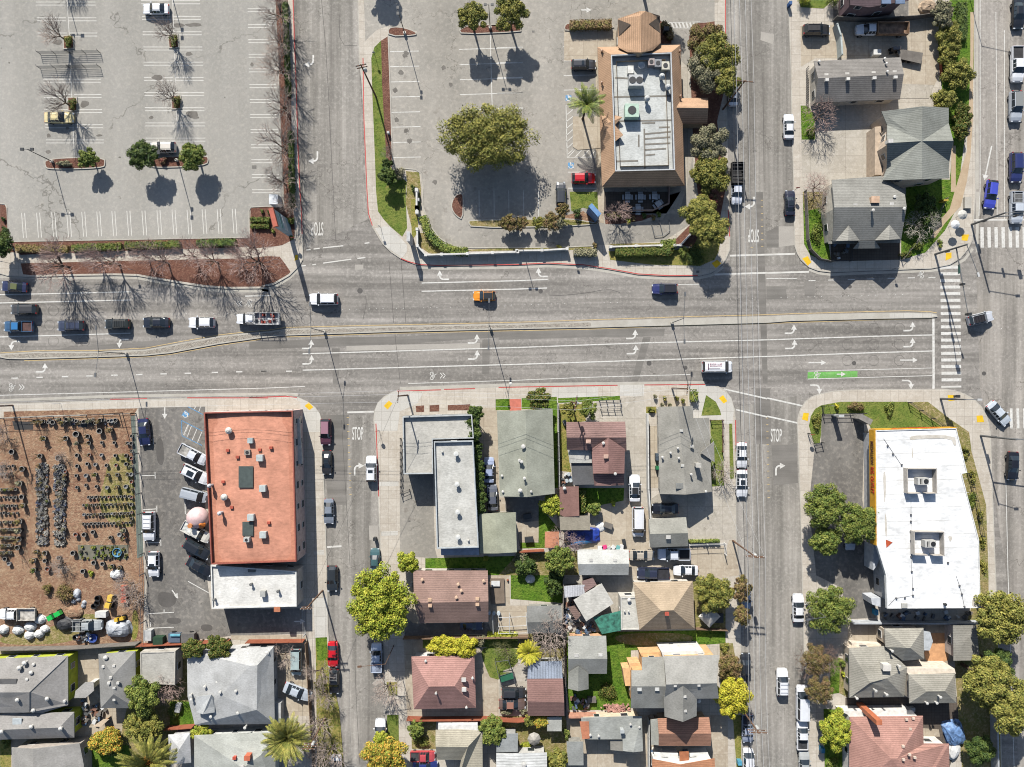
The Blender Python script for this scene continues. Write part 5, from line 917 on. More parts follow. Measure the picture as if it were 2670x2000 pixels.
# station tables: x, z_belt, z_roof, half width belt, half width roof, (cabin flag)
ST = {
 'sedan': (4.7, 1.82, [(-2.35, .62, .62, .70, .5, 0), (-2.27, .92, .92, .82, .6, 0), (-1.75, 1.0, 1.0, .88, .66, 0), (-1.7, 1.0, 1.02, .88, .66, 1), (-1.0, .98, 1.40, .9, .58, 2), (0.25, .97, 1.43, .91, .6, 3), (1.0, .95, .98, .91, .7, 0), (1.6, .88, .88, .9, .66, 0), (2.15, .74, .74, .84, .6, 0), (2.35, .5, .5, .66, .45, 0)]),
 'hatchback': (4.2, 1.78, [(-2.1, .7, .7, .74, .5, 0), (-2.05, 1.0, 1.02, .84, .66, 1), (-1.6, 1.0, 1.46, .88, .62, 2), (0.1, .98, 1.5, .9, .62, 3), (0.85, .96, .98, .9, .7, 0), (1.45, .9, .9, .88, .64, 0), (1.95, .74, .74, .82, .58, 0), (2.1, .5, .5, .66, .45, 0)]),
 'suv': (4.8, 1.92, [(-2.4, .8, .8, .8, .55, 0), (-2.36, 1.1, 1.12, .88, .7, 1), (-2.0, 1.12, 1.68, .93, .68, 2), (0.3, 1.1, 1.72, .95, .68, 3), (1.05, 1.08, 1.1, .95, .76, 0), (1.8, 1.0, 1.0, .92, .7, 0), (2.25, .84, .84, .86, .62, 0), (2.4, .55, .55, .72, .5, 0)]),
 'van': (5.3, 2.0, [(-2.65, .9, .9, .85, .6, 0), (-2.62, 1.15, 1.2, .94, .78, 1), (-2.45, 1.2, 2.0, .98, .78, 2), (1.0, 1.2, 2.02, .98, .76, 3), (1.85, 1.12, 1.15, .96, .8, 0), (2.35, .98, .98, .92, .7, 0), (2.65, .55, .55, .78, .55, 0)]),
 'pickup': (5.4, 1.95, [(-0.75, .9, .9, .9, .7, 0), (-0.72, 1.12, 1.16, .93, .72, 1), (-0.5, 1.12, 1.68, .95, .68, 2), (0.75, 1.1, 1.7, .95, .68, 3), (1.45, 1.08, 1.1, .95, .76, 0), (2.1, 1.02, 1.02, .93, .72, 0), (2.55, .86, .86, .88, .64, 0), (2.7, .55, .55, .74, .5, 0)]),
}
PROTO = {}
def proto(kind):
    if kind in PROTO: return PROTO[kind]
    L, Wd, st = ST[kind]; parts = {}
    def ring(s):
        x, zb, zr, wb, wr, fl = s; t = zr > zb+0.01
        half = [(wb*0.86, 0.24), (wb, 0.5), (wb*0.99, zb-0.14), (wb*0.93, zb)] if True else 0
        top = [(wr, zr-(0.05 if t else 0.0)), (wr*0.6, zr+(0.02 if t else 0.03))]
        pts = half+top
        return [(x, y_, z) for y_, z in pts]+[(x, -y_, z) for y_, z in pts[::-1]]
    R = [ring(s) for s in st]; n = 12
    body, ws, rw, sl_, sr_ = MB(), MB(), MB(), MB(), MB()
    for i in range(len(R)-1):
        f0, f1 = st[i][5], st[i+1][5]
        for j in range(n-1):
            q = [R[i][j], R[i+1][j], R[i+1][j+1], R[i][j+1]]; t = body
            cabin = f0 in (1, 2, 3)
            if cabin and j == 3: t = sl_
            elif cabin and j == 7: t = sr_
            elif cabin and 4 <= j <= 6:
                if f0 == 1: t = rw
                elif f0 == 3: t = ws
            t.add(q, [(0, 1, 2, 3)])
    body.add(R[0], [tuple(range(n))]); body.add(R[-1], [tuple(range(n-1, -1, -1))])
    zr = max(s[2] for s in st)
    x2 = [s[0] for s in st if s[5] in (2, 3)]
    for x in x2+[sum(x2)/2]:     # roof pillars over the side glass
        for sg in (-1, 1):
            w0 = st[4][3] if kind == 'sedan' else st[2][3]; w1 = [s for s in st if s[5] == 2][0][4]
            body.box((x, sg*(w0*0.93+w1)/2, (zr+1.0)/2), (0.09, 0.1+abs(w0*.93-w1), (zr-1.0)*0.9), 0) if 0 else body.tube((x, sg*(w0*0.94), 0.98 if kind in ('sedan', 'hatchback') else 1.1), (x, sg*(w1+0.01), zr-0.05), 0.045, n=4)
    parts['body'] = (body, None); parts['windshield'] = (ws, 'g'); parts['rear_window'] = (rw, 'g')
    mesh = {k: v[0].mesh(kind+'_'+k, smooth=False) for k, v in parts.items()}
    mesh['side_window'] = [sl_.mesh(kind+'_window'), sr_.mesh(kind+'_window')]
    fx, rx = st[-1][0]-0.85, -L/2+0.9
    wh = []
    for x in (fx, rx):
        for sg in (-1, 1):
            m = MB(); m.tube((x, sg*0.68, 0.33), (x, sg*0.92, 0.33), 0.33, n=12, mi=0); m.tube((x, sg*0.90, 0.33), (x, sg*0.935, 0.33), 0.2, n=8, mi=1); wh.append(m.mesh('wheel'))
    mesh['wheel'] = wh
    hl, tl, mi = [], [], []
    zf = st[-2][1]-0.1; zt = st[0][1]+(0.12 if kind in ('suv', 'van') else 0.0)
    for sg in (-1, 1):
        hl.append(MB().box((st[-2][0]+0.08, sg*0.62, zf), (0.2, 0.3, 0.16)).mesh('headlight'))
        tl.append(MB().box((-L/2-0.005+0.02, sg*0.66, zt+0.1), (0.1, 0.26, 0.18)).mesh('taillight'))
        xm = [s for s in st if s[5] == 3][0][0]+0.45; mi.append(MB().box((xm, sg*1.0, 1.02 if L < 4.75 else 1.14), (0.14, 0.22, 0.14)).mesh('mirror'))
    mesh['headlight'], mesh['taillight'], mesh['mirror'] = hl, tl, mi
    if kind == 'pickup':
        b_ = MB(); b_.box((-1.7, 0, 0.66), (1.96, 1.8, 0.5)); 
        for sg in (-1, 1): b_.box((-1.7, sg*0.9, 0.98), (1.96, 0.1, 0.3))
        b_.box((-2.66, 0, 0.93), (0.08, 1.86, 0.4)); b_.box((-0.77, 0, 0.98), (0.06, 1.7, 0.3)); mesh['cargo_bed'] = b_.mesh('cargo_bed')
        mesh['bed_floor'] = MB().box((-1.7, 0, 0.925), (1.86, 1.68, 0.03)).mesh('bed_floor')
    PROTO[kind] = mesh; return mesh
def part(root, name, me, m):
    if not me.materials:
        for x in (m if isinstance(m, (list, tuple)) else [m]): me.materials.append(x)
    o = bpy.data.objects.new(name, me); coll.objects.link(o); o.parent = root
    if not isinstance(m, (list, tuple)): o.material_slots[0].link = 'OBJECT'; o.material_slots[0].material = m
    return o
NAMES = {'sedan': 'sedan_car', 'hatchback': 'hatchback_car', 'suv': 'suv_car', 'van': 'van', 'pickup': 'pickup_truck'}
CATS = {'sedan': 'car', 'hatchback': 'car', 'suv': 'car', 'van': 'van', 'pickup': 'pickup truck'}
def car(c, ln, deg, kind, color, label, z=None, roofc=None, glassc=None, bed=None, cat=None, name=None, group=None):
    mesh = proto(kind); p = P(c)[0]; v = W(p, 0.8); L = ln/3.16*SC/(1.01)*1.0
    if z is None: z = 0.0
    r = empty(name or NAMES[kind], (v.x, v.y, z), label, cat or CATS[kind], group, math.radians(deg)); sx = L/ST[kind][0]
    r.scale = (sx, 1.07*min(1.05, max(0.92, sx)), min(1.05, max(0.9, sx))); pm = paint(color); g_ = glass()
    part(r, 'body', mesh['body'], pm); part(r, 'windshield', mesh['windshield'], g_); part(r, 'rear_window', mesh['rear_window'], g_)
    for m in mesh['side_window']: part(r, 'side_window', m, g_)
    for m in mesh['wheel']: part(r, 'wheel', m, [TYRE, RIM])
    for m in mesh['headlight']: part(r, 'headlight', m, LAMPW)
    for m in mesh['taillight']: part(r, 'taillight', m, LAMPR)
    for m in mesh['mirror']: part(r, 'mirror', m, pm)
    if kind == 'pickup':
        part(r, 'cargo_bed', mesh['cargo_bed'], pm); part(r, 'bed_floor', mesh['bed_floor'], mat(bed or (70, 70, 72), 0.8, var=0.3, name='bed_liner'))
    if roofc:
        st = ST[kind][2]; a = [s for s in st if s[5] == 2][0]; b_ = [s for s in st if s[5] == 3][0]
        mb = MB().box(((a[0]+b_[0])/2, 0, max(a[2], b_[2])+0.035), (b_[0]-a[0]-0.1, a[4]*1.75, 0.05)); part(r, 'roof_panel', mb.mesh('roof_panel'), mat(roofc, 0.4, var=0, name='roof_panel'))
    return r
def rack(r, n=3, c=(40, 40, 42), x0=-1.8, x1=0.3, z=1.82, w=0.62):
    mb = MB(); 
    for sg in (-1, 1): mb.tube((x0, sg*w, z), (x1, sg*w, z), 0.035, n=4)
    for i in range(n): x = x0+(x1-x0)*(i+0.5)/n; mb.tube((x, -w, z), (x, w, z), 0.03, n=4)
    part(r, 'roof_rack', mb.mesh('roof_rack'), mat(c, var=0, name='rack_metal'))
def sunroof(r, x=-0.3, z=1.45, s=0.8): part(r, 'sunroof', MB().box((x, 0, z+0.03), (s, 0.8, 0.04)).mesh('sunroof'), glass())
WH, WO, SI, GR, DG, BK, NV, BL, RD = (236, 237, 240), (222, 218, 208), (186, 192, 200), (120, 124, 130), (62, 64, 68), (30, 31, 35), (34, 40, 78), (52, 70, 150), (200, 24, 32)
Lz = 0.13
car('00:1285,75', 214, 180, 'sedan', WH, 'white sedan alone near the top of the big empty lot', Lz)
car('00:490,970', 238, 0, 'sedan', (232, 214, 160), 'cream vintage coupe parked below a planter box in the big lot', Lz)
car('00:1345,1215', 205, 180, 'hatchback', (228, 220, 208), 'pale hatchback half under a tree beside the lot island', Lz)
sunroof(car('20:700,535', 202, 0, 'suv', (58, 58, 62), 'dark grey SUV nosed up to the restaurant', Lz), -0.2, 1.74, 0.5)
car('20:700,1470', 196, 0, 'hatchback', RD, 'red hatchback parked beside the blue wheelchair symbol', Lz)
car('20:1935,775', 190, 90, 'sedan', WH, 'white car half hidden by the street trees near the wire pole', 0.01)
car('21:513,15', 190, 90, 'suv', (66, 68, 72), 'charcoal car parked beside the small lawn of the restaurant', Lz)
rack(car('30:500,250', 218, 0, 'suv', (44, 44, 46), 'black boxy off-roader in the tan yard', Lz, roofc=(64, 62, 62)), 2, w=0.5)
car('30:275,1040', 206, 90, 'sedan', WH, 'white sedan at the kerb beside the clipped lawn strip', 0.01)
car('30:2165,115', 245, -90, 'sedan', BK, 'black sedan heading down the avenue at the top corner', 0.01)
car('30:2155,530', 292, -90, 'pickup', WH, 'white pickup with black bed cover on the avenue', 0.01, bed=(52, 50, 52))
car('30:2142,878', 250, -90, 'suv', SI, 'silver SUV queuing behind the dark blue one on the avenue', 0.01, roofc=(150, 152, 150))
car('30:2145,1380', 245, -90, 'suv', (44, 52, 104), 'dark blue SUV queuing behind the silver pickup on the avenue', 0.01)
car('31:1940,22', 236, -97, 'hatchback', (70, 80, 190), 'bright blue hatchback waiting by the big straight arrow', 0.01)
rack(car('31:2148,130', 262, -90, 'pickup', (200, 206, 214), 'silver pickup with ladder rack on the stop line', 0.01, bed=(110, 110, 110)), 2, (220, 222, 224), -2.6, -0.8, 1.6, 0.8)
sunroof(car('31:285,90', 208, 90, 'sedan', (40, 42, 58), 'dark navy sedan at the kerb west of the corner house', 0.01))
rack(car('31:1855,1042', 208, 13, 'suv', (206, 208, 214), 'silver SUV with black roof turning across the junction', 0.01, roofc=(52, 48, 50)), 4, (30, 30, 30))
car('01:115,782', 212, 176, 'sedan', (44, 48, 82), 'navy sedan with yellow decals on its boot, top lane', 0.01, roofc=(110, 116, 74))
car('01:198,970', 216, 180, 'suv', (70, 68, 66), 'dark brown-grey SUV above the blue pickup', 0.01)
car('01:153,1110', 240, 180, 'pickup', (62, 96, 130), 'blue pickup with red toolbox in its bed', 0.01, roofc=(60, 130, 190), bed=(90, 60, 56))
rack(car('01:585,1105', 218, 180, 'suv', (62, 68, 88), 'slate blue SUV with ridged roof in the queue', 0.01), 2)
rack(car('01:965,1090', 204, 180, 'suv', (42, 44, 40), 'near-black SUV with roof grille in the queue', 0.01), 5, (96, 96, 92))
car('01:1285,1078', 220, 180, 'sedan', (34, 38, 48), 'black sedan between the near-black SUV and the white hatchback', 0.01)
car('01:1660,1078', 212, 180, 'hatchback', WH, 'white hatchback in front of the utility truck', 0.01)
car('11:612,885', 236, 180, 'suv', WH, 'white SUV alone in the junction mouth', 0.01, roofc=(244, 244, 246))
car('11:1935,858', 182, 180, 'hatchback', (240, 150, 30), 'orange hatchback with black roof under a lamp arm', 0.01, roofc=(44, 46, 50))
rack(car('21:1368,800', 206, 180, 'suv', (44, 50, 104), 'blue off-roader with black soft top on the main road', 0.01, roofc=(40, 42, 52)), 2)
v_ = car('21:1802,1442', 252, 0, 'van', WH, 'white tradesman van with red lettering on its roof', 0.01)
mb = MB(); rr = random.Random(2)
for yy in (0.42, 0.1):
    for i in range(13): mb.box((-1.55+i*.16, yy, 2.06), (.05+.06*rr.random(), .12+.08*rr.random(), .02), rr.uniform(-.5, .5))
part(v_, 'roof_lettering', mb.mesh('roof_lettering'), mat((160, 40, 60), name='red_lettering'))
part(v_, 'roof_stripe', MB().box((-0.9, -0.35, 2.06), (2.0, 0.08, 0.02)).box((-1.9, 0, 2.06), (0.12, 1.0, 0.02)).mesh('roof_stripe'), mat((80, 30, 70), name='red_lettering2'))
car('32:2008,248', 226, -48, 'sedan', (200, 208, 216), 'silver sedan turning right at the lower junction', 0.01)
car('32:2120,680', 236, -92, 'sedan', (28, 28, 34), 'black sedan going down the avenue past the outlet store', 0.01)
car('32:780,1275', 200, -90, 'sedan', (196, 204, 214), 'pale sedan mostly hidden under the twin trees', Lz)
car('02:1190,400', 224, -85, 'sedan', (36, 42, 84), 'navy sedan nosed along the nursery fence', Lz)
rack(car('02:1233,1175', 236, -90, 'suv', WH, 'white SUV with roof rails beside the nursery fence', Lz), 3, (200, 202, 204))
sunroof(car('02:1270,1488', 208, -90, 'hatchback', WH, 'white hatchback with sunroof below the white SUV', Lz), 0, 1.5, 0.5)
car('02:1592,585', 244, -28, 'pickup', (222, 226, 232), 'white pickup with open bed, topmost of the angled row', Lz, bed=(190, 186, 178))
sunroof(car('02:1615,748', 236, -26, 'suv', WH, 'white SUV with black sunroof in the angled row', Lz), -0.6, 1.74, 1.1)
car('02:1605,920', 216, -14, 'van', (178, 184, 192), 'silver minivan in the angled row above the pink globe', Lz)
car('02:1620,1222', 250, -28, 'pickup', WO, 'white pickup with sheeted bed below the pink globe', Lz, bed=(222, 222, 216))
car('02:1628,1362', 232, -30, 'suv', (40, 42, 46), 'black SUV in the angled row beside the red building', Lz)
car('02:1648,1506', 225, -28, 'sedan', (36, 37, 42), 'black sedan, lowest of the angled row', Lz)
car('12:630,400', 216, -90, 'suv', (92, 52, 66), 'maroon SUV with pink roof at the side street kerb', 0.01, roofc=(170, 128, 142))
sunroof(car('12:638,652', 200, -90, 'sedan', (50, 48, 48), 'dark sedan right behind the maroon SUV', 0.01))
sunroof(car('12:1005,702', 212, 90, 'suv', WH, 'white SUV at the kerb of the grey corner building', 0.01), -0.4, 1.74, 0.5)
car('12:655,1055', 208, -90, 'sedan', (136, 144, 156), 'blue-grey sedan on the side street', 0.01)
car('12:1035,1455', 190, 90, 'sedan', (72, 104, 108), 'teal sedan above the big round street tree', 0.01)
car('12:683,1608', 210, -90, 'hatchback', (48, 52, 54), 'dark grey hatchback beside the white extension', 0.01)
car('12:1975,712', 212, 90, 'sedan', (168, 180, 210), 'pale blue sedan in the drive of the green-roofed house', 0.134)
car('12:2003,940', 215, 93, 'sedan', (96, 100, 112), 'grey derelict sedan in shade at the back of the drive', 0.134)
car('22:2005,590', 210, -90, 'sedan', WH, 'white sedan with plain roof, upper of the kerbside pair', 0.01)
sunroof(car('22:2005,825', 226, -90, 'sedan', WH, 'white sedan with sunroof, lower of the kerbside pair', 0.01))
car('22:1120,862', 222, 90, 'sedan', WH, 'white sedan with black glass roof in the long drive', 0.135, roofc=(50, 50, 50))
car('22:1148,1140', 246, -90, 'van', (232, 233, 236), 'white van parked nose down in the back yard', 0.134)
car('22:1372,1030', 216, 180, 'sedan', (26, 28, 36), 'black sedan in the shade of the grey corner house', 0.138)
car('22:1180,1415', 208, 0, 'sedan', (186, 176, 160), 'champagne sedan behind the grey garage', 0.134)
car('22:1443,1405', 264, 180, 'pickup', (222, 226, 234), 'white pickup in shade behind the grey garage', 0.134, bed=(30, 30, 34))
car('22:1272,1562', 260, 180, 'pickup', (48, 52, 72), 'navy pickup beside the white sedan in the tan yard', 0.134, bed=(44, 44, 52))
car('22:1542,1540', 202, 180, 'sedan', WH, 'white sedan above the tan hip-roofed house', 0.134)
car('13:688,655', 212, -90, 'sedan', (206, 24, 34), 'bright red sedan on the side street', 0.01)
rack(car('13:700,875', 202, -90, 'suv', (34, 34, 36), 'black off-roader with pale frame behind the red sedan', 0.01), 3, (214, 212, 208), -1.9, -0.4, 1.8, 0.6)
car('13:1048,680', 240, 90, 'pickup', (186, 196, 214), 'silver pickup shaded by the big round street tree', 0.01, bed=(150, 160, 180))
car('13:1080,1285', 200, 90, 'hatchback', (230, 231, 234), 'plain white covered hatchback by the orange-tinged tree', 0.01, roofc=(232, 233, 236))
car('13:390,715', 222, -90, 'van', (176, 192, 190), 'pale green vintage camper van in the side yard', Lz)
car('13:397,958', 236, -22, 'sedan', (190, 198, 208), 'silver-blue sedan parked askew in the side yard', Lz)
car('13:715,1600', 230, 90, 'van', (224, 228, 232), 'white van cut by the bottom edge on the side street', 0.01)
car('13:1430,1490', 205, 0, 'pickup', (196, 80, 84), 'faded red pickup at the bottom by the greenish-tan house', 0.134)
car('13:1450,1572', 210, 0, 'sedan', (44, 56, 120), 'dark blue sedan below the faded red pickup', 0.134)
car('23:125,965', 200, 0, 'suv', (56, 56, 58), 'charcoal station wagon beside the green frame stand', 0.14)
car('23:113,1058', 222, 0, 'sedan', (112, 92, 84), 'brown primer-patched sedan below the charcoal wagon', 0.14, roofc=(172, 124, 106))
car('23:2038,735', 180, 90, 'hatchback', (44, 46, 50), 'dark hatchback at the kerb above the motorcycle', 0.01)
car('23:2050,1262', 232, -90, 'pickup', (150, 158, 176), 'grey-blue pickup at the kerb by the leaning wire pole', 0.01, bed=(40, 42, 52))
car('23:2058,1520', 180, 90, 'van', (234, 234, 236), 'white van at the kerb cut by the bottom edge', 0.01)
car('23:2040,185', 190, -90, 'sedan', (150, 164, 186), 'blue-grey sedan under the bare kerbside trees', 0.01)
car('33:352,270', 232, 90, 'sedan', WH, 'white sedan beside the bushy round kerb tree', 0.01)
rack(car('33:220,880', 220, 90, 'suv', WH, 'white SUV driving up the right-hand street', 0.01), 3, (200, 206, 214))
car('33:385,1048', 278, 90, 'van', (230, 232, 236), 'large white van parked under the brown bare trees', 0.01)
car('33:385,1318', 236, 90, 'pickup', WH, 'white pickup with dark bed cover behind the large white van', 0.01, bed=(66, 66, 70))
car('33:402,1560', 210, 90, 'sedan', (176, 178, 176), 'silver sedan at the bottom of the right-hand street', 0.01)
car('13:1830,412', 190, 0, 'sedan', (54, 62, 90), 'dark blue sedan in the shadow of the brown gabled house', 0.14)
v = W(P('23:2045,838')[0], .4); e = empty('motorcycle', (v.x, v.y, .01), 'black motorcycle at the kerb below the dark hatchback', 'motorcycle')
for dy in (-.7, .7): MB().tube((v.x-.06, v.y+dy, .33), (v.x+.06, v.y+dy, .33), .32, n=12).build('wheel', TYRE, e)
MB().box((v.x, v.y, .7), (.34, .75, .36)).build('fuel_tank', paint((30, 31, 35)), e); MB().box((v.x, v.y-.5, .8), (.28, .6, .12)).build('seat', TRIM, e); MB().tube((v.x-.38, v.y+.5, 1.02), (v.x+.38, v.y+.5, 1.02), .03).build('handlebar', RIM, e)
# heavier vehicles built from cab and body parts
def truck(c, ln, deg, label, cabc, kind='dump', bedc=(150, 90, 66), z=Lz, name='dump_truck', cat='truck', h=1.0, stuffc=None):
    p = P(c)[0]; v = W(p, 1.0); L = ln/3.16*SC; r = empty(name, (v.x, v.y, z), label, cat, None, math.radians(deg))
    m = proto('pickup'); pm = paint(cabc); dx = L/2-2.7
    def sh(me):
        q = me.copy(); q.transform(Matrix.Translation((dx, 0, 0.15))); q.materials.clear(); return q
    part(r, 'cab', sh(m['body']), pm); part(r, 'windshield', sh(m['windshield']), glass()); part(r, 'rear_window', sh(m['rear_window']), glass())
    for q in m['side_window']: part(r, 'side_window', sh(q), glass())
    for q in m['headlight']: part(r, 'headlight', sh(q), LAMPW)
    for q in m['mirror']: part(r, 'mirror', sh(q), TRIM)
    bl = L-3.55; bx = -L/2+bl/2
    for x in (dx+1.85, -L/2+1.1):
        for sg in (-1, 1): w_ = MB(); w_.tube((x, sg*0.7, 0.42), (x, sg*1.0, 0.42), 0.42, n=12); w_.tube((x, sg*0.98, 0.42), (x, sg*1.02, 0.42), 0.24, n=8, mi=1); part(r, 'wheel', w_.mesh('wheel'), [TYRE, RIM])
    part(r, 'chassis', MB().box((bx+.3, 0, 0.6), (bl+0.6, 0.9, 0.25)).mesh('chassis'), TRIM)
    b_ = MB(); b_.box((bx, 0, 0.95), (bl, 2.1, 0.1))
    for sg in (-1, 1): b_.box((bx, sg*1.05, 1.0+h/2), (bl, 0.08, h))
    b_.box((-L/2, 0, 1.0+h/2), (0.08, 2.18, h)); b_.box((-L/2+bl, 0, 1.1+h/2), (0.08, 2.18, h+.2)); part(r, 'cargo_bed', b_.mesh('cargo_bed'), mat(bedc, 0.7, var=0.3, name='bed_metal'))
    return r, bx, bl
truck('30:1035,248', 412, 180, 'white-cab dump truck with rusty bed in the walled yard', WH, bedc=(176, 140, 110), h=0.8)
r, bx, bl = truck('20:1962,1515', 330, -90, 'black stake-bed truck with white cab at the kerb', (222, 226, 236), bedc=(52, 50, 50), z=0.01, h=1.0, name='stake_truck')
mb = MB(); [mb.box((bx-bl/2+0.3+i*0.62, 0, 2.03), (0.1, 2.1, 0.06)) for i in range(6)]; part(r, 'bed_slats', mb.mesh('bed_slats'), mat((66, 64, 62), name='slat'))
r, bx, bl = truck('11:75,1048', 358, 180, 'white utility truck with ladder rack and red gear', WH, bedc=(226, 226, 224), z=0.01, h=0.6, name='utility_truck')
mb = MB()
for sg in (-1, 0.1, 1): mb.tube((bx-bl/2, sg, 2.1), (bx+bl/2+1.2, sg, 2.1), 0.05, n=4)
for i in range(5): mb.tube((bx-bl/2+i*bl/4, -1.05, 2.1), (bx-bl/2+i*bl/4, 1.05, 2.1), 0.05, n=4)
for sg in (-1, 1):
    for x in (bx-bl/2, bx+bl/2): mb.tube((x, sg, 1.2), (x, sg, 2.1), 0.05, n=4)
part(r, 'ladder_rack', mb.mesh('ladder_rack'), mat((226, 226, 226), name='rack_paint')); mb = MB(); rr = random.Random(3)
for i in range(9): mb.box((bx+rr.uniform(-.45, .45)*bl, rr.uniform(-.8, .8), 1.25), (rr.uniform(.3, .6), rr.uniform(.3, .5), 0.5))
part(r, 'tool_load', mb.mesh('tool_load'), mat((170, 62, 44), name='red_gear'))
r, bx, bl = truck('03:150,318', 302, 180, 'white flatbed truck at the back of the nursery', WH, bedc=(206, 200, 190), h=0.4, name='flatbed_truck')
r, bx, bl = truck('03:728,408', 226, 0, 'grey work truck with roof rack beside the black sheeted pile', (176, 180, 180), bedc=(150, 152, 150), h=0.5, name='work_truck')
mb = MB(); [mb.tube((bx-bl/2, y_, 1.9), (bx+bl/2+1, y_, 1.9), 0.04, n=4) for y_ in (-.9, 0, .9)]; part(r, 'rack', mb.mesh('rack'), mat((190, 190, 188), name='rack_grey'))
# ------------------------------------------------------------------ trees and plants
BARK = mat((120, 104, 88), 0.95, 0.1, var=0.25, name='bark'); TWIG = mat((200, 182, 170), 0.95, 0.1, var=0.2, name='twigs'); TWIGR = mat((206, 178, 168), 0.95, 0.1, var=0.2, name='reddish_twigs')
G = {
 'olive': leafmat((108, 114, 50), (158, 150, 72), (84, 92, 42)), 'deep': leafmat((58, 80, 34), (98, 114, 50), (44, 64, 28)),
 'mid': leafmat((96, 114, 48), (144, 150, 70), (70, 90, 40)), 'lime': leafmat((132, 146, 44), (186, 184, 68), (104, 124, 40)),
 'yellow': leafmat((178, 172, 48), (204, 190, 66), (136, 146, 44)), 'grey': leafmat((128, 126, 100), (152, 146, 118), (98, 100, 74)),
 'ora': leafmat((164, 158, 60), (140, 150, 56), (196, 136, 60)), 'dry': leafmat((136, 112, 80), (122, 118, 60), (104, 84, 60)),
 'hedge': leafmat((76, 98, 38), (98, 112, 44), (110, 90, 50)), 'pine': leafmat((116, 120, 54), (170, 162, 82), (92, 100, 46)), 'red': leafmat((150, 80, 80), (120, 100, 70), (90, 90, 60))}
def leaves(mb, c, rx, ry, rz, n, size, rnd, shell=0.55, up=0.25):
    for _ in range(n):
        while True:
            d = Vector((rnd.gauss(0, 1), rnd.gauss(0, 1), rnd.gauss(0, 1)+up))
            if d.length > 0.1: break
        d.normalize(); q = rnd.uniform(shell, 1.0); p = Vector((c[0]+d.x*rx*q, c[1]+d.y*ry*q, c[2]+d.z*rz*q))
        nrm = (d+Vector((rnd.uniform(-.9, .9), rnd.uniform(-.9, .9), rnd.uniform(-.5, .9)))).normalized(); a = nrm.orthogonal().normalized(); b_ = nrm.cross(a)
        t = rnd.uniform(0, 6.28); u = a*math.cos(t)+b_*math.sin(t); v = nrm.cross(u); s_ = size*rnd.uniform(0.6, 1.3)
        mb.add([p-u*s_, p-v*s_*0.6, p+u*s_, p+v*s_*0.6], [(0, 1, 2, 3)])
def limbs(mb, base_, tips, r0, rnd, fork):
    f = Vector(base_)+Vector((rnd.uniform(-.2, .2), rnd.uniform(-.2, .2), fork)); mb.tube(base_, f, r0, r0*0.72, 8)
    for t in tips:
        m_ = f.lerp(Vector(t), 0.5)+Vector((rnd.uniform(-.3, .3), rnd.uniform(-.3, .3), 0.2)); mb.tube(f, m_, r0*0.45, r0*0.28, 5, cap=False); mb.tube(m_, t, r0*0.28, r0*0.08, 5, cap=False)
def tree(c, rpx, h, kind, label, asp=1.0, n=None, leaf=0.19, cat='tree', name='leafy_tree', group=None, lobes=None, seed=None, zc=None, flat_=0.42, z0=0.13, gaps=0.0, stemr=None):
    """crown centre and radius are read from the survey; height h in metres"""
    p = P(c)[0]; r = rpx/3.16*SC*1.16*(1-h*0.7/H); hc = zc or (h - r*flat_*1.1); hc = max(hc, r*0.45); v = W(p, hc); rnd = random.Random(seed if seed is not None else int(p[0]*7+p[1]))
    root = empty(name, (v.x, v.y, z0), label, cat, group); lobes = int((lobes or max(6, int(7+r*3.2)))*1.7); mb = MB(); tips = []
    n = int((n or min(9000, 450+560*r*r))*1.6); leaf *= 0.78
    for i in range(lobes):
        t = i*2.399+rnd.uniform(-.3, .3); q = math.sqrt((i+0.5)/lobes)*rnd.uniform(0.72, 0.9); lr = r*rnd.uniform(0.2, 0.38)*(15/max(15, lobes))**0.3
        x, y_ = math.cos(t)*q*r, math.sin(t)*q*r*asp; z = hc+(1-q*q)*r*flat_*rnd.uniform(0.5, 1.1)-r*0.12
        leaves(mb, (v.x+x, v.y+y_, z), lr, lr*(0.5+asp*0.5), lr*0.75, int(n/lobes), leaf, rnd); tips.append((v.x+x, v.y+y_, z-lr*0.3))
    if not gaps: leaves(mb, (v.x, v.y, hc-r*0.1), r*0.72, r*0.72*asp, r*flat_*0.8, int(n*0.3), leaf*1.2, rnd, 0.2)
    mb.build('crown', G[kind], root); tm = MB(); limbs(tm, (v.x, v.y, z0), tips[:12], stemr or max(0.08, r*0.075), rnd, max(0.3, hc*0.45)); tm.build('trunk', BARK, root); return root
def shrub(c, rpx, h, kind, label, asp=1.0, group=None, n=None, name='shrub', leaf=0.12, cat='shrub'):
    p = P(c)[0]; r = rpx/3.16*SC; v = W(p, h*0.6); rnd = random.Random(int(p[0]*3+p[1])); mb = MB(); k = max(3, int(r*4)); n = n or int(160+420*r*r)
    for i in range(k):
        t = i*2.4; q = math.sqrt((i+.5)/k)*0.62; leaves(mb, (v.x+math.cos(t)*q*r, v.y+math.sin(t)*q*r*asp, 0.13+h*0.5), r*0.5, r*0.5*asp, h*0.5, int(n/k), leaf, rnd, 0.4)
    mb.tube((v.x, v.y, 0.1), (v.x, v.y, h*0.6), 0.05, n=5) if 0 else None
    return solo(name, mb, G[kind], label, cat, group)
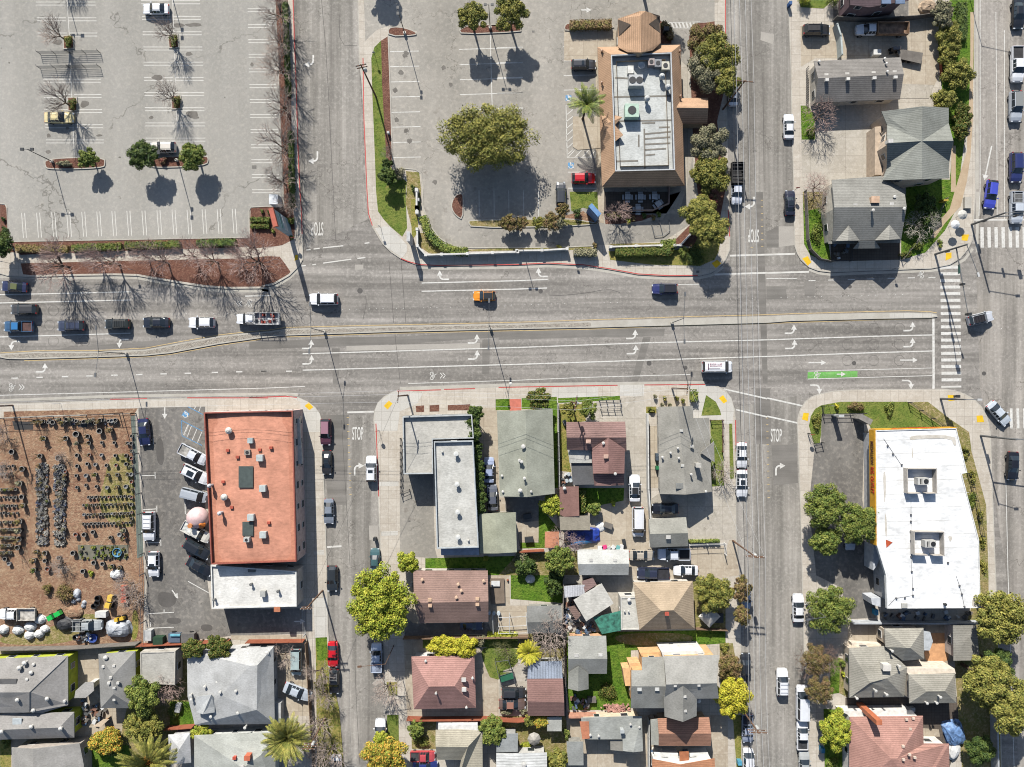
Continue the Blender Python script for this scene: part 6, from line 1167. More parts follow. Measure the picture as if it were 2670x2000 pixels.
def hedge(s, wd, h, kind, label, n=90, name='hedge', z0=0.13, leaf=0.1, group=None):
    pts = WP(s, h*0.8); mb = MB(); rnd = random.Random(len(s)+int(pts[0][0]*10))
    for i in range(len(pts)-1):
        a, b_ = Vector(pts[i]), Vector(pts[i+1]); L = (b_-a).length; d = (b_-a)/L; nr = Vector((-d.y, d.x, 0))
        mb.box(((a.x+b_.x)/2, (a.y+b_.y)/2, z0+h*0.42), (L, wd*0.72, h*0.84), math.atan2(d.y, d.x))
        for _ in range(int(n*L*max(1, wd*0.8))):
            t = rnd.random()*L; u = rnd.uniform(-.5, .5)*wd; z = z0+h*(1-0.18*abs(u*2/wd)**3)*rnd.uniform(0.86, 1.05) if rnd.random() < 0.7 else z0+h*rnd.random()
            if z < z0+h*0.8: u = math.copysign(wd*0.5, u)
            p = a+d*t+nr*u; p.z = z; nn = Vector((rnd.uniform(-1, 1), rnd.uniform(-1, 1), 1)).normalized(); q = nn.orthogonal().normalized(); w_ = nn.cross(q); s_ = leaf*rnd.uniform(.7, 1.4)
            mb.add([p-q*s_, p-w_*s_, p+q*s_, p+w_*s_], [(0, 1, 2, 3)])
    return solo(name, mb, G[kind], label, 'hedge', group)
BARE = {}
def bare_mesh(seed, spread=0.5, depth=5, drop=0.0):
    key = (seed, spread, depth)
    if key in BARE: return BARE[key]
    rnd = random.Random(seed); tr, tw = MB(), MB()
    def grow(p, d, L, r, lv):
        q = p+d*L; (tr if lv < 2 else tw).tube(p, q, r, r*0.66, 5 if lv < 2 else 3, cap=False)
        if lv >= depth: return
        k = 5 if lv == 0 else (5 if lv == 1 else 3)
        for i in range(k):
            ax = d.orthogonal().normalized(); ax.rotate(Matrix.Rotation(i*6.283/k+rnd.uniform(-.5, .5)+lv, 3, d)); ang = rnd.uniform(0.6, 1.25)*spread*(1.15 if lv == 0 else 1)
            nd = (d+ax*math.tan(min(1.2, ang))).normalized(); nd.z += 0.10; nd.normalize()
            b_ = p.lerp(q, rnd.uniform(0.55, 1.0) if lv else 1.0); grow(b_, nd, L*rnd.uniform(0.66, 0.9)*(0.92 if lv else 1.35), r*0.6, lv+1)
    grow(Vector((0, 0, 0)), Vector((0.02, 0, 1)), 0.25, 0.024, 0); zm = max(v[2] for v in tw.v); tr.v = [tuple(q/zm for q in v) for v in tr.v]; tw.v = [tuple(q/zm for q in v) for v in tw.v]
    BARE[key] = (tr.mesh('trunk'), tw.mesh('twigs')); return BARE[key]
def bare(c, h, label, spread=0.5, seed=1, m=None, group=None, wide=1.0, lean=None, z0=0.13, base_=True, depth=5, name='bare_tree'):
    """base_=True: c is the foot of the trunk; otherwise the middle of the crown"""
    v = W(P(c)[0], z0 if base_ else h*0.6); tr, tw = bare_mesh(seed, spread, depth); rnd = random.Random(int(v.x*13+v.y*7))
    r = empty(name, (v.x, v.y, z0), label, 'tree', group, rnd.uniform(0, 6.28)); r.scale = (h*wide, h*wide, h)
    for nme, me, mm in (('trunk', tr, BARK), ('crown', tw, m or TWIG)):
        if not me.materials: me.materials.append(mm)
        o = bpy.data.objects.new(nme, me); coll.objects.link(o); o.parent = r; o.material_slots[0].link = 'OBJECT'; o.material_slots[0].material = mm
    return r
def palm(c, h, r, label, kind='mid', n=34, droop=0.5, heart=None, name='palm_tree', lw=0.35, base_=False, tr=0.2, young=False):
    v = W(P(c)[0], h); root = empty(name, (v.x, v.y, 0.13), label, 'palm tree'); rnd = random.Random(int(v.x*3)); f = MB()
    for i in range(n):
        t = i*2.399; el = rnd.uniform(0.05, 1.25) if not young else rnd.uniform(0.0, 0.9); L = r*rnd.uniform(0.8, 1.05); prev = Vector((v.x, v.y, h)); seg = 7
        for s_ in range(seg):
            e_ = el-droop*2.0*(s_/seg)**1.3; d = Vector((math.cos(t)*math.cos(e_), math.sin(t)*math.cos(e_), math.sin(e_)))*(L/seg*1.12); cur = prev+d; side = Vector((-math.sin(t), math.cos(t), 0)); w0 = lw*math.sin(math.pi*(s_+0.35)/(seg+.9))*1.1; w1 = lw*math.sin(math.pi*(s_+1.35)/(seg+.9))*1.1
            dz = Vector((0, 0, -0.5))
            for sg in (-1, 1):
                for u in range(4):
                    a = prev.lerp(cur, u/4); b_ = prev.lerp(cur, (u+0.62)/4); wv = w0+(w1-w0)*u/4; fw = d.normalized()*wv*0.55
                    f.add([a, b_, b_+side*sg*wv+dz*wv*0.6+fw, a+side*sg*wv+dz*wv*0.6+fw], [(0, 1, 2, 3)] if sg > 0 else [(3, 2, 1, 0)])
            f.tube(prev, cur, 0.035, 0.03, 3, cap=False); prev = cur
    f.build('fronds', G[kind], root); t_ = MB(); t_.cone((v.x, v.y, 0.1), [(tr*1.5, 0), (tr, 0.6), (tr*0.9, h-0.6), (tr*1.3, h-0.1), (0.05, h+0.2)], 10); t_.build('trunk', BARK, root)
    if heart:
        hb = MB(); 
        for i in range(60): a = rnd.uniform(0, 6.28); q = rnd.uniform(0.1, 1.2); hb.box((v.x+math.cos(a)*q, v.y+math.sin(a)*q, h+rnd.uniform(.2, .9)), (0.22, 0.2, 0.2), a)
        hb.build('fruit_stalks', mat(heart, 0.8, name='fruit_stalk'), root)
    return root
# --- NW lot
tree('00:720,1305', 76, 3.6, 'mid', 'small round green tree on the left lot island', z0=.27); tree('00:1180,1275', 112, 5.2, 'deep', 'open dark green tree left of the pale hatchback', gaps=1, lobes=13, z0=.27)
tree('00:1580,1290', 108, 4.8, 'mid', 'dense green tree at the right end of the lot island', z0=.27)
shrub('00:530,1348', 70, 0.9, 'grey', 'low grey shrub on the left lot island', 0.4); shrub('00:1340,1325', 50, 0.9, 'red', 'low reddish shrub on the right lot island', 0.6)
for i, c in enumerate(('00:560,345', '00:595,860', '00:1425,335', '00:1452,840')):
    shrub(c, 48, 1.1, 'mid' if i % 2 == 0 else 'hedge', ['tufted green shrub filling the planter above the cart rails', 'clipped green shrub in the planter above the cream coupe', 'tufted green shrub in the planter below the dark oil stains', 'clipped green shrub in the planter above the pale hatchback'][i], 1.25, n=420, leaf=0.13)
for c, h_, l, s in (('00:590,880', 6.0, 'bare tree in the planter above the cream coupe', 1), ('00:545,335', 6.6, 'bare tree in the planter above the cart rails', 2), ('00:1445,330', 5.6, 'bare tree in the planter below the dark oil stains', 3), ('00:1455,835', 5.4, 'bare tree in the planter above the pale hatchback', 4)): bare(c, h_, l, 0.5, s, z0=.2, wide=1.1)
bare('00:560,-240', 6.5, 'bare tree standing just above the top edge of the lot', 0.45, 2)
g_ = 'bare trees along the strip beside the side street'
for i, y_ in enumerate((180, 420, 640, 920, 1260)): bare('10:%d,%d' % (285+y_*0.03, y_), 6.6+(i % 3)*0.6, ['topmost', 'second from the top', 'third from the top', 'fourth from the top', 'fifth from the top'][i]+' bare tree in the strip right of the big lot', 0.55, 1+i % 4, TWIG, g_, 1.15)
bare('10:300,1520', 6.4, 'bare tree in the strip just above the white box trailer', 0.5, 3, TWIG, g_, 1.1); bare('11:385,130', 5.4, 'bare tree beside the tall pylon sign', 0.5, 4, TWIG, g_, 1.0)
g_ = 'bare trees in the mulch beds along the main road'
for i, (c, h_) in enumerate((('01:578,625', 7.4), ('01:990,605', 7.6), ('01:1392,592', 6.6), ('01:1797,585', 6.8), ('11:110,600', 8.4))):
    bare(c, h_, 'bare roadside tree whose trunk foot is %s from the left' % ['first', 'second', 'third', 'fourth', 'fifth'][i], 0.55, 1+i % 5, TWIGR, g_, 1.15)
for i, (c, h_) in enumerate((('01:500,600', 5.8), ('01:830,560', 5.6), ('01:1225,545', 5.6), ('01:1620,540', 5.6), ('01:1975,520', 4.6), ('11:60,480', 6.0))):
    bare(c, h_, 'bare tree of the inner row by the footpath, %s from the left' % ['first', 'second', 'third', 'fourth', 'fifth', 'sixth'][i], 0.5, 2+i % 4, TWIGR, g_, 1.1)
hedge('01:130,468 560,470', 1.4, 0.9, 'dry', 'brown-green hedge by the footpath, left section', 60); hedge('01:590,462 1000,450', 1.4, 1.0, 'hedge', 'olive hedge by the footpath, centre-left section', 60)
hedge('01:1030,445 1480,432', 1.4, 1.0, 'hedge', 'olive hedge by the footpath, centre-right section', 60); hedge('01:1620,425 1940,415', 1.4, 1.1, 'deep', 'dark green hedge by the footpath, right section', 60)
hedge('10:290,0 300,250 320,780', 1.0, 1.3, 'deep', 'long dark hedge in the strip right of the big lot, upper run', 60); hedge('10:338,1080 350,1600 11:350,120', 1.0, 1.3, 'deep', 'dark hedge in the strip right of the big lot, lower run', 60)
hedge('11:10,232 165,232', 1.0, 0.8, 'hedge', 'low hedge left of the pylon sign', 80); hedge('11:240,235 365,240', 1.0, 0.8, 'hedge', 'low hedge right of the pylon sign', 80); hedge('11:10,282 165,285', 0.8, 0.7, 'hedge', 'lower low hedge left of the pylon sign', 80)
for c, l in (('11:107,160', 'dark shrub in the bed left of the white box trailer'), ('11:165,168', 'small dark shrub below the white box trailer'), ('11:197,322', 'bright round shrub at the foot of the pylon sign'), ('11:350,376', 'bright round shrub at the corner of the mulch bed'), ('01:30,225', 'dark shrub on the far left bed, upper'), ('01:35,300', 'dark shrub on the far left bed, lower')): shrub(c, 20, 0.6, 'mid' if 'bright' in l else 'deep', l)
tree('01:-10,420', 110, 5, 'deep', 'dark tree cut by the left edge above the road')
# --- restaurant lot
tree('F:1062,285', 1, 9, 'pine', '') if 0 else None
tree('10:1965,1110', 345, 8.2, 'pine', 'large olive-green tree in the middle of the restaurant lot, west crown', 0.8, lobes=26, leaf=0.22, flat_=0.3, n=9500) if 0 else None
tree('20:-95,1130', 385, 8.8, 'pine', 'very wide olive-green tree in the middle of the restaurant lot', 0.68, lobes=52, leaf=0.2, n=19000, flat_=0.3)
tree('10:1840,140', 118, 6.4, 'olive', 'feathery olive tree on the top island, left of its lamp', 1.0, gaps=1, lobes=14, z0=.27); tree('20:100,110', 130, 6.6, 'olive', 'feathery olive tree on the top island, right of its lamp', 1.1, gaps=1, lobes=14, z0=.27)
tree('10:1000,-420', 120, 7, 'deep', 'tree beyond the top edge whose shadow falls on the restaurant lot'); tree('20:1250,-300', 190, 10, 'deep', 'tree beyond the top edge behind the restaurant porch')
palm('20:725,865', 6.6, 3.4, 'feathery palm on the tan pad beside the restaurant', 'mid', 30, 0.5, lw=0.42)
hedge('20:585,208 930,200', 1.7, 1.2, 'dry', 'long clipped red-tinged hedge in the top island of the restaurant', 70, z0=.27); hedge('20:1345,185 1400,230 1420,320', 1.2, 1.0, 'dry', 'curved hedge beside the restaurant porch', 70)
tree('20:1700,330', 140, 5.4, 'dry', 'bushy olive-brown street tree below the curved brick bed', 0.9, lobes=10); tree('20:1800,480', 165, 6.4, 'olive', 'green street tree right of the grey leafless one', 1.1, lobes=12)
tree('20:1720,570', 155, 6.2, 'grey', 'grey half-dead street tree east of the restaurant', 1.2, lobes=12); tree('20:1890,680', 100, 6.4, 'olive', 'olive street tree beside the leaning wire pole', 1.1, lobes=9)
tree('20:1735,1190', 140, 5.8, 'grey', 'grey-green street tree below the restaurant canopy', 1.1, lobes=11); tree('20:1745,1420', 150, 6.0, 'olive', 'olive street tree beside the stake-bed truck', 1.1, lobes=12)
tree('21:1660,190', 145, 6.4, 'pine', 'wide olive street tree above the corner, upper crown', 0.9, lobes=12); tree('21:1740,320', 140, 6.8, 'pine', 'wide olive street tree above the corner, lower crown', 0.9, lobes=12); tree('21:1720,60', 75, 4, 'red', 'brownish shrub tree between two olive street trees')
shrub('21:1620,530', 90, 1.4, 'deep', 'dark shrub at the shaded corner bed', 1.2); shrub('21:1515,495', 50, 1.2, 'mid', 'bright green shrub near the corner wall'); shrub('21:1405,500', 55, 1.0, 'hedge', 'rusty green shrub at the end of the long hedge', 0.6)
hedge('21:965,497 1180,492 1420,490', 1.6, 1.4, 'hedge', 'long clipped hedge on the lower lawn', 70); hedge('21:1340,440 1460,425', 1.7, 1.3, 'mid', 'short bright hedge above the lower lawn', 70); hedge('21:620,500 810,500', 1.4, 1.5, 'grey', 'grey-green hedge outside the low white wall', 70)
hedge('11:1430,200 1470,330 1570,440 1700,490 1800,490', 1.6, 1.2, 'mid', 'curving pale green hedge along the drive', 60)
tree('10:1140,1455', 66, 3.4, 'deep', 'dark glossy tree below the tall wire pole', 1.1, leaf=0.2); tree('10:1135,1350', 40, 2.8, 'deep', 'small dark tree directly above the glossy one'); shrub('10:1235,1430', 62, 1.6, 'grey', 'grey round shrub at the foot of the tall wire pole')
shrub('21:645,175', 46, 1.4, 'deep', 'round dark green topiary on the lawn by the red car'); shrub('21:790,150', 42, 1.6, 'lime', 'tall bright shrub beside the blue monument sign', 1.5); shrub('10:1350,1545', 24, .9, 'deep', 'small clipped shrub by the white wall pillar', 1.3)
for i, (c, r_, h_, k) in enumerate((('21:70,260', 60, 2.6, 'dry'), ('21:190,255', 55, 2.6, 'dry'), ('21:330,250', 50, 2.2, 'olive'), ('21:440,240', 75, 3.2, 'dry'), ('11:2160,260', 70, 3.0, 'dry'), ('21:525,150', 55, 3.2, 'dry'), ('21:490,250', 60, 3, 'grey'))):
    tree(c, r_, h_, k, ['small brown tree left of the twin lamp in the lower planter', 'small brown tree just right of the twin lamp', 'small green-tinted tree in the lower planter', 'wider brown tree near the right end of the lower planter', 'brown tree at the left of the lower planter', 'brown tree below the charcoal car', 'grey-brown tree touching the end of the lower planter'][i], gaps=1, leaf=0.14)
bare('21:955,200', 5.0, 'bare tree in front of the restaurant patio', 0.6, 2, TWIGR, None, 1.2); shrub('21:960,190', 70, 1.3, 'olive', 'olive shrub around the patio tree foot', 0.5)
for c, k, l in (('21:1110,220', 'dry', 'round brown shrub in the shaded patio bed'), ('21:1275,210', 'dry', 'brown shrub at the right of the patio bed'), ('21:1200,195', 'deep', 'dark shrub in the middle of the patio bed'), ('21:1070,240', 'lime', 'small lime shrub in the patio bed'), ('21:1320,185', 'mid', 'green shrub by the patio fence corner'), ('21:795,440', 'dry', 'small rusty shrub by the wall end pillar'), ('21:500,455', 'olive', 'olive shrub inside the low white wall')): shrub(c, 28, 0.7, k, l)
bare('10:1160,1290', 3.5, 'small bare tree beside the long pole shadow', 0.5, 3)
shrub('11:1750,140', 0.1, .1, 'dry', '') if 0 else None
# --- NE block
shrub('30:415,-10', 62, 1.8, 'lime', 'lime bush at the top left of the purple house'); shrub('30:650,-5', 60, 2.4, 'mid', 'green bush by the orange steps at the top'); 
tree('30:1580,290', 105, 3.0, 'pine', 'pale green leaning bush along the slope, upper', 1.3, leaf=0.16); tree('30:1590,430', 90, 2.8, 'pine', 'green leaning bush along the slope, second', 1.2, leaf=0.16)
tree('30:1670,610', 120, 3.4, 'pine', 'wide grey-green bush on the slope beside the avenue', 1.0, leaf=0.16); tree('30:1550,820', 105, 3.4, 'pine', 'rounded khaki bush behind the cross-gabled house', 0.7, leaf=0.15)
tree('30:1540,120', 85, 3.6, 'grey', 'dark tangled tree at the top beside the avenue slope', 1.4); tree('30:1700,960', 75, 1.8, 'hedge', 'green shrub mass beside the avenue slope, below the wide bush', 1.6, leaf=0.16); tree('30:1690,1080', 60, 2.4, 'hedge', 'pale shrub beside the cross-gabled house', 1.2)
hedge('30:1700,20 1700,330', 2.0, 1.0, 'deep', 'low dark hedge standing in for ground shade along the avenue slope', 60)  # dark foliage strip added where only shade lies on the ground
bare('30:490,985', 4.8, 'bare tree over the tarmac by the clipped lawn strip', 0.75, 5, TWIGR, None, 1.2); bare('30:470,1560', 3.6, 'low bare shrub tree above the corner house garden', 0.8, 4, TWIGR, None, 1.4)
shrub('30:455,1090', 50, 0.9, 'mid', 'leafy patch on the clipped lawn strip', 1.1); bare('31:540,130', 3.0, 'bare shrub in the corner house garden', 0.8, 3, TWIG, None, 1.3)
shrub('31:510,340', 60, 0.9, 'mid', 'dense garden shrubs beside the corner house', 1.9); bare('31:1320,290', 3.6, 'silvery bare tree at the edge of the corner house lawn', 0.8, 1, mat((206, 198, 182), name='pale_twigs'), None, 1.5); tree('31:1400,150', 90, 3.0, 'deep', 'dark tree in the shadow behind the corner house', 1.6)
shrub('31:1340,450', 60, .8, 'mid', 'green shrub below the silvery bare tree', .7); shrub('31:1520,420', 30, .6, 'mid', 'small shrub by the kerb of the main junction', 1.4); shrub('31:1240,520', 60, .7, 'hedge', 'low shrub on the bank above the junction pavement', .6)
# --- vine / S middle
g_ = 'dark trees grown in a row along the grey building'
for i, (c, r_) in enumerate((('12:1860,240', 62), ('12:1840,330', 66), ('12:1855,420', 56), ('12:1875,520', 46), ('12:1875,600', 42), ('12:1890,680', 48), ('12:1890,770', 42), ('12:1900,850', 44), ('12:1900,950', 60), ('12:1895,1030', 52))):
    tree(c, r_, 4.6 if i < 3 else 3.8, 'deep', 'dark glossy tree in the row beside the grey building, number %d from the top' % (i+1), group=g_, leaf=0.18)
tree('22:330,130', 100, 4.2, 'hedge', 'weeping tree over the corner of the pale green roof', 0.8); tree('22:740,210', 72, 3.6, 'mid', 'green tree in front of the maroon house', 1.1, gaps=1); tree('22:585,215', 55, 3.2, 'olive', 'thin olive tree at the foot of the twin wire pole', 1.2, gaps=1)
tree('22:440,1005', 100, 3.6, 'lime', 'spreading lime-green tree beside the red-brown shed', 0.8, gaps=1, lobes=12); tree('22:500,1450', 115, 4.4, 'mid', 'round green tree left of the white outbuilding'); bare('22:545,1290', 3.6, 'pale bare tree beside the blue tarp', 0.85, 5, mat((186, 160, 160), name='pink_twigs'), None, 1.5)
hedge('22:690,880 695,1060', 1.2, 1.6, 'hedge', 'tall hedge beside the red-brown shed', 70); tree('22:785,1030', 55, 2.2, 'mid', 'bright bush above the tan shed roof', 0.9); shrub('22:945,985', 28, 1.4, 'lime', 'small lime bush at the end of the back lawn'); shrub('22:190,1440', 80, 1.8, 'grey', 'grey-green bush beside the orange shed', .8)
for i, (x, y_) in enumerate(((1290, 105), (1370, 120), (1410, 175), (1520, 140), (1350, 175), (1470, 120))): shrub('22:%d,%d' % (x, y_), 22, .9, 'olive' if i % 2 else 'grey', ['leftmost shrub in the square bed by the corner pole', 'second shrub in the square bed by the corner pole', 'centre shrub in the square bed by the corner pole', 'right shrub in the square bed by the corner pole', 'lower left shrub in the square bed', 'upper middle shrub in the square bed'][i])
hedge('22:1582,100 1640,102', 2.2, 1.3, 'mid', 'square clipped hedge by the corner pole', 70); shrub('22:1260,215', 40, .8, 'olive', 'olive shrub west of the grey corner house', .6); hedge('22:1570,1300 1820,1296', 0.5, 0.9, 'mid', 'thin green hedge above the shaded ramp', 60)
bare('22:1830,720', 3.8, 'bare crooked tree beside the white kerbside sedans', 0.7, 4, TWIG, None, 1.2)
tree('12:1310,1480', 85, 4.0, 'lime', 'bright green tree beside the big round street tree', 1.1, lobes=9); tree('F:818,1303', 1, 1, 'lime', '') if 0 else None
tree('13:1080,230', 245, 8.8, 'lime', 'big round lime-green street tree beside the brown gabled house', 1.22, lobes=46, leaf=0.23, n=17000, flat_=0.35)
tree('13:1680,590', 1, 1, 'yellow', '') if 0 else None
tree('13:1590,580', 115, 4.2, 'yellow', 'yellow flowering bush above the pink-brown hip roof, left half', 0.7, lobes=12, leaf=0.2); tree('13:1760,585', 115, 4.4, 'yellow', 'yellow flowering bush above the pink-brown hip roof, right half', 0.75, lobes=12, leaf=0.2)
palm('23:248,640', 3.2, 2.1, 'golden young palm beside the green frame stand', 'yellow', 60, 0.25, name='palm_tree', lw=0.28, young=True); bare('23:450,470', 7.0, 'large grey bare tree over the grey shed', 0.75, 2, TWIG, None, 1.25, base_=False) 
tree('13:1995,1275', 115, 4.4, 'mid', 'round green tree at the bottom beside the slate roof', 1.0); tree('13:1120,1480', 165, 6.8, 'ora', 'orange-tinged street tree at the bottom', 0.9, lobes=16, leaf=0.2); tree('13:1090,1350', 60, 5.5, 'lime', 'small lime crown above the orange-tinged street tree')
palm('13:320,1330', 5.2, 4.3, 'huge fan of fronds beside the street, dark-hearted palm', 'pine', 78, 0.42, lw=0.42); palm('03:1235,1530', 4.6, 5.2, 'huge palm with orange heart at the bottom', 'pine', 78, 0.42, (226, 140, 40), lw=0.42)
g_ = None
tree('03:1590,600', 90, 5.4, 'hedge', 'dense conical bush left of two above the large pale roof', 0.9, leaf=0.17); tree('03:1805,590', 100, 5.4, 'hedge', 'dense conical bush right of two above the large pale roof', 0.95, leaf=0.17)
tree('03:1180,1000', 130, 5.6, 'mid', 'round green tree right of the narrow lime green house', 1.2, lobes=11); bare('03:1350,930', 4.5, 'reddish bare tree against the pale flat-roofed house', 0.8, 5, TWIGR, None, 1.2, base_=False); tree('03:1190,1230', 150, 4.8, 'olive', 'wide olive bush above the orange-hearted palm', 0.75, lobes=12)
tree('03:870,1370', 140, 3.6, 'ora', 'yellow-orange bush left of the orange-hearted palm', 0.6, lobes=12); shrub('03:910,1450', 90, 1.2, 'mid', 'bright low shrub below the yellow-orange bush', .5); tree('03:1660,1290', 85, 3.4, 'lime', 'lime bush between the two big pale roofs', .7, gaps=1)
shrub('03:1440,1120', 60, .8, 'mid', 'low garden greenery beside the large pale house', 1.4); shrub('03:50,1380', 50, .9, 'mid', 'green shrub under the lime green wing')
for i, (c, h_) in enumerate((('13:600,760', 4.2), ('13:640,950', 5.2), ('13:600,1180', 5.6), ('13:700,1390', 6.2), ('13:560,1330', 4.6))): bare(c, h_, ['short bare tree beside the red sedan', 'bare tree behind the black off-roader', 'bare tree near the white crate by the palm', 'bare tree at the kerb over the bottom street', 'bare bush right of the dark-hearted palm'][i], 0.6, 1+i, TWIG, 'bare trees along the kerb of the left street', 1.15)
bare('13:1160,880', 5.5, 'bare tree on the right kerb below the street lamp', 0.75, 3, TWIG, None, 1.1); bare('13:300,640', 3.0, 'bare bush beside the vintage camper', 0.8, 1, TWIG, None, 1.5)
shrub('13:590,890', 60, .6, 'olive', 'weedy shrub on the verge by the black off-roader', 1.6); tree('13:1380,1270', 60, 2.4, 'mid', 'tall green shrub left of the greenish-tan house', 1.2); shrub('13:1420,1370', 70, .8, 'olive', 'wild grass shrub left of the greenish-tan house', .7)
tree('23:350,1200', 62, 3.0, 'ora', 'orange-green bush below the brown garage', .9); tree('23:255,1195', 45, 2.6, 'olive', 'olive bush left of the orange-green bush'); shrub('23:75,1125', 60, 1, 'grey', 'grey shrub below the brown patched sedan', .5); shrub('23:200,1115', 45, 1, 'grey', 'grey shrub at the corner of the brown garage', .7)
tree('23:1780,150', 1, 1, 'dry', '') if 0 else tree('23:1775,150', 150, 5.4, 'olive', 'brown-green street tree beside the tan hip roof', 1.0, lobes=14); tree('23:2000,110', 75, 4.6, 'dry', 'brown bare-looking street tree above the blue-grey sedan', 1.4, gaps=1); tree('23:2005,330', 65, 4.2, 'dry', 'brown street tree below the blue-grey sedan', 1.2, gaps=1)
tree('23:1920,1000', 140, 5.6, 'yellow', 'bright yellow street tree beside the big stepped house', 1.15, lobes=15, leaf=0.2); tree('23:1905,760', 90, 4, 'dry', 'dry brown tree above the yellow street tree', 1.3, gaps=1); shrub('23:1860,600', 50, 1, 'olive', 'olive shrub at the end of the back garden', 1)
tree('23:480,1520', 95, 3.0, 'olive', 'olive bush at the bottom beside the white metal roof', .8); shrub('23:560,1300', 40, 1.2, 'mid', 'green shrub by the narrow grey shed', 1.4); shrub('23:230,1400', 60, .8, 'lime', 'lime plants by the folded umbrella', .6); shrub('23:900,960', 90, 1.0, 'hedge', 'brambles beside the grey cottage', .8)
shrub('23:300,130', 0.1, .1, 'lime', '') if 0 else None
hedge('13:1960,500 2210,505', 1.4, 1.0, 'lime', 'lime hedge along the back fence of the swing lawn', 60); shrub('13:1905,540', 55, 1.8, 'grey', 'grey bush beside the yellow flowering bush'); bare('13:2110,600', 2.6, 'small drooping bare tree on the swing lawn', 0.9, 2, mat((120, 120, 70), name='green_twigs'), None, 1.6)
tree('12:1950,1440', 20, 1.2, 'lime', 'small lime bush on the shaded back lawn'); tree('22:220,1500', 90, 2.4, 'deep', 'dark bush at the bottom of the shaded back garden', .8); tree('23:460,60', 70, 2.6, 'deep', 'dark bush at the east of the bright back lawn', 1.8)
# --- SE block
tree('32:575,1010', 170, 7.4, 'mid', 'left one of the dark twin trees beside the outlet store', 1.0, lobes=18, leaf=0.2, n=7000); tree('32:850,1150', 165, 7.2, 'mid', 'right one of the dark twin trees beside the outlet store', 1.05, lobes=18, leaf=0.2, n=7000); tree('32:575,1290', 125, 6.0, 'mid', 'lower bright crown below the twin trees', 0.9, lobes=12)
tree('33:610,270', 190, 6.4, 'mid', 'bushy round tree beside the parked white sedan', 1.0, lobes=20, leaf=0.19, n=7500)
bare('33:510,720', 5.6, 'brown bare street tree, upper of the pair', 0.85, 2, mat((128, 104, 92), name='brown_twigs'), None, 1.45, base_=False, z0=.13); tree('33:500,700', 125, 4.8, 'dry', 'dense brown twiggy street tree, upper', 1.0, gaps=1, leaf=0.12); tree('33:520,940', 115, 4.6, 'dry', 'dense brown twiggy street tree, lower', 1.0, gaps=1, leaf=0.12)
tree('33:660,1280', 130, 4.8, 'lime', 'round yellow-green tree beside the pink-brown hip roof', 1.2, lobes=15); shrub('33:720,720', 36, 1.1, 'mid', 'green shrub by the greige house, upper'); shrub('33:725,810', 28, .8, 'lime', 'green shrub by the greige house, lower'); shrub('33:640,1550', 60, 1.0, 'mid', 'green bush at the bottom below the yellow-green tree')
tree('33:2030,340', 215, 9.0, 'pine', 'big olive tree over the avenue, uppermost', 0.95, lobes=22, leaf=0.24, n=9000); tree('33:1920,870', 200, 9.5, 'pine', 'big olive tree over the avenue, middle left', 1.0, lobes=22, leaf=0.24, n=9000); tree('33:2140,1100', 200, 9.5, 'pine', 'big olive tree over the avenue, lowest at the edge', 1.0, lobes=22, leaf=0.24, n=9000); tree('33:1990,740', 130, 7, 'deep', 'dark green crown between the big olive trees', .9, lobes=12)
tree('33:1850,1440', 110, 4.0, 'deep', 'dark shaded bush in the bottom right yard', 1.0); shrub('32:1780,960', 50, .7, 'mid', 'bright green patch right of the outlet store', 1.6); shrub('32:1100,210', 55, .8, 'mid', 'clipped green bush on the lawn above the outlet store', 1.2); shrub('32:830,190', 80, .9, 'dry', 'mixed brown shrub on the lawn corner', .5); shrub('32:670,185', 26, .9, 'yellow', 'small yellow-flowered shrub on the lawn corner'); shrub('32:500,310', 55, .9, 'olive', 'olive shrub on the corner verge', 1.6)
for i, (x, y_) in enumerate(((1730, 560), (1790, 760), (1850, 1080), (1870, 1300), (1880, 1500))): shrub('32:%d,%d' % (x, y_), 40, .5, 'olive', ['first', 'second', 'third', 'fourth', 'fifth'][i]+' scrubby plant from the top on the bank right of the outlet store', 1.7, group='scrub on the bank')
# ------------------------------------------------------------------ lamps, poles, wires, signs
STEEL = mat((120, 122, 124), 0.5, 0.5, 0.3, name='galvanised_steel'); DKST = mat((58, 60, 62), 0.5, name='dark_steel'); WOOD = mat((120, 88, 66), 0.9, var=0.25, name='pole_wood'); PALE = mat((206, 206, 204), 0.5, name='pale_metal')
def lamp(c, h, heads, label, cat='street lamp', name='street_lamp', m=None, head_h=None, group=None, size=(0.7, 0.32, 0.14), basep=True, r=0.09):
    """heads: list of (dx, dy) metres from the pole top"""
    v = W(P(c)[0], 0.13); e = empty(name, v, label, cat, group); m = m or DKST; hh = head_h or h
    MB().tube(v, (v.x, v.y, h), r, r*0.6, 8).build('pole', m, e)
    if basep: MB().cone((v.x, v.y, 0.1), [(0.28, 0), (0.28, 0.7)], 12).build('base', mat((206, 200, 188), name='lamp_footing'), e)
    for dx, dy in heads:
        MB().tube((v.x, v.y, h-0.1), (v.x+dx, v.y+dy, hh), 0.05, 0.035, 6).build('arm', m, e)
        MB().box((v.x+dx, v.y+dy, hh), size, math.atan2(dy, dx)).build('lamp_head', m, e)
    return e
LW = (0.62, 0.5, 0.16)
for c, hd, l in (('00:440,1335', ((-.85, 0), (.85, 0)), 'twin lamp on the left lot island, heads side by side'), ('00:1465,1325', ((0, .75), (0, -.75)), 'twin lamp on the right lot island, heads one above the other'), ('00:525,-140', ((-.85, 0), (.85, 0)), 'twin lamp above the top edge casting its shadow by the left planter'), ('00:1385,-155', ((0, .75), (0, -.75)), 'twin lamp above the top edge casting its shadow by the right planter')): lamp(c, 7.1, hd, l, 'parking lot lamp', 'lot_lamp', size=LW)
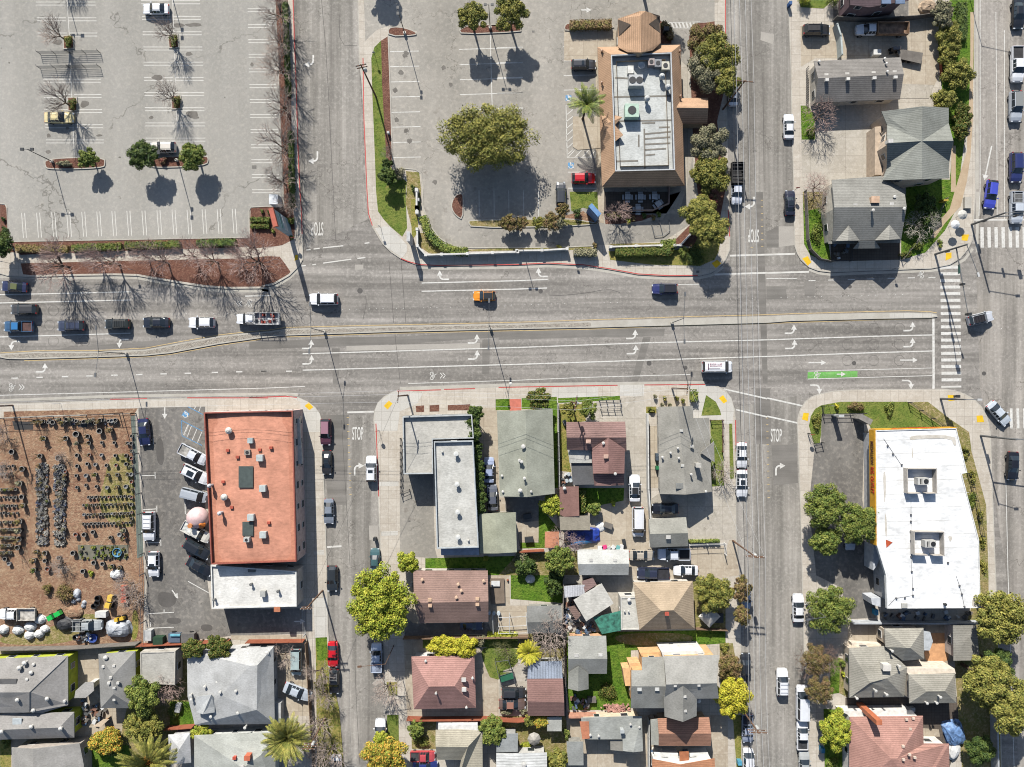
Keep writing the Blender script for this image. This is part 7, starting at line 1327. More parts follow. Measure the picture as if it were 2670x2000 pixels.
for c, hd, l in (('10:1283,280', ((0, .5), (0, -.5)), 'twin lamp on the small brick-coloured island at the curved path'), ('10:1985,235', ((-.6, 0), (.6, 0)), 'twin lamp between the two feathery trees'), ('21:150,290', ((-.6, 0), (.6, 0)), 'twin lamp in the lower planter of the restaurant lot')): lamp(c, 8.2, hd, l, 'parking lot lamp', 'lot_lamp', size=(0.5, 0.42, 0.16))
for c, l in (('01:1045,1335', 'double-armed lamp on the median, leftmost'), ('11:622,1155', 'double-armed lamp on the median, second from the left'), ('11:1988,1128', 'double-armed lamp on the median above the orange car'), ('21:1428,1080', 'double-armed lamp on the median near the blue off-roader')): lamp(c, 9.0, ((0.05, 4.0), (-0.05, -4.0)), l, m=STEEL, head_h=9.7, size=(0.75, 0.3, 0.16))
lamp('11:1035,455', 3.2, ((0, 0.01),), 'short sign post on the white corner pavement', 'post', 'post', basep=False) if 0 else None
lamp('33:417,224', 8.2, ((-3.0, -0.4),), 'lamp standing in the bushy round tree', m=STEEL); lamp('13:1190,580', 8.6, ((-4.4, -0.4),), 'lamp on a timber pole over the silver pickup', m=WOOD, basep=False)
lamp('02:1200,310' if 0 else '02:1008,240', 6.5, ((-2.2, -0.1),), 'lamp arm over the nursery fence corner', m=WOOD, basep=False)
lamp('30:1720,-176', 9, ((5.2, -1.0),), 'lamp beside the avenue reaching over the top lanes', m=DKST, basep=False)
def upole(c, h, label, deg=0, arms=1, lean=None, m=None, trans=False, w_=2.4, group=None):
    v = W(P(c)[0], 0.13); e = empty('utility_pole', v, label, 'utility pole', group); MB().tube(v, (v.x, v.y, h), 0.17, 0.11, 8).build('pole', m or WOOD, e); d = Vector((math.cos(math.radians(deg)), math.sin(math.radians(deg)), 0)); out = []
    for k in range(arms):
        z = h-0.25-0.85*k; MB().box((v.x, v.y, z), (w_, 0.13, 0.16), math.radians(deg)).build('crossarm', WOOD, e); ins = MB()
        for i in range(4): q = v+d*(w_/2-0.15)*(-1+2*i/3); ins.cone((q.x, q.y, z+0.05), [(0.06, 0), (0.07, 0.2), (0.02, 0.25)], 6); out.append(Vector((q.x, q.y, z+0.28)))
        ins.build('insulators', PALE, e)
    if trans: MB().cone((v.x+0.35, v.y, h-2.4), [(0.28, 0), (0.28, 0.9), (0.1, 1.0)], 10).build('transformer', mat((196, 198, 196), name='transformer_paint'), e)
    return out
wn = [0]
def wire(a, b_, label, group, r=0.02, sag=0.5, m=None):
    mb = MB(); n = 10; prev = None
    for i in range(n+1):
        t = i/n; q = Vector(a).lerp(Vector(b_), t); q.z -= sag*4*t*(1-t)
        if prev is not None: mb.tube(prev, q, r, n=4, cap=False)
        prev = q
    solo('power_line', mb, m or mat((225, 225, 225), 0.6, 0.3, 0, var=0, name='bare_wire'), label, 'power line', group)
BW = mat((30, 30, 32), 0.7, var=0, name='black_cable')
p1 = upole('10:1045,800', 13.2, 'tall timber wire pole on the verge left of the restaurant lot', 12, 2, w_=1.8, trans=True)
p2 = upole('20:1850,900', 12.2, 'wire pole leaning out over the street by the restaurant', -5, 1, w_=3.2)
p3 = upole('22:1930,1295', 12.6, 'wire pole at the corner of the shaded ramp', -4, 2, w_=3.2, trans=True); p4 = upole('23:1975,1060', 10.9, 'wire pole under the bright yellow street tree', -2, 2, w_=3.2, trans=True)
p5 = upole('22:598,150', 10.2, 'twin-armed wire pole in front of the maroon house', 80, 2, w_=2.6, trans=True); p6 = upole('22:1430,40', 11.5, 'wire pole by the square bed of shrubs', 85, 1, w_=2.2); p7 = upole('12:1305,95', 11.0, 'wire pole at the corner of the grey flat-roofed building', 85, 1, w_=2.2)
p8 = upole('13:605,125', 10.8, 'wire pole leaning over the white extension', 0, 2, w_=2.0); p9 = upole('13:628,1175', 11.2, 'wire pole with many crossarms at the bottom left street', 0, 3, w_=2.4, trans=True); p0 = upole('02:105,180', 10, 'wire pole at the front corner of the nursery', 80, 1, w_=1.6)
north = [Vector((q.x-1.5, q.y+62, q.z)) for q in p2]; south = [Vector((q.x+3, q.y-45, q.z)) for q in p4]
g_ = 'overhead wires along the right-hand street'
for A, B_ in ((p2, north), (p2, p3[:4]), (p3[:4], p4[:4]), (p4[:4], south)):
    for i in range(4): wire(A[i], B_[i], 'pale overhead wire running along the right-hand street', g_, 0.022, 0.6)
for A, B_ in ((p2, north), (p2, p3), (p3, p4), (p4, south)):
    for dx, z in ((-1.1, 4.2), (-0.8, 3.4)): a = A[1]+Vector((dx+1.0, 0, -z)); b_ = B_[1]+Vector((dx+1.0, 0, -z)); wire(a, b_, 'black communication cable along the right-hand street', 'black cables along the right-hand street', 0.03, 0.7, BW)
g_ = 'overhead wires along the south kerb'; west = [q+Vector((-45, -1, 0)) for q in p0]
ch = [p6, p5, p7, p0, west]
for A, B_ in zip(ch, ch[1:]):
    for i in (0, 2, 3): wire(A[i], B_[i], 'pale overhead wire following the south kerb of the main road', g_, 0.018, 0.6)
for i in (0, 3): wire(p3[i], p6[i], 'pale wire from the ramp corner pole to the pole by the square bed', 'wires between the corner poles', 0.016, 0.5)
wire(p7[1], p8[1], 'cable crossing the left street from the grey building to the white extension', 'cables over the left street', 0.02, .8, BW); wire(p8[0], p9[0], 'cable running down the left street', 'cables down the left street', 0.02, .8, BW); wire(p8[3], p9[3], 'cable running down the left street', 'cables down the left street', 0.02, .8, BW)
# signal masts at the junction
def mast(c, h, arm, lit, label, sig=(0.55, 1.0), az=6.2, sign=False):
    v = W(P(c)[0], 0.13); e = empty('traffic_signal', v, label, 'traffic signal'); MB().tube(v, (v.x, v.y, h), 0.2, 0.13, 10).build('pole', STEEL, e)
    a = Vector((v.x, v.y, az)); b_ = a+Vector((arm[0], arm[1], 0.7)); MB().tube(a, b_, 0.11, 0.06, 8).build('mast_arm', STEEL, e)
    for t in sig:
        q = a.lerp(b_, t); o = MB().box((q.x, q.y, q.z-0.1), (0.36, 0.36, 1.05)).build('signal_head', DKST, e)
        if t == sig[-1]: MB().box((q.x+.3, q.y, q.z-0.1), (0.3, 0.5, 0.9)).build('signal_head', DKST, e)
    MB().box((v.x+0.3, v.y, 3.2), (0.35, 0.4, 1.0)).build('signal_head', DKST, e)
    if lit: q = Vector((v.x+lit[0], v.y+lit[1], h+0.5)); MB().tube((v.x, v.y, h-.2), q, 0.07, 0.05, 6).build('lamp_arm', STEEL, e); MB().box(q, (0.8, 0.35, 0.16), math.atan2(lit[1], lit[0])).build('lamp_head', PALE, e)
    if sign: q = a.lerp(b_, 0.32); MB().box((q.x-0.1, q.y, q.z-.1), (0.06, 1.6, 0.5)).build('street_name_sign', mat((60, 110, 100), name='sign_green'), e)
mast('31:1480,515', 9.2, (1.6, -11.6), (1.5, -5.2), 'signal mast at the north-west corner of the junction, arm over the zebra crossing', sign=True)
mast('31:1780,270', 9.0, (7.0, 0.2), (5.0, 0.1), 'signal mast north of the junction with its arm over the avenue', (0.5, 0.9)); mast('32:1855,430', 9.2, (11.5, -0.6), (3.0, 0), 'signal mast beside the avenue right of the outlet store', (0.6, 0.95)); mast('32:1525,125', 7.0, (0.4, 0.5), (2.2, 0), 'signal post with a long pole at the lower corner pavement', (1.0,), 3.4)
SIGNR = mat((190, 30, 36), name='stop_sign_red'); SGN = mat((206, 208, 206), name='sign_white')
def sign(c, deg, label, shape='oct', m=None, h=2.6, s=0.38):
    v = W(P(c)[0], 0.13); e = empty('stop_sign' if shape == 'oct' else 'road_sign', v, label, 'stop sign' if shape == 'oct' else 'road sign', None, 0); MB().tube(v, (v.x, v.y, h), 0.035, n=6).build('post', STEEL, e); n = 8 if shape == 'oct' else 4
    r = Matrix.Rotation(math.radians(deg), 3, 'Z'); pts = [(math.cos((i+.5)*2*math.pi/n)*s, math.sin((i+.5)*2*math.pi/n)*s) for i in range(n)]; mb = MB(); vs = [r @ Vector((d_, x, 0))+Vector((v.x, v.y, h-s+y_)) for d_ in (-.06, -.03) for x, y_ in pts]; mb.add(vs, [tuple(range(n)), tuple(range(2*n-1, n-1, -1))]+[(i, (i+1) % n, n+(i+1) % n, n+i) for i in range(n)]); mb.build('sign_plate', m or (SIGNR if shape == 'oct' else SGN), e)
    if shape == 'oct': M4 = Matrix.Translation(Vector((v.x, v.y, h-s))+r @ Vector((-0.07, 0, 0))) @ r.to_4x4() @ Matrix(((0, 0, -1, 0), (-1, 0, 0, 0), (0, 1, 0, 0), (0, 0, 0, 1))) @ Matrix.Diagonal((0.22, 0.26, 1, 1)); text('sign_lettering', 'STOP', None, 0, 0, 0, SGN, 0, parent=e, M4=M4)
sign('12:1070,385', 90, 'stop sign on the right kerb of the left street'); sign('32:430,410', 90, 'stop sign at the kerb beside the corner verge'); sign('11:385,400', -90, 'stop sign by the yellow paving left of the side street'); sign('30:310,1575', -90, 'stop sign above the corner house on the upper right street')
for c, l in (('11:1085,300', 'road sign on the white corner pavement'), ('10:1040,470', 'road sign on the grass by the curved path'), ('21:625,530', 'diamond road sign outside the low wall'), ('01:80,590', 'road sign at the left of the mulch bed'), ('01:1115,650', 'diamond road sign in the mulch bed between bare trees'), ('31:1130,640', 'slim road sign by the corner house kerb'), ('02:500,165', 'road sign on the pavement by the nursery'), ('22:55,70', 'road sign in front of the pale green roof'), ('32:600,180', 'road sign on the verge near the corner')): sign(c, 90, l, 'sq', s=0.32, h=2.4)
sign('02:100,175', 90, 'large square sign on the nursery corner', 'sq', s=0.5, h=2.6)
# --- walls and fences
def fence(s, h, m, label, wd=0.1, name='fence', cat='fence', posts=2.4, z0=0.12, pw=0.14, cap=None, rails=False):
    pts = WP(s, z0); e = empty(name, pts[0], label, cat); mb = MB()
    if rails:
        for k in range(len(pts)-1):
            for z in (0.3, h*0.55, h): mb.tube((pts[k].x, pts[k].y, z0+z), (pts[k+1].x, pts[k+1].y, z0+z), 0.03, n=4)
    else: wallmb(mb, pts, wd, z0, z0+h)
    mb.build('panel', m, e); mp = MB()
    for k in range(len(pts)-1):
        a, b_ = pts[k], pts[k+1]; L = (b_-a).length; n = max(1, int(L/posts))
        for i in range(n+(k == len(pts)-2)): q = a.lerp(b_, i/n); mp.box((q.x, q.y, z0+h/2+0.03), (pw, pw, h+0.1))
    mp.build('posts', cap or m, e); return e
WDF = ground('old_fence_wood', [(150, 126, 104), (128, 104, 86)], 0.8, 7); RDF = ground('red_fence_wood', [(172, 104, 78), (150, 86, 64)], 0.8, 7); GYF = ground('grey_fence_wood', [(140, 134, 126), (118, 112, 106)], 0.8, 7); WHW = mat((232, 230, 224), 0.8, name='white_render'); PNK = mat((206, 150, 124), 0.8, name='pink_stucco')
fence('11:1385,140 1388,180', 1.2, WHW, 'short white wall piece by the small clipped shrub', 0.3, 'low_wall', 'wall', 4, pw=0.6); fence('11:1385,0 1385,140', 1.2, WHW, 'white wall above the short wall piece', 0.3, 'low_wall', 'wall', 9, pw=0.6)
fence('11:1390,320 1392,455 1460,530 1590,525 1800,520 2005,512 2212,505 21:150,495 355,492 560,480', 1.3, WHW, 'long white garden wall with square pillars below the restaurant lot', 0.28, 'garden_wall', 'wall', 9, pw=0.5)
fence('21:918,462 1125,455 1330,450', 1.1, WHW, 'white wall with pillars above the long clipped hedge', 0.28, 'garden_wall', 'wall', 4.3, pw=0.5); fence('21:1440,450 1490,448 1610,315', 1.1, WHW, 'white wall slanting up to the corner trees', 0.28, 'garden_wall', 'wall', 6, pw=0.45)
fence('30:640,170 905,185 1280,165 1520,130', 1.6, GYF, 'grey sheet fence along the top of the walled yard'); fence('30:640,235 670,330 680,480', 1.7, mat((196, 206, 204), 0.6, name='pale_sheet'), 'pale sheet fence between the off-roader and the dump truck', 0.3)
fence('30:415,570 415,855', 1.3, DKST, 'iron railing left of the long low house', rails=True, posts=.4, pw=.05); fence('31:400,0 410,200 420,400 440,480 520,560 620,580', 1.2, GYF, 'weathered picket fence curving round the corner house garden'); fence('31:620,400 625,570 775,572 780,420', 1.0, DKST, 'dark railing round the front terrace of the corner house', rails=True)
fence('31:1200,560 1480,220 1560,60', 0.9, GYF, 'low wooden fence slanting beside the footpath', rails=True); fence('30:1510,470 1520,640', 0.8, RDF, 'orange-brown low wall at the back of the yard')
fence('02:30,285 1120,245', 1.8, STEEL, 'wire fence along the front of the nursery', 0.03, rails=True, posts=3); fence('02:1120,245 1165,900 1195,1560 03:1200,180 1205,560', 1.8, STEEL, 'wire fence between the nursery and the parking bays', rails=True, posts=3); fence('03:0,590 620,580 1160,545', 1.9, GYF, 'grey board fence behind the nursery junk'); fence('03:1165,560 1900,525', 1.8, RDF, 'reddish board fence behind the skip corner'); fence('13:0,530 460,525', 1.8, RDF, 'reddish board fence below the white extension'); fence('13:462,270 465,480', 1.6, PALE, 'pale gate post fence by the exit arrow', rails=True); fence('13:480,540 545,1580', 1.6, WDF, 'board fence along the left street verge'); fence('03:1390,1240 1610,1225', 1.7, RDF, 'red-brown fence in the garden of the large pale house')
fence('12:1250,450 1250,900 1320,870', 1.2, GYF, 'low worn fence left of the grey corner building', rails=True, posts=1.2); fence('22:485,160 500,860', 1.7, PALE, 'pale fence beside the pale green roof', 0.08); fence('22:1215,250 1222,860 1240,1100', 1.8, WHW, 'white side wall left of the grey corner house', 0.2, 'garden_wall', 'wall', 30); fence('22:830,140 1000,135 1005,205 840,210', 0.9, STEEL, 'small wire pen at the front of the maroon house', rails=True, posts=1)
fence('22:170,1375 370,1365', 1.6, RDF, 'red-brown fence piece below the pale green shed'); fence('13:1280,500 2000,495 2212,492 23:240,490', 1.7, WDF, 'tan board fence behind the yellow flowering bushes'); fence('13:1310,1160 1400,1165 1940,1160 2212,1175 23:240,1165', 1.8, RDF, 'long red fence below the pink-brown hip roof'); fence('23:528,0 530,480 555,1160', 1.8, GYF, 'dark board fence between the two back gardens'); fence('23:580,1135 1105,1130', 1.7, PNK, 'pink fence wall behind the stepped grey house', 0.35); fence('23:1225,1160 1230,1580', 1.8, WHW, 'white fence left of the terracotta roof', 0.1); fence('23:1620,430 1870,440', 1.2, WDF, 'board fence at the end of the back garden')
fence('22:1560,1320 1855,1310 1860,1400', 1.4, WHW, 'white rail wall above the shaded ramp', 0.15, rails=True); fence('22:1742,300 1840,300 1840,560', 1.1, mat((110, 66, 56), name='rust_rail'), 'rust-brown railing beside the grey corner house', rails=True); fence('33:770,370 1800,372', 1.9, mat((196, 200, 204), 0.7, name='block_wall'), 'pale wall behind the outlet store', 0.2, 'garden_wall', 'wall', 20); fence('33:1935,1050 1945,1580', 1.9, mat((190, 192, 194), 0.7, name='grey_block'), 'pale wall beside the avenue at the bottom', 0.3, 'garden_wall', 'wall', 20)
fence('32:545,185 548,250 890,245', 1.2, DKST, 'black wire fence round the corner parking bays', rails=True); fence('32:1255,155 1540,350', 1.3, DKST, 'black wire fence slanting over the lawn', rails=True); fence('32:1740,740 1800,960 1850,1250', 1.3, DKST, 'black wire fence on the bank right of the outlet store', rails=True); fence('32:430,410 480,495 540,485', 1.2, DKST, 'black wire fence at the corner verge tip', rails=True)
fence('21:870,165 1265,160 1395,105 1400,-80', 1.0, mat((176, 150, 138), name='patio_fence'), 'tan fence round the restaurant patio', 0.15)
# white pergola, swing frame, cart rails
def frame(name, label, cat, segs, r, m, h):
    mb = MB()
    for s in segs:
        q = WP(s, h)
        for a, b_ in zip(q, q[1:]): mb.tube(a, b_, r, n=5)
        for a in q: mb.tube((a.x, a.y, 0.12), a, r, n=5)
    return solo(name, mb, m, label, cat)
frame('pergola', 'white pergola frame in the back yard left of the grey shed', 'pergola', ['23:0,350 230,340', '23:0,425 230,415', '23:0,480 240,475', '23:90,345 92,480', '13:2005,330 2010,480', '23:228,340 240,475'], 0.06, PALE, 2.4)
frame('garden_swing', 'green striped garden swing on the round lawn', 'swing', ['13:2025,715 2135,700 2180,830', '13:2025,715 2060,850'], 0.05, STEEL, 2.0); mb = MB(); q = WP('13:2060,850 2175,810 2180,850 2070,885', 0.6); mb.prism(q, 0.5, 0.6); solo('swing_seat', mb, mat((50, 120, 90), name='green_slats'), 'green slatted seat under the garden swing frame', 'seat')
frame('stand', 'green striped cart stand beside the charcoal wagon', 'stand', ['23:10,830 20,920', '23:115,795 140,910', '23:10,830 115,795'], 0.05, STEEL, 1.2); mb = MB(); mb.prism(WP('23:5,835 118,800 130,850 15,885', 1.1), 1.0, 1.1); solo('canopy', mb, mat((40, 110, 80), name='green_canvas'), 'dark green canvas panel above the charcoal wagon', 'canopy')
frame('gate_frame', 'pale metal goal-like frame over the drive-through lane', 'frame', ['21:1262,268 1285,365 1355,360 1325,235', '21:1355,360 1410,318 1405,235'], 0.06, STEEL, 0.4)
def cart(y0, label):
    e = empty('cart_corral', WP('00:335,%d' % (y0+42), .13)[0], label, 'cart corral'); a, b_ = WP('00:335,%d 830,%d' % (y0+48, y0+38), .13)
    for k in range(5): mb = MB(); z = .3+.25*k; mb.tube((a.x, a.y, z), (b_.x, b_.y, z), 0.035, n=5); mb.build('rail', DKST, e)
    for k in range(5): q = a.lerp(b_, k/4); mb = MB(); mb.tube(q, (q.x, q.y, 1.4), .05, n=5); mb.tube((q.x, q.y, 1.4), (q.x-.1, q.y+.25, 1.4), .04, n=5); mb.build('post', DKST, e)
cart(400, 'black cart return rails below the planter, upper set'); cart(520, 'black cart return rails, lower set')
# --- signs as monuments
def pylon():
    e = empty('pylon_sign', WP('11:325,300', .13)[0]*1, 'tall red-topped pylon sign at the lot corner', 'sign'); v = e.location; R = math.radians(-75)
    MB().box((v.x, v.y, 4.0), (3.0, 0.75, 7.9), R).build('board', mat((170, 196, 206), name='sign_body'), e); MB().box((v.x, v.y, 8.25), (3.2, 0.8, 0.6), R).build('cap', mat((196, 96, 70), name='terracotta_cap'), e); MB().box((v.x, v.y, 5.6), (2.7, 0.82, 0.5), R).build('stripe', mat((50, 120, 120), name='teal_stripe'), e); MB().box((v.x, v.y, 3.4), (2.7, 0.81, 1.8), R).build('panel', mat((226, 228, 230), name='sign_panel'), e)
pylon()
def mon(c, d, rz, h, m, label, capm=None):
    v = WP(c, .13)[0]; e = empty('monument_sign', v, label, 'sign'); MB().box((v.x, v.y, h/2+.1), (d[0], d[1], h), math.radians(rz)).build('board', m, e); MB().box((v.x, v.y, h+.14), (d[0]+.12, d[1]+.12, .12), math.radians(rz)).build('cap', capm or m, e)
mon('21:770,200', (2.4, .7, 0), -48, 4.4, mat((96, 140, 190), name='sign_blue'), 'tall blue-topped sign near the patio tree', mat((110, 156, 206), name='sign_blue_cap')); mon('11:1340,410', (1.6, .5, 0), 90, 4.4, mat((206, 206, 206), name='sign_grey'), 'pale slab sign at the tip of the lawn'); mon('32:850,290', (2.2, .9, 0), -28, 2.6, mat((150, 146, 140), name='sign_stone'), 'grey slab sign at the end of the corner parking bays'); mon('32:640,260', (.8, .3, 0), 0, 3.2, SGN, 'small white sign board above the corner parking bays')
# box trailer, utility boxes, tarps and such
def boxy(name, c, d, h, rz, m, label, cat, z=0.13, lid=None):
    v = WP(c, z)[0]; e = empty(name, v, label, cat); MB().box((v.x, v.y, z+h/2), (d[0], d[1], h), math.radians(rz)).build('body', m, e); MB().box((v.x, v.y, z+h+0.04), (d[0]*1.04, d[1]*1.04, .08), math.radians(rz)).build('lid', lid or m, e); return e
boxy('donation_box', '11:235,90', (1.5, 1.7), 2.3, 0, mat((236, 240, 244), name='white_box'), 'white box trailer at the corner of the big lot', 'box trailer')
for c, d, h, m_, l in (('31:1735,95', (1.2, 2.0), .5, KERB, 'flat stone slab on the avenue verge'), ('11:1395,75', (.5, .5), 1.0, PALE, 'small white cabinet by the wall pillars'), ('10:1150,1103', (.4, .4), .8, PALE, 'white meter box on the mulch strip'), ('20:1370,268', (.9, .7), 1.4, DKST, 'dark cabinet in the hedge beside the porch'), ('12:1040,1275', (.5, .6), .9, DKST, 'dark bin at the kerb above the teal sedan'), ('13:1340,65', (.4, .6), .8, PALE, 'pale bin left of the brown gabled house'), ('03:1330,520', (1.7, 1.3), 1.3, mat((40, 74, 50), name='skip_green'), 'green rubbish skip at the end of the bays'), ('03:1240,480', (1.3, 1.8), 1.0, PALE, 'white two-wheeled utility trailer by the skip'), ('03:855,310', (1.9, 1.0), 1.0, WHW, 'white crate in the nursery yard'), ('13:260,1090', (1.3, 3.4), 2.0, PALE, 'pale metal shed beside the askew silver-blue sedan'), ('23:1810,345', (1.5, 1.6), .5, DKST, 'dark tangle of garden gear by the white canopy'), ('33:515,1230', (.6, .9), 1.1, mat((60, 70, 66), name='bin_dark'), 'dark wheelie bin on the right street pavement'), ('33:535,1420', (.6, .8), 1.1, mat((40, 130, 170), name='bin_blue'), 'bright blue bin on the right street pavement'), ('33:972,290', (.6, 1.0), 1.1, mat((50, 150, 190), name='bin_sky'), 'sky-blue bin behind the outlet store'), ('33:1270,1090', (1.0, .7), .8, SGN, 'white air unit between the two hip roofs'), ('30:270,50', (.5, .6), 1.1, mat((40, 90, 150), name='mailbox_blue'), 'blue mailbox on the upper right kerb'), ('30:975,455', (1.3, .9), 1.2, WHW, 'white tank behind the long low house'), ('23:1975,1525', (.7, .7), 1.0, mat((90, 170, 200), name='bin_cyan'), 'cyan bin at the bottom kerb'), ('22:1300,690', (.5, .6), 1.0, mat((40, 130, 80), name='bin_green'), 'green bin beside the grey corner house'), ('22:1300,600', (.6, 1.2), 1.2, mat((80, 96, 110), name='bin_slate'), 'slate bin beside the grey corner house'), ('22:700,1300', (2, .3), .3, RDF, 'red plank below the blue tarp'), ('31:1530,85', (.9, .3), 1.3, mat((200, 170, 60), name='bench_y'), 'yellow sign board on the slope')):
    boxy(name={'bin': 'bin', 'box': 'meter_box'}.get(l.split()[1], 'cabinet') if 'bin' in l or 'box' in l else 'cabinet' if 'cabinet' in l else l.split()[-1] if 0 else ('bin' if 'bin' in l.split() else 'skip' if 'skip' in l else 'crate' if 'crate' in l else 'metal_shed' if 'metal shed' in l else 'equipment'), c=c, d=d, h=h, rz=0, m=m_, label=l, cat='bin' if 'bin' in l.split() else 'cabinet' if 'cabinet' in l else 'skip' if 'skip' in l else 'shed' if 'shed' in l else 'mailbox' if 'mailbox' in l else 'equipment')
def lump(name, c, rx, ry, h, m, label, cat, seed=1, rz=0, n=12, z0=.13, sq=1.0):
    v = WP(c, z0)[0]; rnd = random.Random(seed); mb = MB(); R = Matrix.Rotation(math.radians(rz), 3, 'Z'); k = 6
    for j in range(k+1):
        f = j/k; q = math.cos(f*math.pi/2)**0.45
        for i in range(n):
            t = 2*math.pi*i/n; w_ = 1+rnd.uniform(-.1, .1); cx = math.copysign(abs(math.cos(t))**sq, math.cos(t)); cy = math.copysign(abs(math.sin(t))**sq, math.sin(t)); p = R @ Vector((cx*rx*q*w_, cy*ry*q*w_, 0)); mb.v.append((v.x+p.x, v.y+p.y, z0+h*f*rnd.uniform(.92, 1.05)))
    for j in range(k):
        for i in range(n): mb.f.append((j*n+i, j*n+(i+1) % n, (j+1)*n+(i+1) % n, (j+1)*n+i)); mb.m.append(0)
    return solo(name, mb, m, label, cat)
TARP = mat((40, 70, 170), 0.5, var=.3, name='blue_tarp'); TARPL = mat((70, 150, 215), 0.5, name='light_tarp'); SHT = mat((236, 236, 234), 0.6, var=.1, name='white_sheet'); GTP = mat((190, 194, 200), 0.5, var=.2, name='grey_tarp')
lump('covered_boat', '22:700,1245', 3.0, 1.5, 1.1, TARP, 'deep blue tarpaulin heap beside the tan shed roof', 'tarpaulin', 3, 0, 16, sq=.5); lump('tarpaulin', '22:690,1290', 2.4, .75, 1.0, TARPL, 'lighter blue tarpaulin along the front of the deep blue one', 'tarpaulin', 5, 8, 14, sq=.6); lump('covered_car', '33:1625,1290', 2.5, 1.8, 1.5, mat((120, 156, 206), .5, var=.4, name='car_cover'), 'car under a blue and white cover in the lower right yard', 'covered car', 4, -70, 14, sq=.6); lump('covered_boat', '33:1625,1430', 1.1, 1.9, 1.2, SHT, 'white covered boat below the blue covered car', 'boat', 8, -15)
lump('covered_machine', '03:985,430', 2.3, 1.5, 1.7, GTP, 'big silver sheeted machine in the nursery corner', 'covered machine', 6, 0, 14, sq=.5); lump('sheeted_pile', '03:545,400', 1.7, 1.3, 1.1, mat((54, 54, 58), .6, var=.3, name='black_sheet'), 'black sheeted pile between the two work trucks', 'sheeted pile', 9)
for i, (c, r_) in enumerate((('03:335,360', 1.05), ('03:35,445', 1.0), ('03:155,450', 1.0), ('03:255,420', 1.05), ('03:250,490', 1.0), ('03:330,480', .95), ('03:375,440', .85))): lump('bulk_bag', c, r_, r_*.85, .9, SHT, 'white bulk bag dumped below the flatbed truck', 'bulk bag', i+20)['group'] = 'white bulk bags below the flatbed truck'
lump('sand_heap', '03:620,300', 1.6, 1.3, .7, SOIL, 'low tan sand heap in the nursery yard', 'heap', 31); shrub('03:530,150', 85, 1.5, 'dry', 'dark brush pile in the bare soil', 1.0, name='brush_pile', cat='brush pile'); shrub('03:385,115', 52, 1.0, 'dry', 'smaller brush pile left of the dark one', 1.0, name='brush_pile', cat='brush pile'); lump('white_heap', '02:965,1570', 1.2, .9, .9, SHT, 'white sheeting heap by the nursery fence', 'heap', 34); lump('white_heap', '03:640,150', .7, .9, .8, GTP, 'grey-white wrapped bundle above the coiled hoses', 'heap', 35)
v = WP('23:960,1085', .13)[0]; mb = MB(); r9 = random.Random(9)
for _ in range(170): a = r9.gauss(0, 1.1); mb.box((v.x+max(-2.6, min(2.6, a)), v.y+r9.uniform(-.6, .6), .2+r9.uniform(0, .55)), (r9.uniform(.2, .5), r9.uniform(.15, .3), .16), r9.uniform(0, 3))
solo('brick_pile', mb, mat((214, 160, 144), .9, var=.3, name='pink_rubble'), 'pile of pink broken bricks on the pink wall', 'rubble'); lump('white_heap', '22:840,1180', .9, .9, .3, SHT, 'spilled white gravel in the back yard', 'gravel heap', 37); lump('pale_heap', '23:260,30', 0.9, .8, .5, WHW, 'white folded parasol on the bright back lawn', 'parasol', 38); lump('stone_heap', '13:2130,40', .2, .2, .5, RDF, 'small red pot on the deck', 'pot', 39); lump('thatch_heap', '30:1410,70', 1.6, 1.5, 1.2, mat((190, 166, 140), .95, var=.3, name='dry_branches'), 'heap of dry branches behind the purple-roofed house', 'brush pile', 40)
for i in range(4): lump('coiled_hose', '03:%d,%d' % ((610, 650, 695, 690)[i], (215, 195, 225, 250)[i]), .42, .42, .45, GTP, 'grey coiled hose in the nursery yard', 'hose', 50+i)['group'] = 'grey coiled hoses'
for i in range(4): v = WP('03:%d,%d' % ((825, 820, 795, 645)[i], (180, 220, 245, 500)[i]))[0]; mb = MB().cone((v.x, v.y, .13), [(.42, 0), (.55, .75), (.45, .75), (.4, .2)], 14, cap=False); solo('large_pot', mb, mat((40, 40, 42), name='black_plastic'), 'large empty black pot near the yellow forklift', 'plant pot', 'large empty black pots')
v = WP('03:778,510', .13)[0]; mb = MB().cone((v.x, v.y, .13), [(.7, 0), (.8, .6), (.7, .6), (.6, .15), (.01, .15)], 18, cap=False); solo('water_tub', mb, mat((60, 90, 170), name='blue_plastic'), 'round blue tub below the grey work truck', 'tub'); v = WP('02:975,1388', .13)[0]; mb = MB().cone((v.x, v.y, .13), [(.7, 0), (.85, .5), (.75, .5), (.65, .1), (.01, .1)], 18, cap=False); solo('water_tub', mb, mat((110, 170, 206), name='pale_blue_plastic'), 'pale blue paddling tub beside the green plant bench', 'tub')
def machine(c, rz, colr, label, cat, name, s=1.0):
    v = WP(c, .13)[0]; e = empty(name, v, label, cat, None, 0); R = math.radians(rz); pm = paint(colr); d = Vector((math.cos(R), math.sin(R), 0))
    a = v+d*0.9*s; b_ = v-d*0.8*s; MB().box((a.x, a.y, .95), (1.5*s, 1.1*s, .8), R).build('bonnet', pm, e); MB().box((b_.x, b_.y, 1.2), (1.2*s, 1.2*s, .9), R).build('cab', pm, e); MB().box((v.x, v.y, 1.0), (.3*s, 1.0*s, .6), R).build('seat', TRIM, e); n_ = Vector((-d.y, d.x, 0))
    for t in (1.1, -1.1):
        for u in (-.65, .65): q = v+d*t*s+n_*u*s; MB().tube((q.x-n_.x*.12, q.y-n_.y*.12, .5), (q.x+n_.x*.12, q.y+n_.y*.12, .5), .38, n=12).build('wheel', TYRE, e)
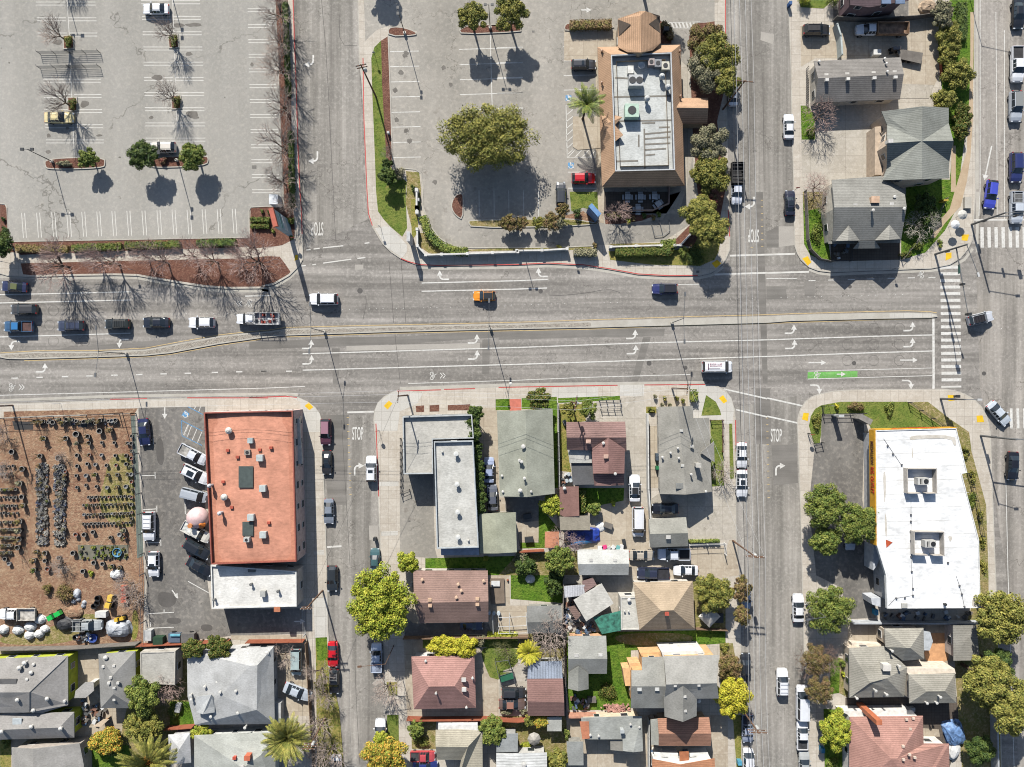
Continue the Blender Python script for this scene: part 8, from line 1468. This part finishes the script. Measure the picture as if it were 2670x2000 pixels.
machine('03:475,318', 28, (40, 190, 80), 'green compact machine in the nursery yard', 'machine', 'garden_machine', .75); machine('03:925,205', 78, (236, 196, 80), 'yellow forklift in the nursery yard', 'forklift', 'forklift', .72); machine('03:1010,345', 10, (226, 186, 60), 'small yellow machine above the silver sheeted one', 'machine', 'garden_machine', .5); machine('30:1130,425', 10, (70, 62, 58), 'dark engine winch in front of the flat trailer', 'machine', 'engine_winch', .5)
v_ = empty('jeep', WP('03:1515,498', .13)[0], 'blue-grey open jeep with grey trailer box at the back fence', 'jeep'); q = v_.location
MB().box((q.x-1.2, q.y, .9), (2.1, 1.6, .9)).build('bonnet', paint((96, 108, 124)), v_); MB().box((q.x+1.3, q.y, 1.0), (2.4, 1.7, 1.1)).build('cargo_bed', mat((120, 116, 112), name='canvas_grey'), v_); MB().box((q.x-.9, q.y+.6, 1.5), (1.8, .3, .35)).build('light_bar', mat((120, 190, 210), name='aqua'), v_)
for t in (-1.6, 1.6):
    for u in (-.8, .8): MB().tube((q.x+t, q.y+u-.12, .5), (q.x+t, q.y+u+.12, .5), .38, n=12).build('wheel', TYRE, v_)
v_ = empty('flat_trailer', WP('30:1270,455', .13)[0], 'grey flat trailer in the walled yard', 'trailer'); mb = MB(); mb.prism(WP('30:1160,400 1380,435 1365,525 1190,485', .9), .8, .92); mb.build('deck', GYF, v_)
for s in ('30:1220,505', '30:1262,512'): q = W(P(s)[0], .4); MB().tube((q.x, q.y-.1, .45), (q.x, q.y+.1, .45), .33, n=12).build('wheel', TYRE, v_)
# pink globe tank beside the red hall
v = WP('02:1655,1095', .13)[0]; e = empty('globe_tank', v, 'big pink and white globe with an orange spout beside the red hall', 'globe'); mb = MB(); mb.cone((v.x, v.y, .13), [(1.4, .0), (1.75, .5), (1.95, 1.1), (1.85, 1.8), (1.5, 2.3), (.9, 2.7), (.05, 2.85)], 24); mb.build('shell', mat((240, 206, 204), .5, var=.1, name='pink_shell'), e, True); MB().tube((v.x-.6, v.y-1.0, 1.6), (v.x-.75, v.y-1.2, 3.0), .42, n=14).build('spout', mat((240, 160, 100), name='orange_spout'), e); MB().cone((v.x+.9, v.y-1.0, 1.6), [(.7, 0), (.8, .5), (.1, 1.1)], 10).build('handle', mat((240, 140, 50), name='orange_handle'), e)
# nursery pots
PC = mat((62, 58, 56), .8, name='pot_plastic'); PT = mat((150, 84, 58), .8, name='terracotta'); rnd = random.Random(11)
def potmesh(kind):
    mb = MB(); mb.cone((0, 0, 0), [(.15, 0), (.21, .34), (.17, .34), (.16, .22), (.01, .22)], 10, cap=False); mb.m[10:20] = [1]*10; pot = mb.mesh('pot'); lf = MB(); r2 = random.Random(kind)
    if kind % 3 == 0:
        for i in range(14): a = r2.uniform(0, 6.28); lf.tube((0, 0, .28), (math.cos(a)*r2.uniform(.15, .4), math.sin(a)*r2.uniform(.15, .4), r2.uniform(.8, 1.4)), .014, .005, 3, cap=False)
    else: leaves(lf, (0, 0, .5), .24, .24, .22, 60, .07, r2, .3)
    pot.materials.append(PC); pot.materials.append(mat((176, 172, 164), name='pot_rim')); pl = lf.mesh('plant'); pl.materials.append(G['dry'] if kind % 3 != 1 else G['grey'] if kind < 7 else G['hedge']); return pot, pl
PM = [potmesh(i) for i in range(9)]
def pots(pts, label, group, s=1.0, dark=0.75, plant=0.42):
    for (x, y_) in pts:
        v = WP('02:%f,%f' % (x, y_), .13)[0]; k = rnd.randrange(9); sc = s*rnd.uniform(.85, 1.2); e = empty('potted_plant', v, label, 'potted plant', group, rnd.uniform(0, 6.28)); e.scale = (sc, sc, sc); o = bpy.data.objects.new('pot', PM[k][0]); coll.objects.link(o); o.parent = e
        if rnd.random() > dark: o.material_slots[0].link = 'OBJECT'; o.material_slots[0].material = PT if rnd.random() < .5 else mat((150, 152, 154), name='grey_pot')
        if rnd.random() < plant: q = bpy.data.objects.new('plant', PM[k][1]); coll.objects.link(q); q.parent = e
row = lambda y_, x0, x1, n, j=4, sl=0: [(x0+(x1-x0)*i/(n-1)+rnd.uniform(-j, j), y_+rnd.uniform(-j, j)+sl*i) for i in range(n)]
pots(row(310, 300, 980, 26, 14), 'pot in the crowded front row behind the nursery fence', 'pots in the front row', 1.7, .7, .35)
for y_, x0, x1, n in ((1000, 700, 1090, 13), (1078, 705, 1095, 15), (1155, 700, 1080, 13), (935, 740, 1070, 11)): pots(row(y_, x0, x1, n, 2, -.9), 'small dark pot in the tight rows on the right of the nursery', 'tight rows of small pots', 1.25, .9)
for y_, n in ((490, 5), (595, 5), (670, 6), (750, 6), (845, 6)): pots(row(y_, 640, 1060, n, 10), 'spaced-out pot in the upper right part of the nursery', 'spaced-out pots', 1.7, .8)
for y_, x1, n in ((870, 140, 8), (935, 140, 5), (1005, 145, 5), (1065, 150, 5), (1140, 130, 5), (1200, 120, 9), (1265, 125, 8), (1330, 110, 7), (1390, 100, 8), (680, 120, 4), (740, 100, 4)): pots(row(y_, 8, x1, n, 3), 'small pot in the rows against the left edge', 'rows of pots at the left edge', 1.3, .8)
pots([(380, 450), (560, 450), (650, 415), (740, 435), (840, 390), (925, 380), (350, 595), (500, 610), (120, 560), (205, 700), (185, 820), (200, 930), (210, 1000), (185, 1130), (180, 1205), (180, 1275), (165, 1345)], 'large dark pot standing apart in the nursery', 'large dark pots', 2.4, .95, .6)
pots([(315, 1380), (390, 1390), (300, 1450), (385, 1455), (620, 1390), (710, 1240), (780, 1220), (640, 1240), (925, 1265), (1000, 1240), (1035, 1205), (1040, 1265), (545, 1195), (515, 1250), (790, 1470), (700, 1540), (860, 1480), (940, 1500), (1000, 1510), (500, 1430), (520, 1500), (90, 1480), (60, 1440), (410, 1520), (300, 1530)], 'scattered pot in the lower part of the nursery', 'scattered pots', 2.0, .8)
pots([(1095, 430+i*62+rnd.uniform(-8, 8)) for i in range(12)], 'pale rimmed pot along the fence strip', 'pots along the fence strip', 1.5, .3, .4)
bench = MB(); cnt = 0
for x0 in (315, 460):
    pots([(x0+15+rnd.uniform(0, 75), 670+i*16.5+rnd.uniform(-4, 4)) for i in range(20)], 'pot on the crowded double bench in the middle of the nursery', 'pots on the double bench', 1.3, .5, .4)
def bulk(x0, x1, y0, y1, n, cols, name, label_kind='stuff'):
    mb = MB()
    for _ in range(n): v = WP('02:%f,%f' % (rnd.uniform(x0, x1), rnd.uniform(y0, y1)), .13)[0]; s = rnd.uniform(.14, .26); mb.cone((v.x, v.y, .13), [(s*.8, 0), (s, .35), (s*.8, .35), (s*.75, .25), (.01, .25)], 8, rnd.randrange(len(cols)), False)
    return tag(mb.build(name, cols), kind='stuff')
cl = [PC, mat((214, 208, 196), name='pale_pot2'), mat((176, 170, 160), name='grey_pot'), mat((206, 200, 188), name='pale_pot'), mat((110, 118, 140), name='blue_pot'), mat((96, 92, 86), name='mid_pot')]
bulk(305, 400, 655, 1320, 330, cl, 'stacked_pots'); bulk(450, 545, 670, 1330, 330, cl, 'stacked_pots'); bulk(300, 1000, 290, 340, 40, cl, 'stacked_pots'); bulk(660, 1050, 1340, 1440, 60, [G['mid'], G['olive'], PC], 'seedlings')
sheet('planting_bed', '02:1080,270 1110,265 1160,1000 1180,1420 1130,1440 1115,1000', ground('weed_mat', [(130, 140, 132), (108, 118, 108)], .8, 6), 0.14); sheet('ground_cloth', '02:100,310 268,315 275,380 120,382', mat((62, 60, 58), name='cloth_dark'), 0.145); sheet('ground_cloth', '02:640,330 715,332 718,362 642,362', mat((62, 60, 58), name='cloth_dark'), 0.145); sheet('ground_cloth', '02:640,1330 1060,1330 1055,1450 645,1450', ground('weed_cloth', [(140, 136, 122), (118, 116, 100)], .8, 6), 0.145)
for c, h_, l in (('02:50,400', 3.2, 'bare sapling by the left nursery post'), ('02:90,700', 2.6, 'tangled bare sapling at the left of the nursery'), ('02:540,600', 1.8, 'fallen bare sapling above the double bench'), ('03:1120,150', 4.0, 'dark bare tree by the red stacked crates'), ('02:540,1480', 2.8, 'bare sapling in the lower nursery')): bare(c, h_, l, .7, 3, TWIG, None, 1.4)
bare('03:1100,60', 3.6, 'bare tree over the fence by the white heap', .8, 2, TWIG, None, 1.4); shrub('02:750,1560', 30, .6, 'lime', 'spiky lime agave in the lower nursery')
for i in range(5): v = WP('03:%d,%d' % (1020+(i % 2)*12, 95+i*28), .13)[0]; boxy('crate', '03:%d,%d' % (1035, 90+i*28), (.9, .5), .7, 0, mat((226, 110, 80), name='red_crate'), 'red crate stacked at the nursery fence', 'crate')['group'] = 'red crates at the fence'
# patio furniture, umbrellas, dishes
def table(c, rz, label, group=None, s=1.0):
    v = WP(c, .15)[0]; e = empty('picnic_table', v, label, 'table', group); R = math.radians(rz); MB().box((v.x, v.y, .9), (1.25*s, 1.25*s, .08), R).build('tabletop', mat((206, 208, 210), name='table_top'), e); MB().box((v.x, v.y, .5), (.15, .15, .8), R).build('leg', STEEL, e)
    for k in range(4): a = R+k*math.pi/2; MB().box((v.x+math.cos(a)*1.0*s, v.y+math.sin(a)*1.0*s, .6), (.35, 1.1*s, .08), a).build('bench', mat((196, 198, 200), name='table_top2'), e)
for c, rz, l in (('21:1060,50', 0, 'patio table nearest the bare tree'), ('21:1165,50', 0, 'middle table on the patio'), ('21:1280,48', 0, 'rightmost straight table on the patio'), ('21:1310,108', 35, 'slanted patio table at the fence corner'), ('21:1145,150', 0, 'patio table partly under the front fence')): table(c, rz, l, 'restaurant patio tables', .8)
def umbrella(c, r, h, m, label, n=8, name='umbrella', cat='umbrella', sq=False):
    v = WP(c, .13)[0]; e = empty(name, v, label, cat); MB().cone((v.x, v.y, h-.5*r*.5), [(r, 0), (r*.6, .25*r), (.02, .5*r)], n, cap=False).build('canopy', m, e); MB().tube(v, (v.x, v.y, h), .03, n=6).build('pole', STEEL, e)
umbrella('31:1650,210', .9, 2.3, mat((206, 204, 196), name='cream_cloth'), 'cream umbrella on the junction pavement'); umbrella('31:1590,290', .85, 2.3, mat((240, 240, 240), .6, var=.1, name='white_cloth'), 'white umbrella with yellow edge on the junction pavement'); umbrella('23:290,1305', 1.2, 2.3, mat((176, 170, 160), name='grey_cloth'), 'grey umbrella beside the white-framed flat roof'); umbrella('23:1712,310', 2.0, 2.6, mat((222, 216, 206), name='canopy_cloth'), 'square cream canopy beside the tan hip-roofed house', 4, 'gazebo', 'gazebo')
sheet('ground_cloth', '23:800,350 1000,300 1000,440 860,470', PAVER, 0.16); mb = MB(); q = WP('23:780,348,2.5 1006,292,2.9 1006,455,2.5 852,485,2.3'); mb.add(q+[p-Vector((0, 0, .04)) for p in q], [(0, 1, 2, 3), (7, 6, 5, 4)]); [mb.tube((p.x, p.y, .13), p, .04, n=5) for p in q]; solo('shade_canopy', mb, mat((72, 146, 124), .8, var=.35, name='green_shade_mesh'), 'green mesh shade canopy stretched beside the tan house', 'canopy')
umbrella('03:1600,700', .01, .3, STEEL, 'x') if 0 else None
for c, l in (('13:1975,300', 'left white water barrel by the brown gabled house'), ('13:2015,302', 'middle white water barrel by the brown gabled house'), ('13:2055,305', 'right white water barrel by the brown gabled house'), ('22:575,745', 'upper white barrel beside the red-brown shed'), ('22:560,798', 'lower left white barrel beside the red-brown shed'), ('22:592,795', 'lower right white barrel beside the red-brown shed'), ('30:945,1195', 'dark planter on the tarmac beside the cross-gabled house, upper'), ('30:945,1350', 'dark planter on the tarmac beside the cross-gabled house, lower')):
    v = WP(c, .13)[0]; mb = MB().cone((v.x, v.y, .13), [(.3, 0), (.36, .5), (.3, .95), (.27, .95)], 14); solo('barrel' if 'barrel' in l else 'planter', mb, mat((206, 216, 222), name='white_plastic') if 'barrel' in l else mat((90, 76, 60), name='planter_brown'), l, 'barrel' if 'barrel' in l else 'planter')
# dark deck and yard furniture
mb = MB(); mb.prism(WP('13:1985,30 2100,30 2105,230 1995,235', .6), .13, .6); solo('deck', mb, ground('deck_boards', [(150, 134, 118), (130, 116, 102)], .8, 8), 'wooden deck right of the brown gabled house', 'deck')
for i, (c, l) in enumerate((('13:2030,60', 'round white garden table on the wooden deck'), ('22:235,1090', 'dark garden table in the shaded yard'), ('22:250,1280', 'cluttered garden bench above the green patch'), ('23:765,1015', 'grey picnic bench behind the grey cottage'), ('22:900,1165', 'tool bench with red items in the back yard'), ('03:1480,1080', 'pale garden bench left of the large pale house'))): boxy('garden_table', c, (1.5, .9), .7, (0, 10, 5, 0, -20, 80)[i], (SHT, DKST, DKST, GYF, GYF, PALE)[i], l, 'garden table')
for i, (x, y_, cc) in enumerate(((835, 1350, 0), (870, 1345, 1), (905, 1355, 2), (940, 1348, 0), (980, 1352, 3), (1010, 1345, 0), (1030, 1300, 4), (545, 320, 5), (560, 1130, 4))): boxy('storage_tub', '22:%d,%d' % (x, y_), (.9, .6), .6, i*17, (SHT, mat((226, 60, 130), name='pink_tub'), PALE, mat((120, 190, 190), name='teal_tub'), DKST, STEEL)[cc], ['white tub at the left of the junk row', 'pink tub in the junk row', 'grey tub in the junk row', 'second white tub in the junk row', 'teal tub in the junk row', 'white tub at the right of the junk row', 'dark tub below the white van', 'steel box on the dry lawn of the maroon house', 'dark box on the lime tree patio'][i], 'tub')
# litter of small yard things in the narrow side yards
rnd = random.Random(5)
for k, (s, n_, nm) in enumerate((('23:545,200 610,430', 14, 'askew white shed'), ('23:640,390 780,470', 14, 'shaded corner south of the askew white shed'), ('03:640,470 760,545', 8, 'grey work truck'), ('03:760,1050 880,1200', 10, 'narrow lime green house'), ('33:1040,290 1760,350', 12, 'shaded strip behind the outlet store'), ('23:600,980 740,1100', 10, 'back of the grey cottage'), ('03:690,1020 740,1240', 8, 'lime green wing'), ('23:1250,1440 1700,1480', 5, 'white deck'), ('22:500,740 600,840', 5, 'barrels'), ('31:640,430 760,560', 4, 'dark front terrace'))):
    a, b_ = WP(s, .13); mb = MB()
    for _ in range(n_*2): mb.box((rnd.uniform(a.x, b_.x), rnd.uniform(b_.y, a.y), .13+rnd.uniform(.2, .5)), (rnd.uniform(.25, .9), rnd.uniform(.2, .7), rnd.uniform(.3, .8)), rnd.uniform(0, 3), rnd.randrange(5))
    tag(mb.build('yard_clutter', [SHT, STEEL, GYF, mat((96, 120, 150), name='clutter_blue'), mat((150, 110, 90), name='clutter_brown')]), kind='stuff')
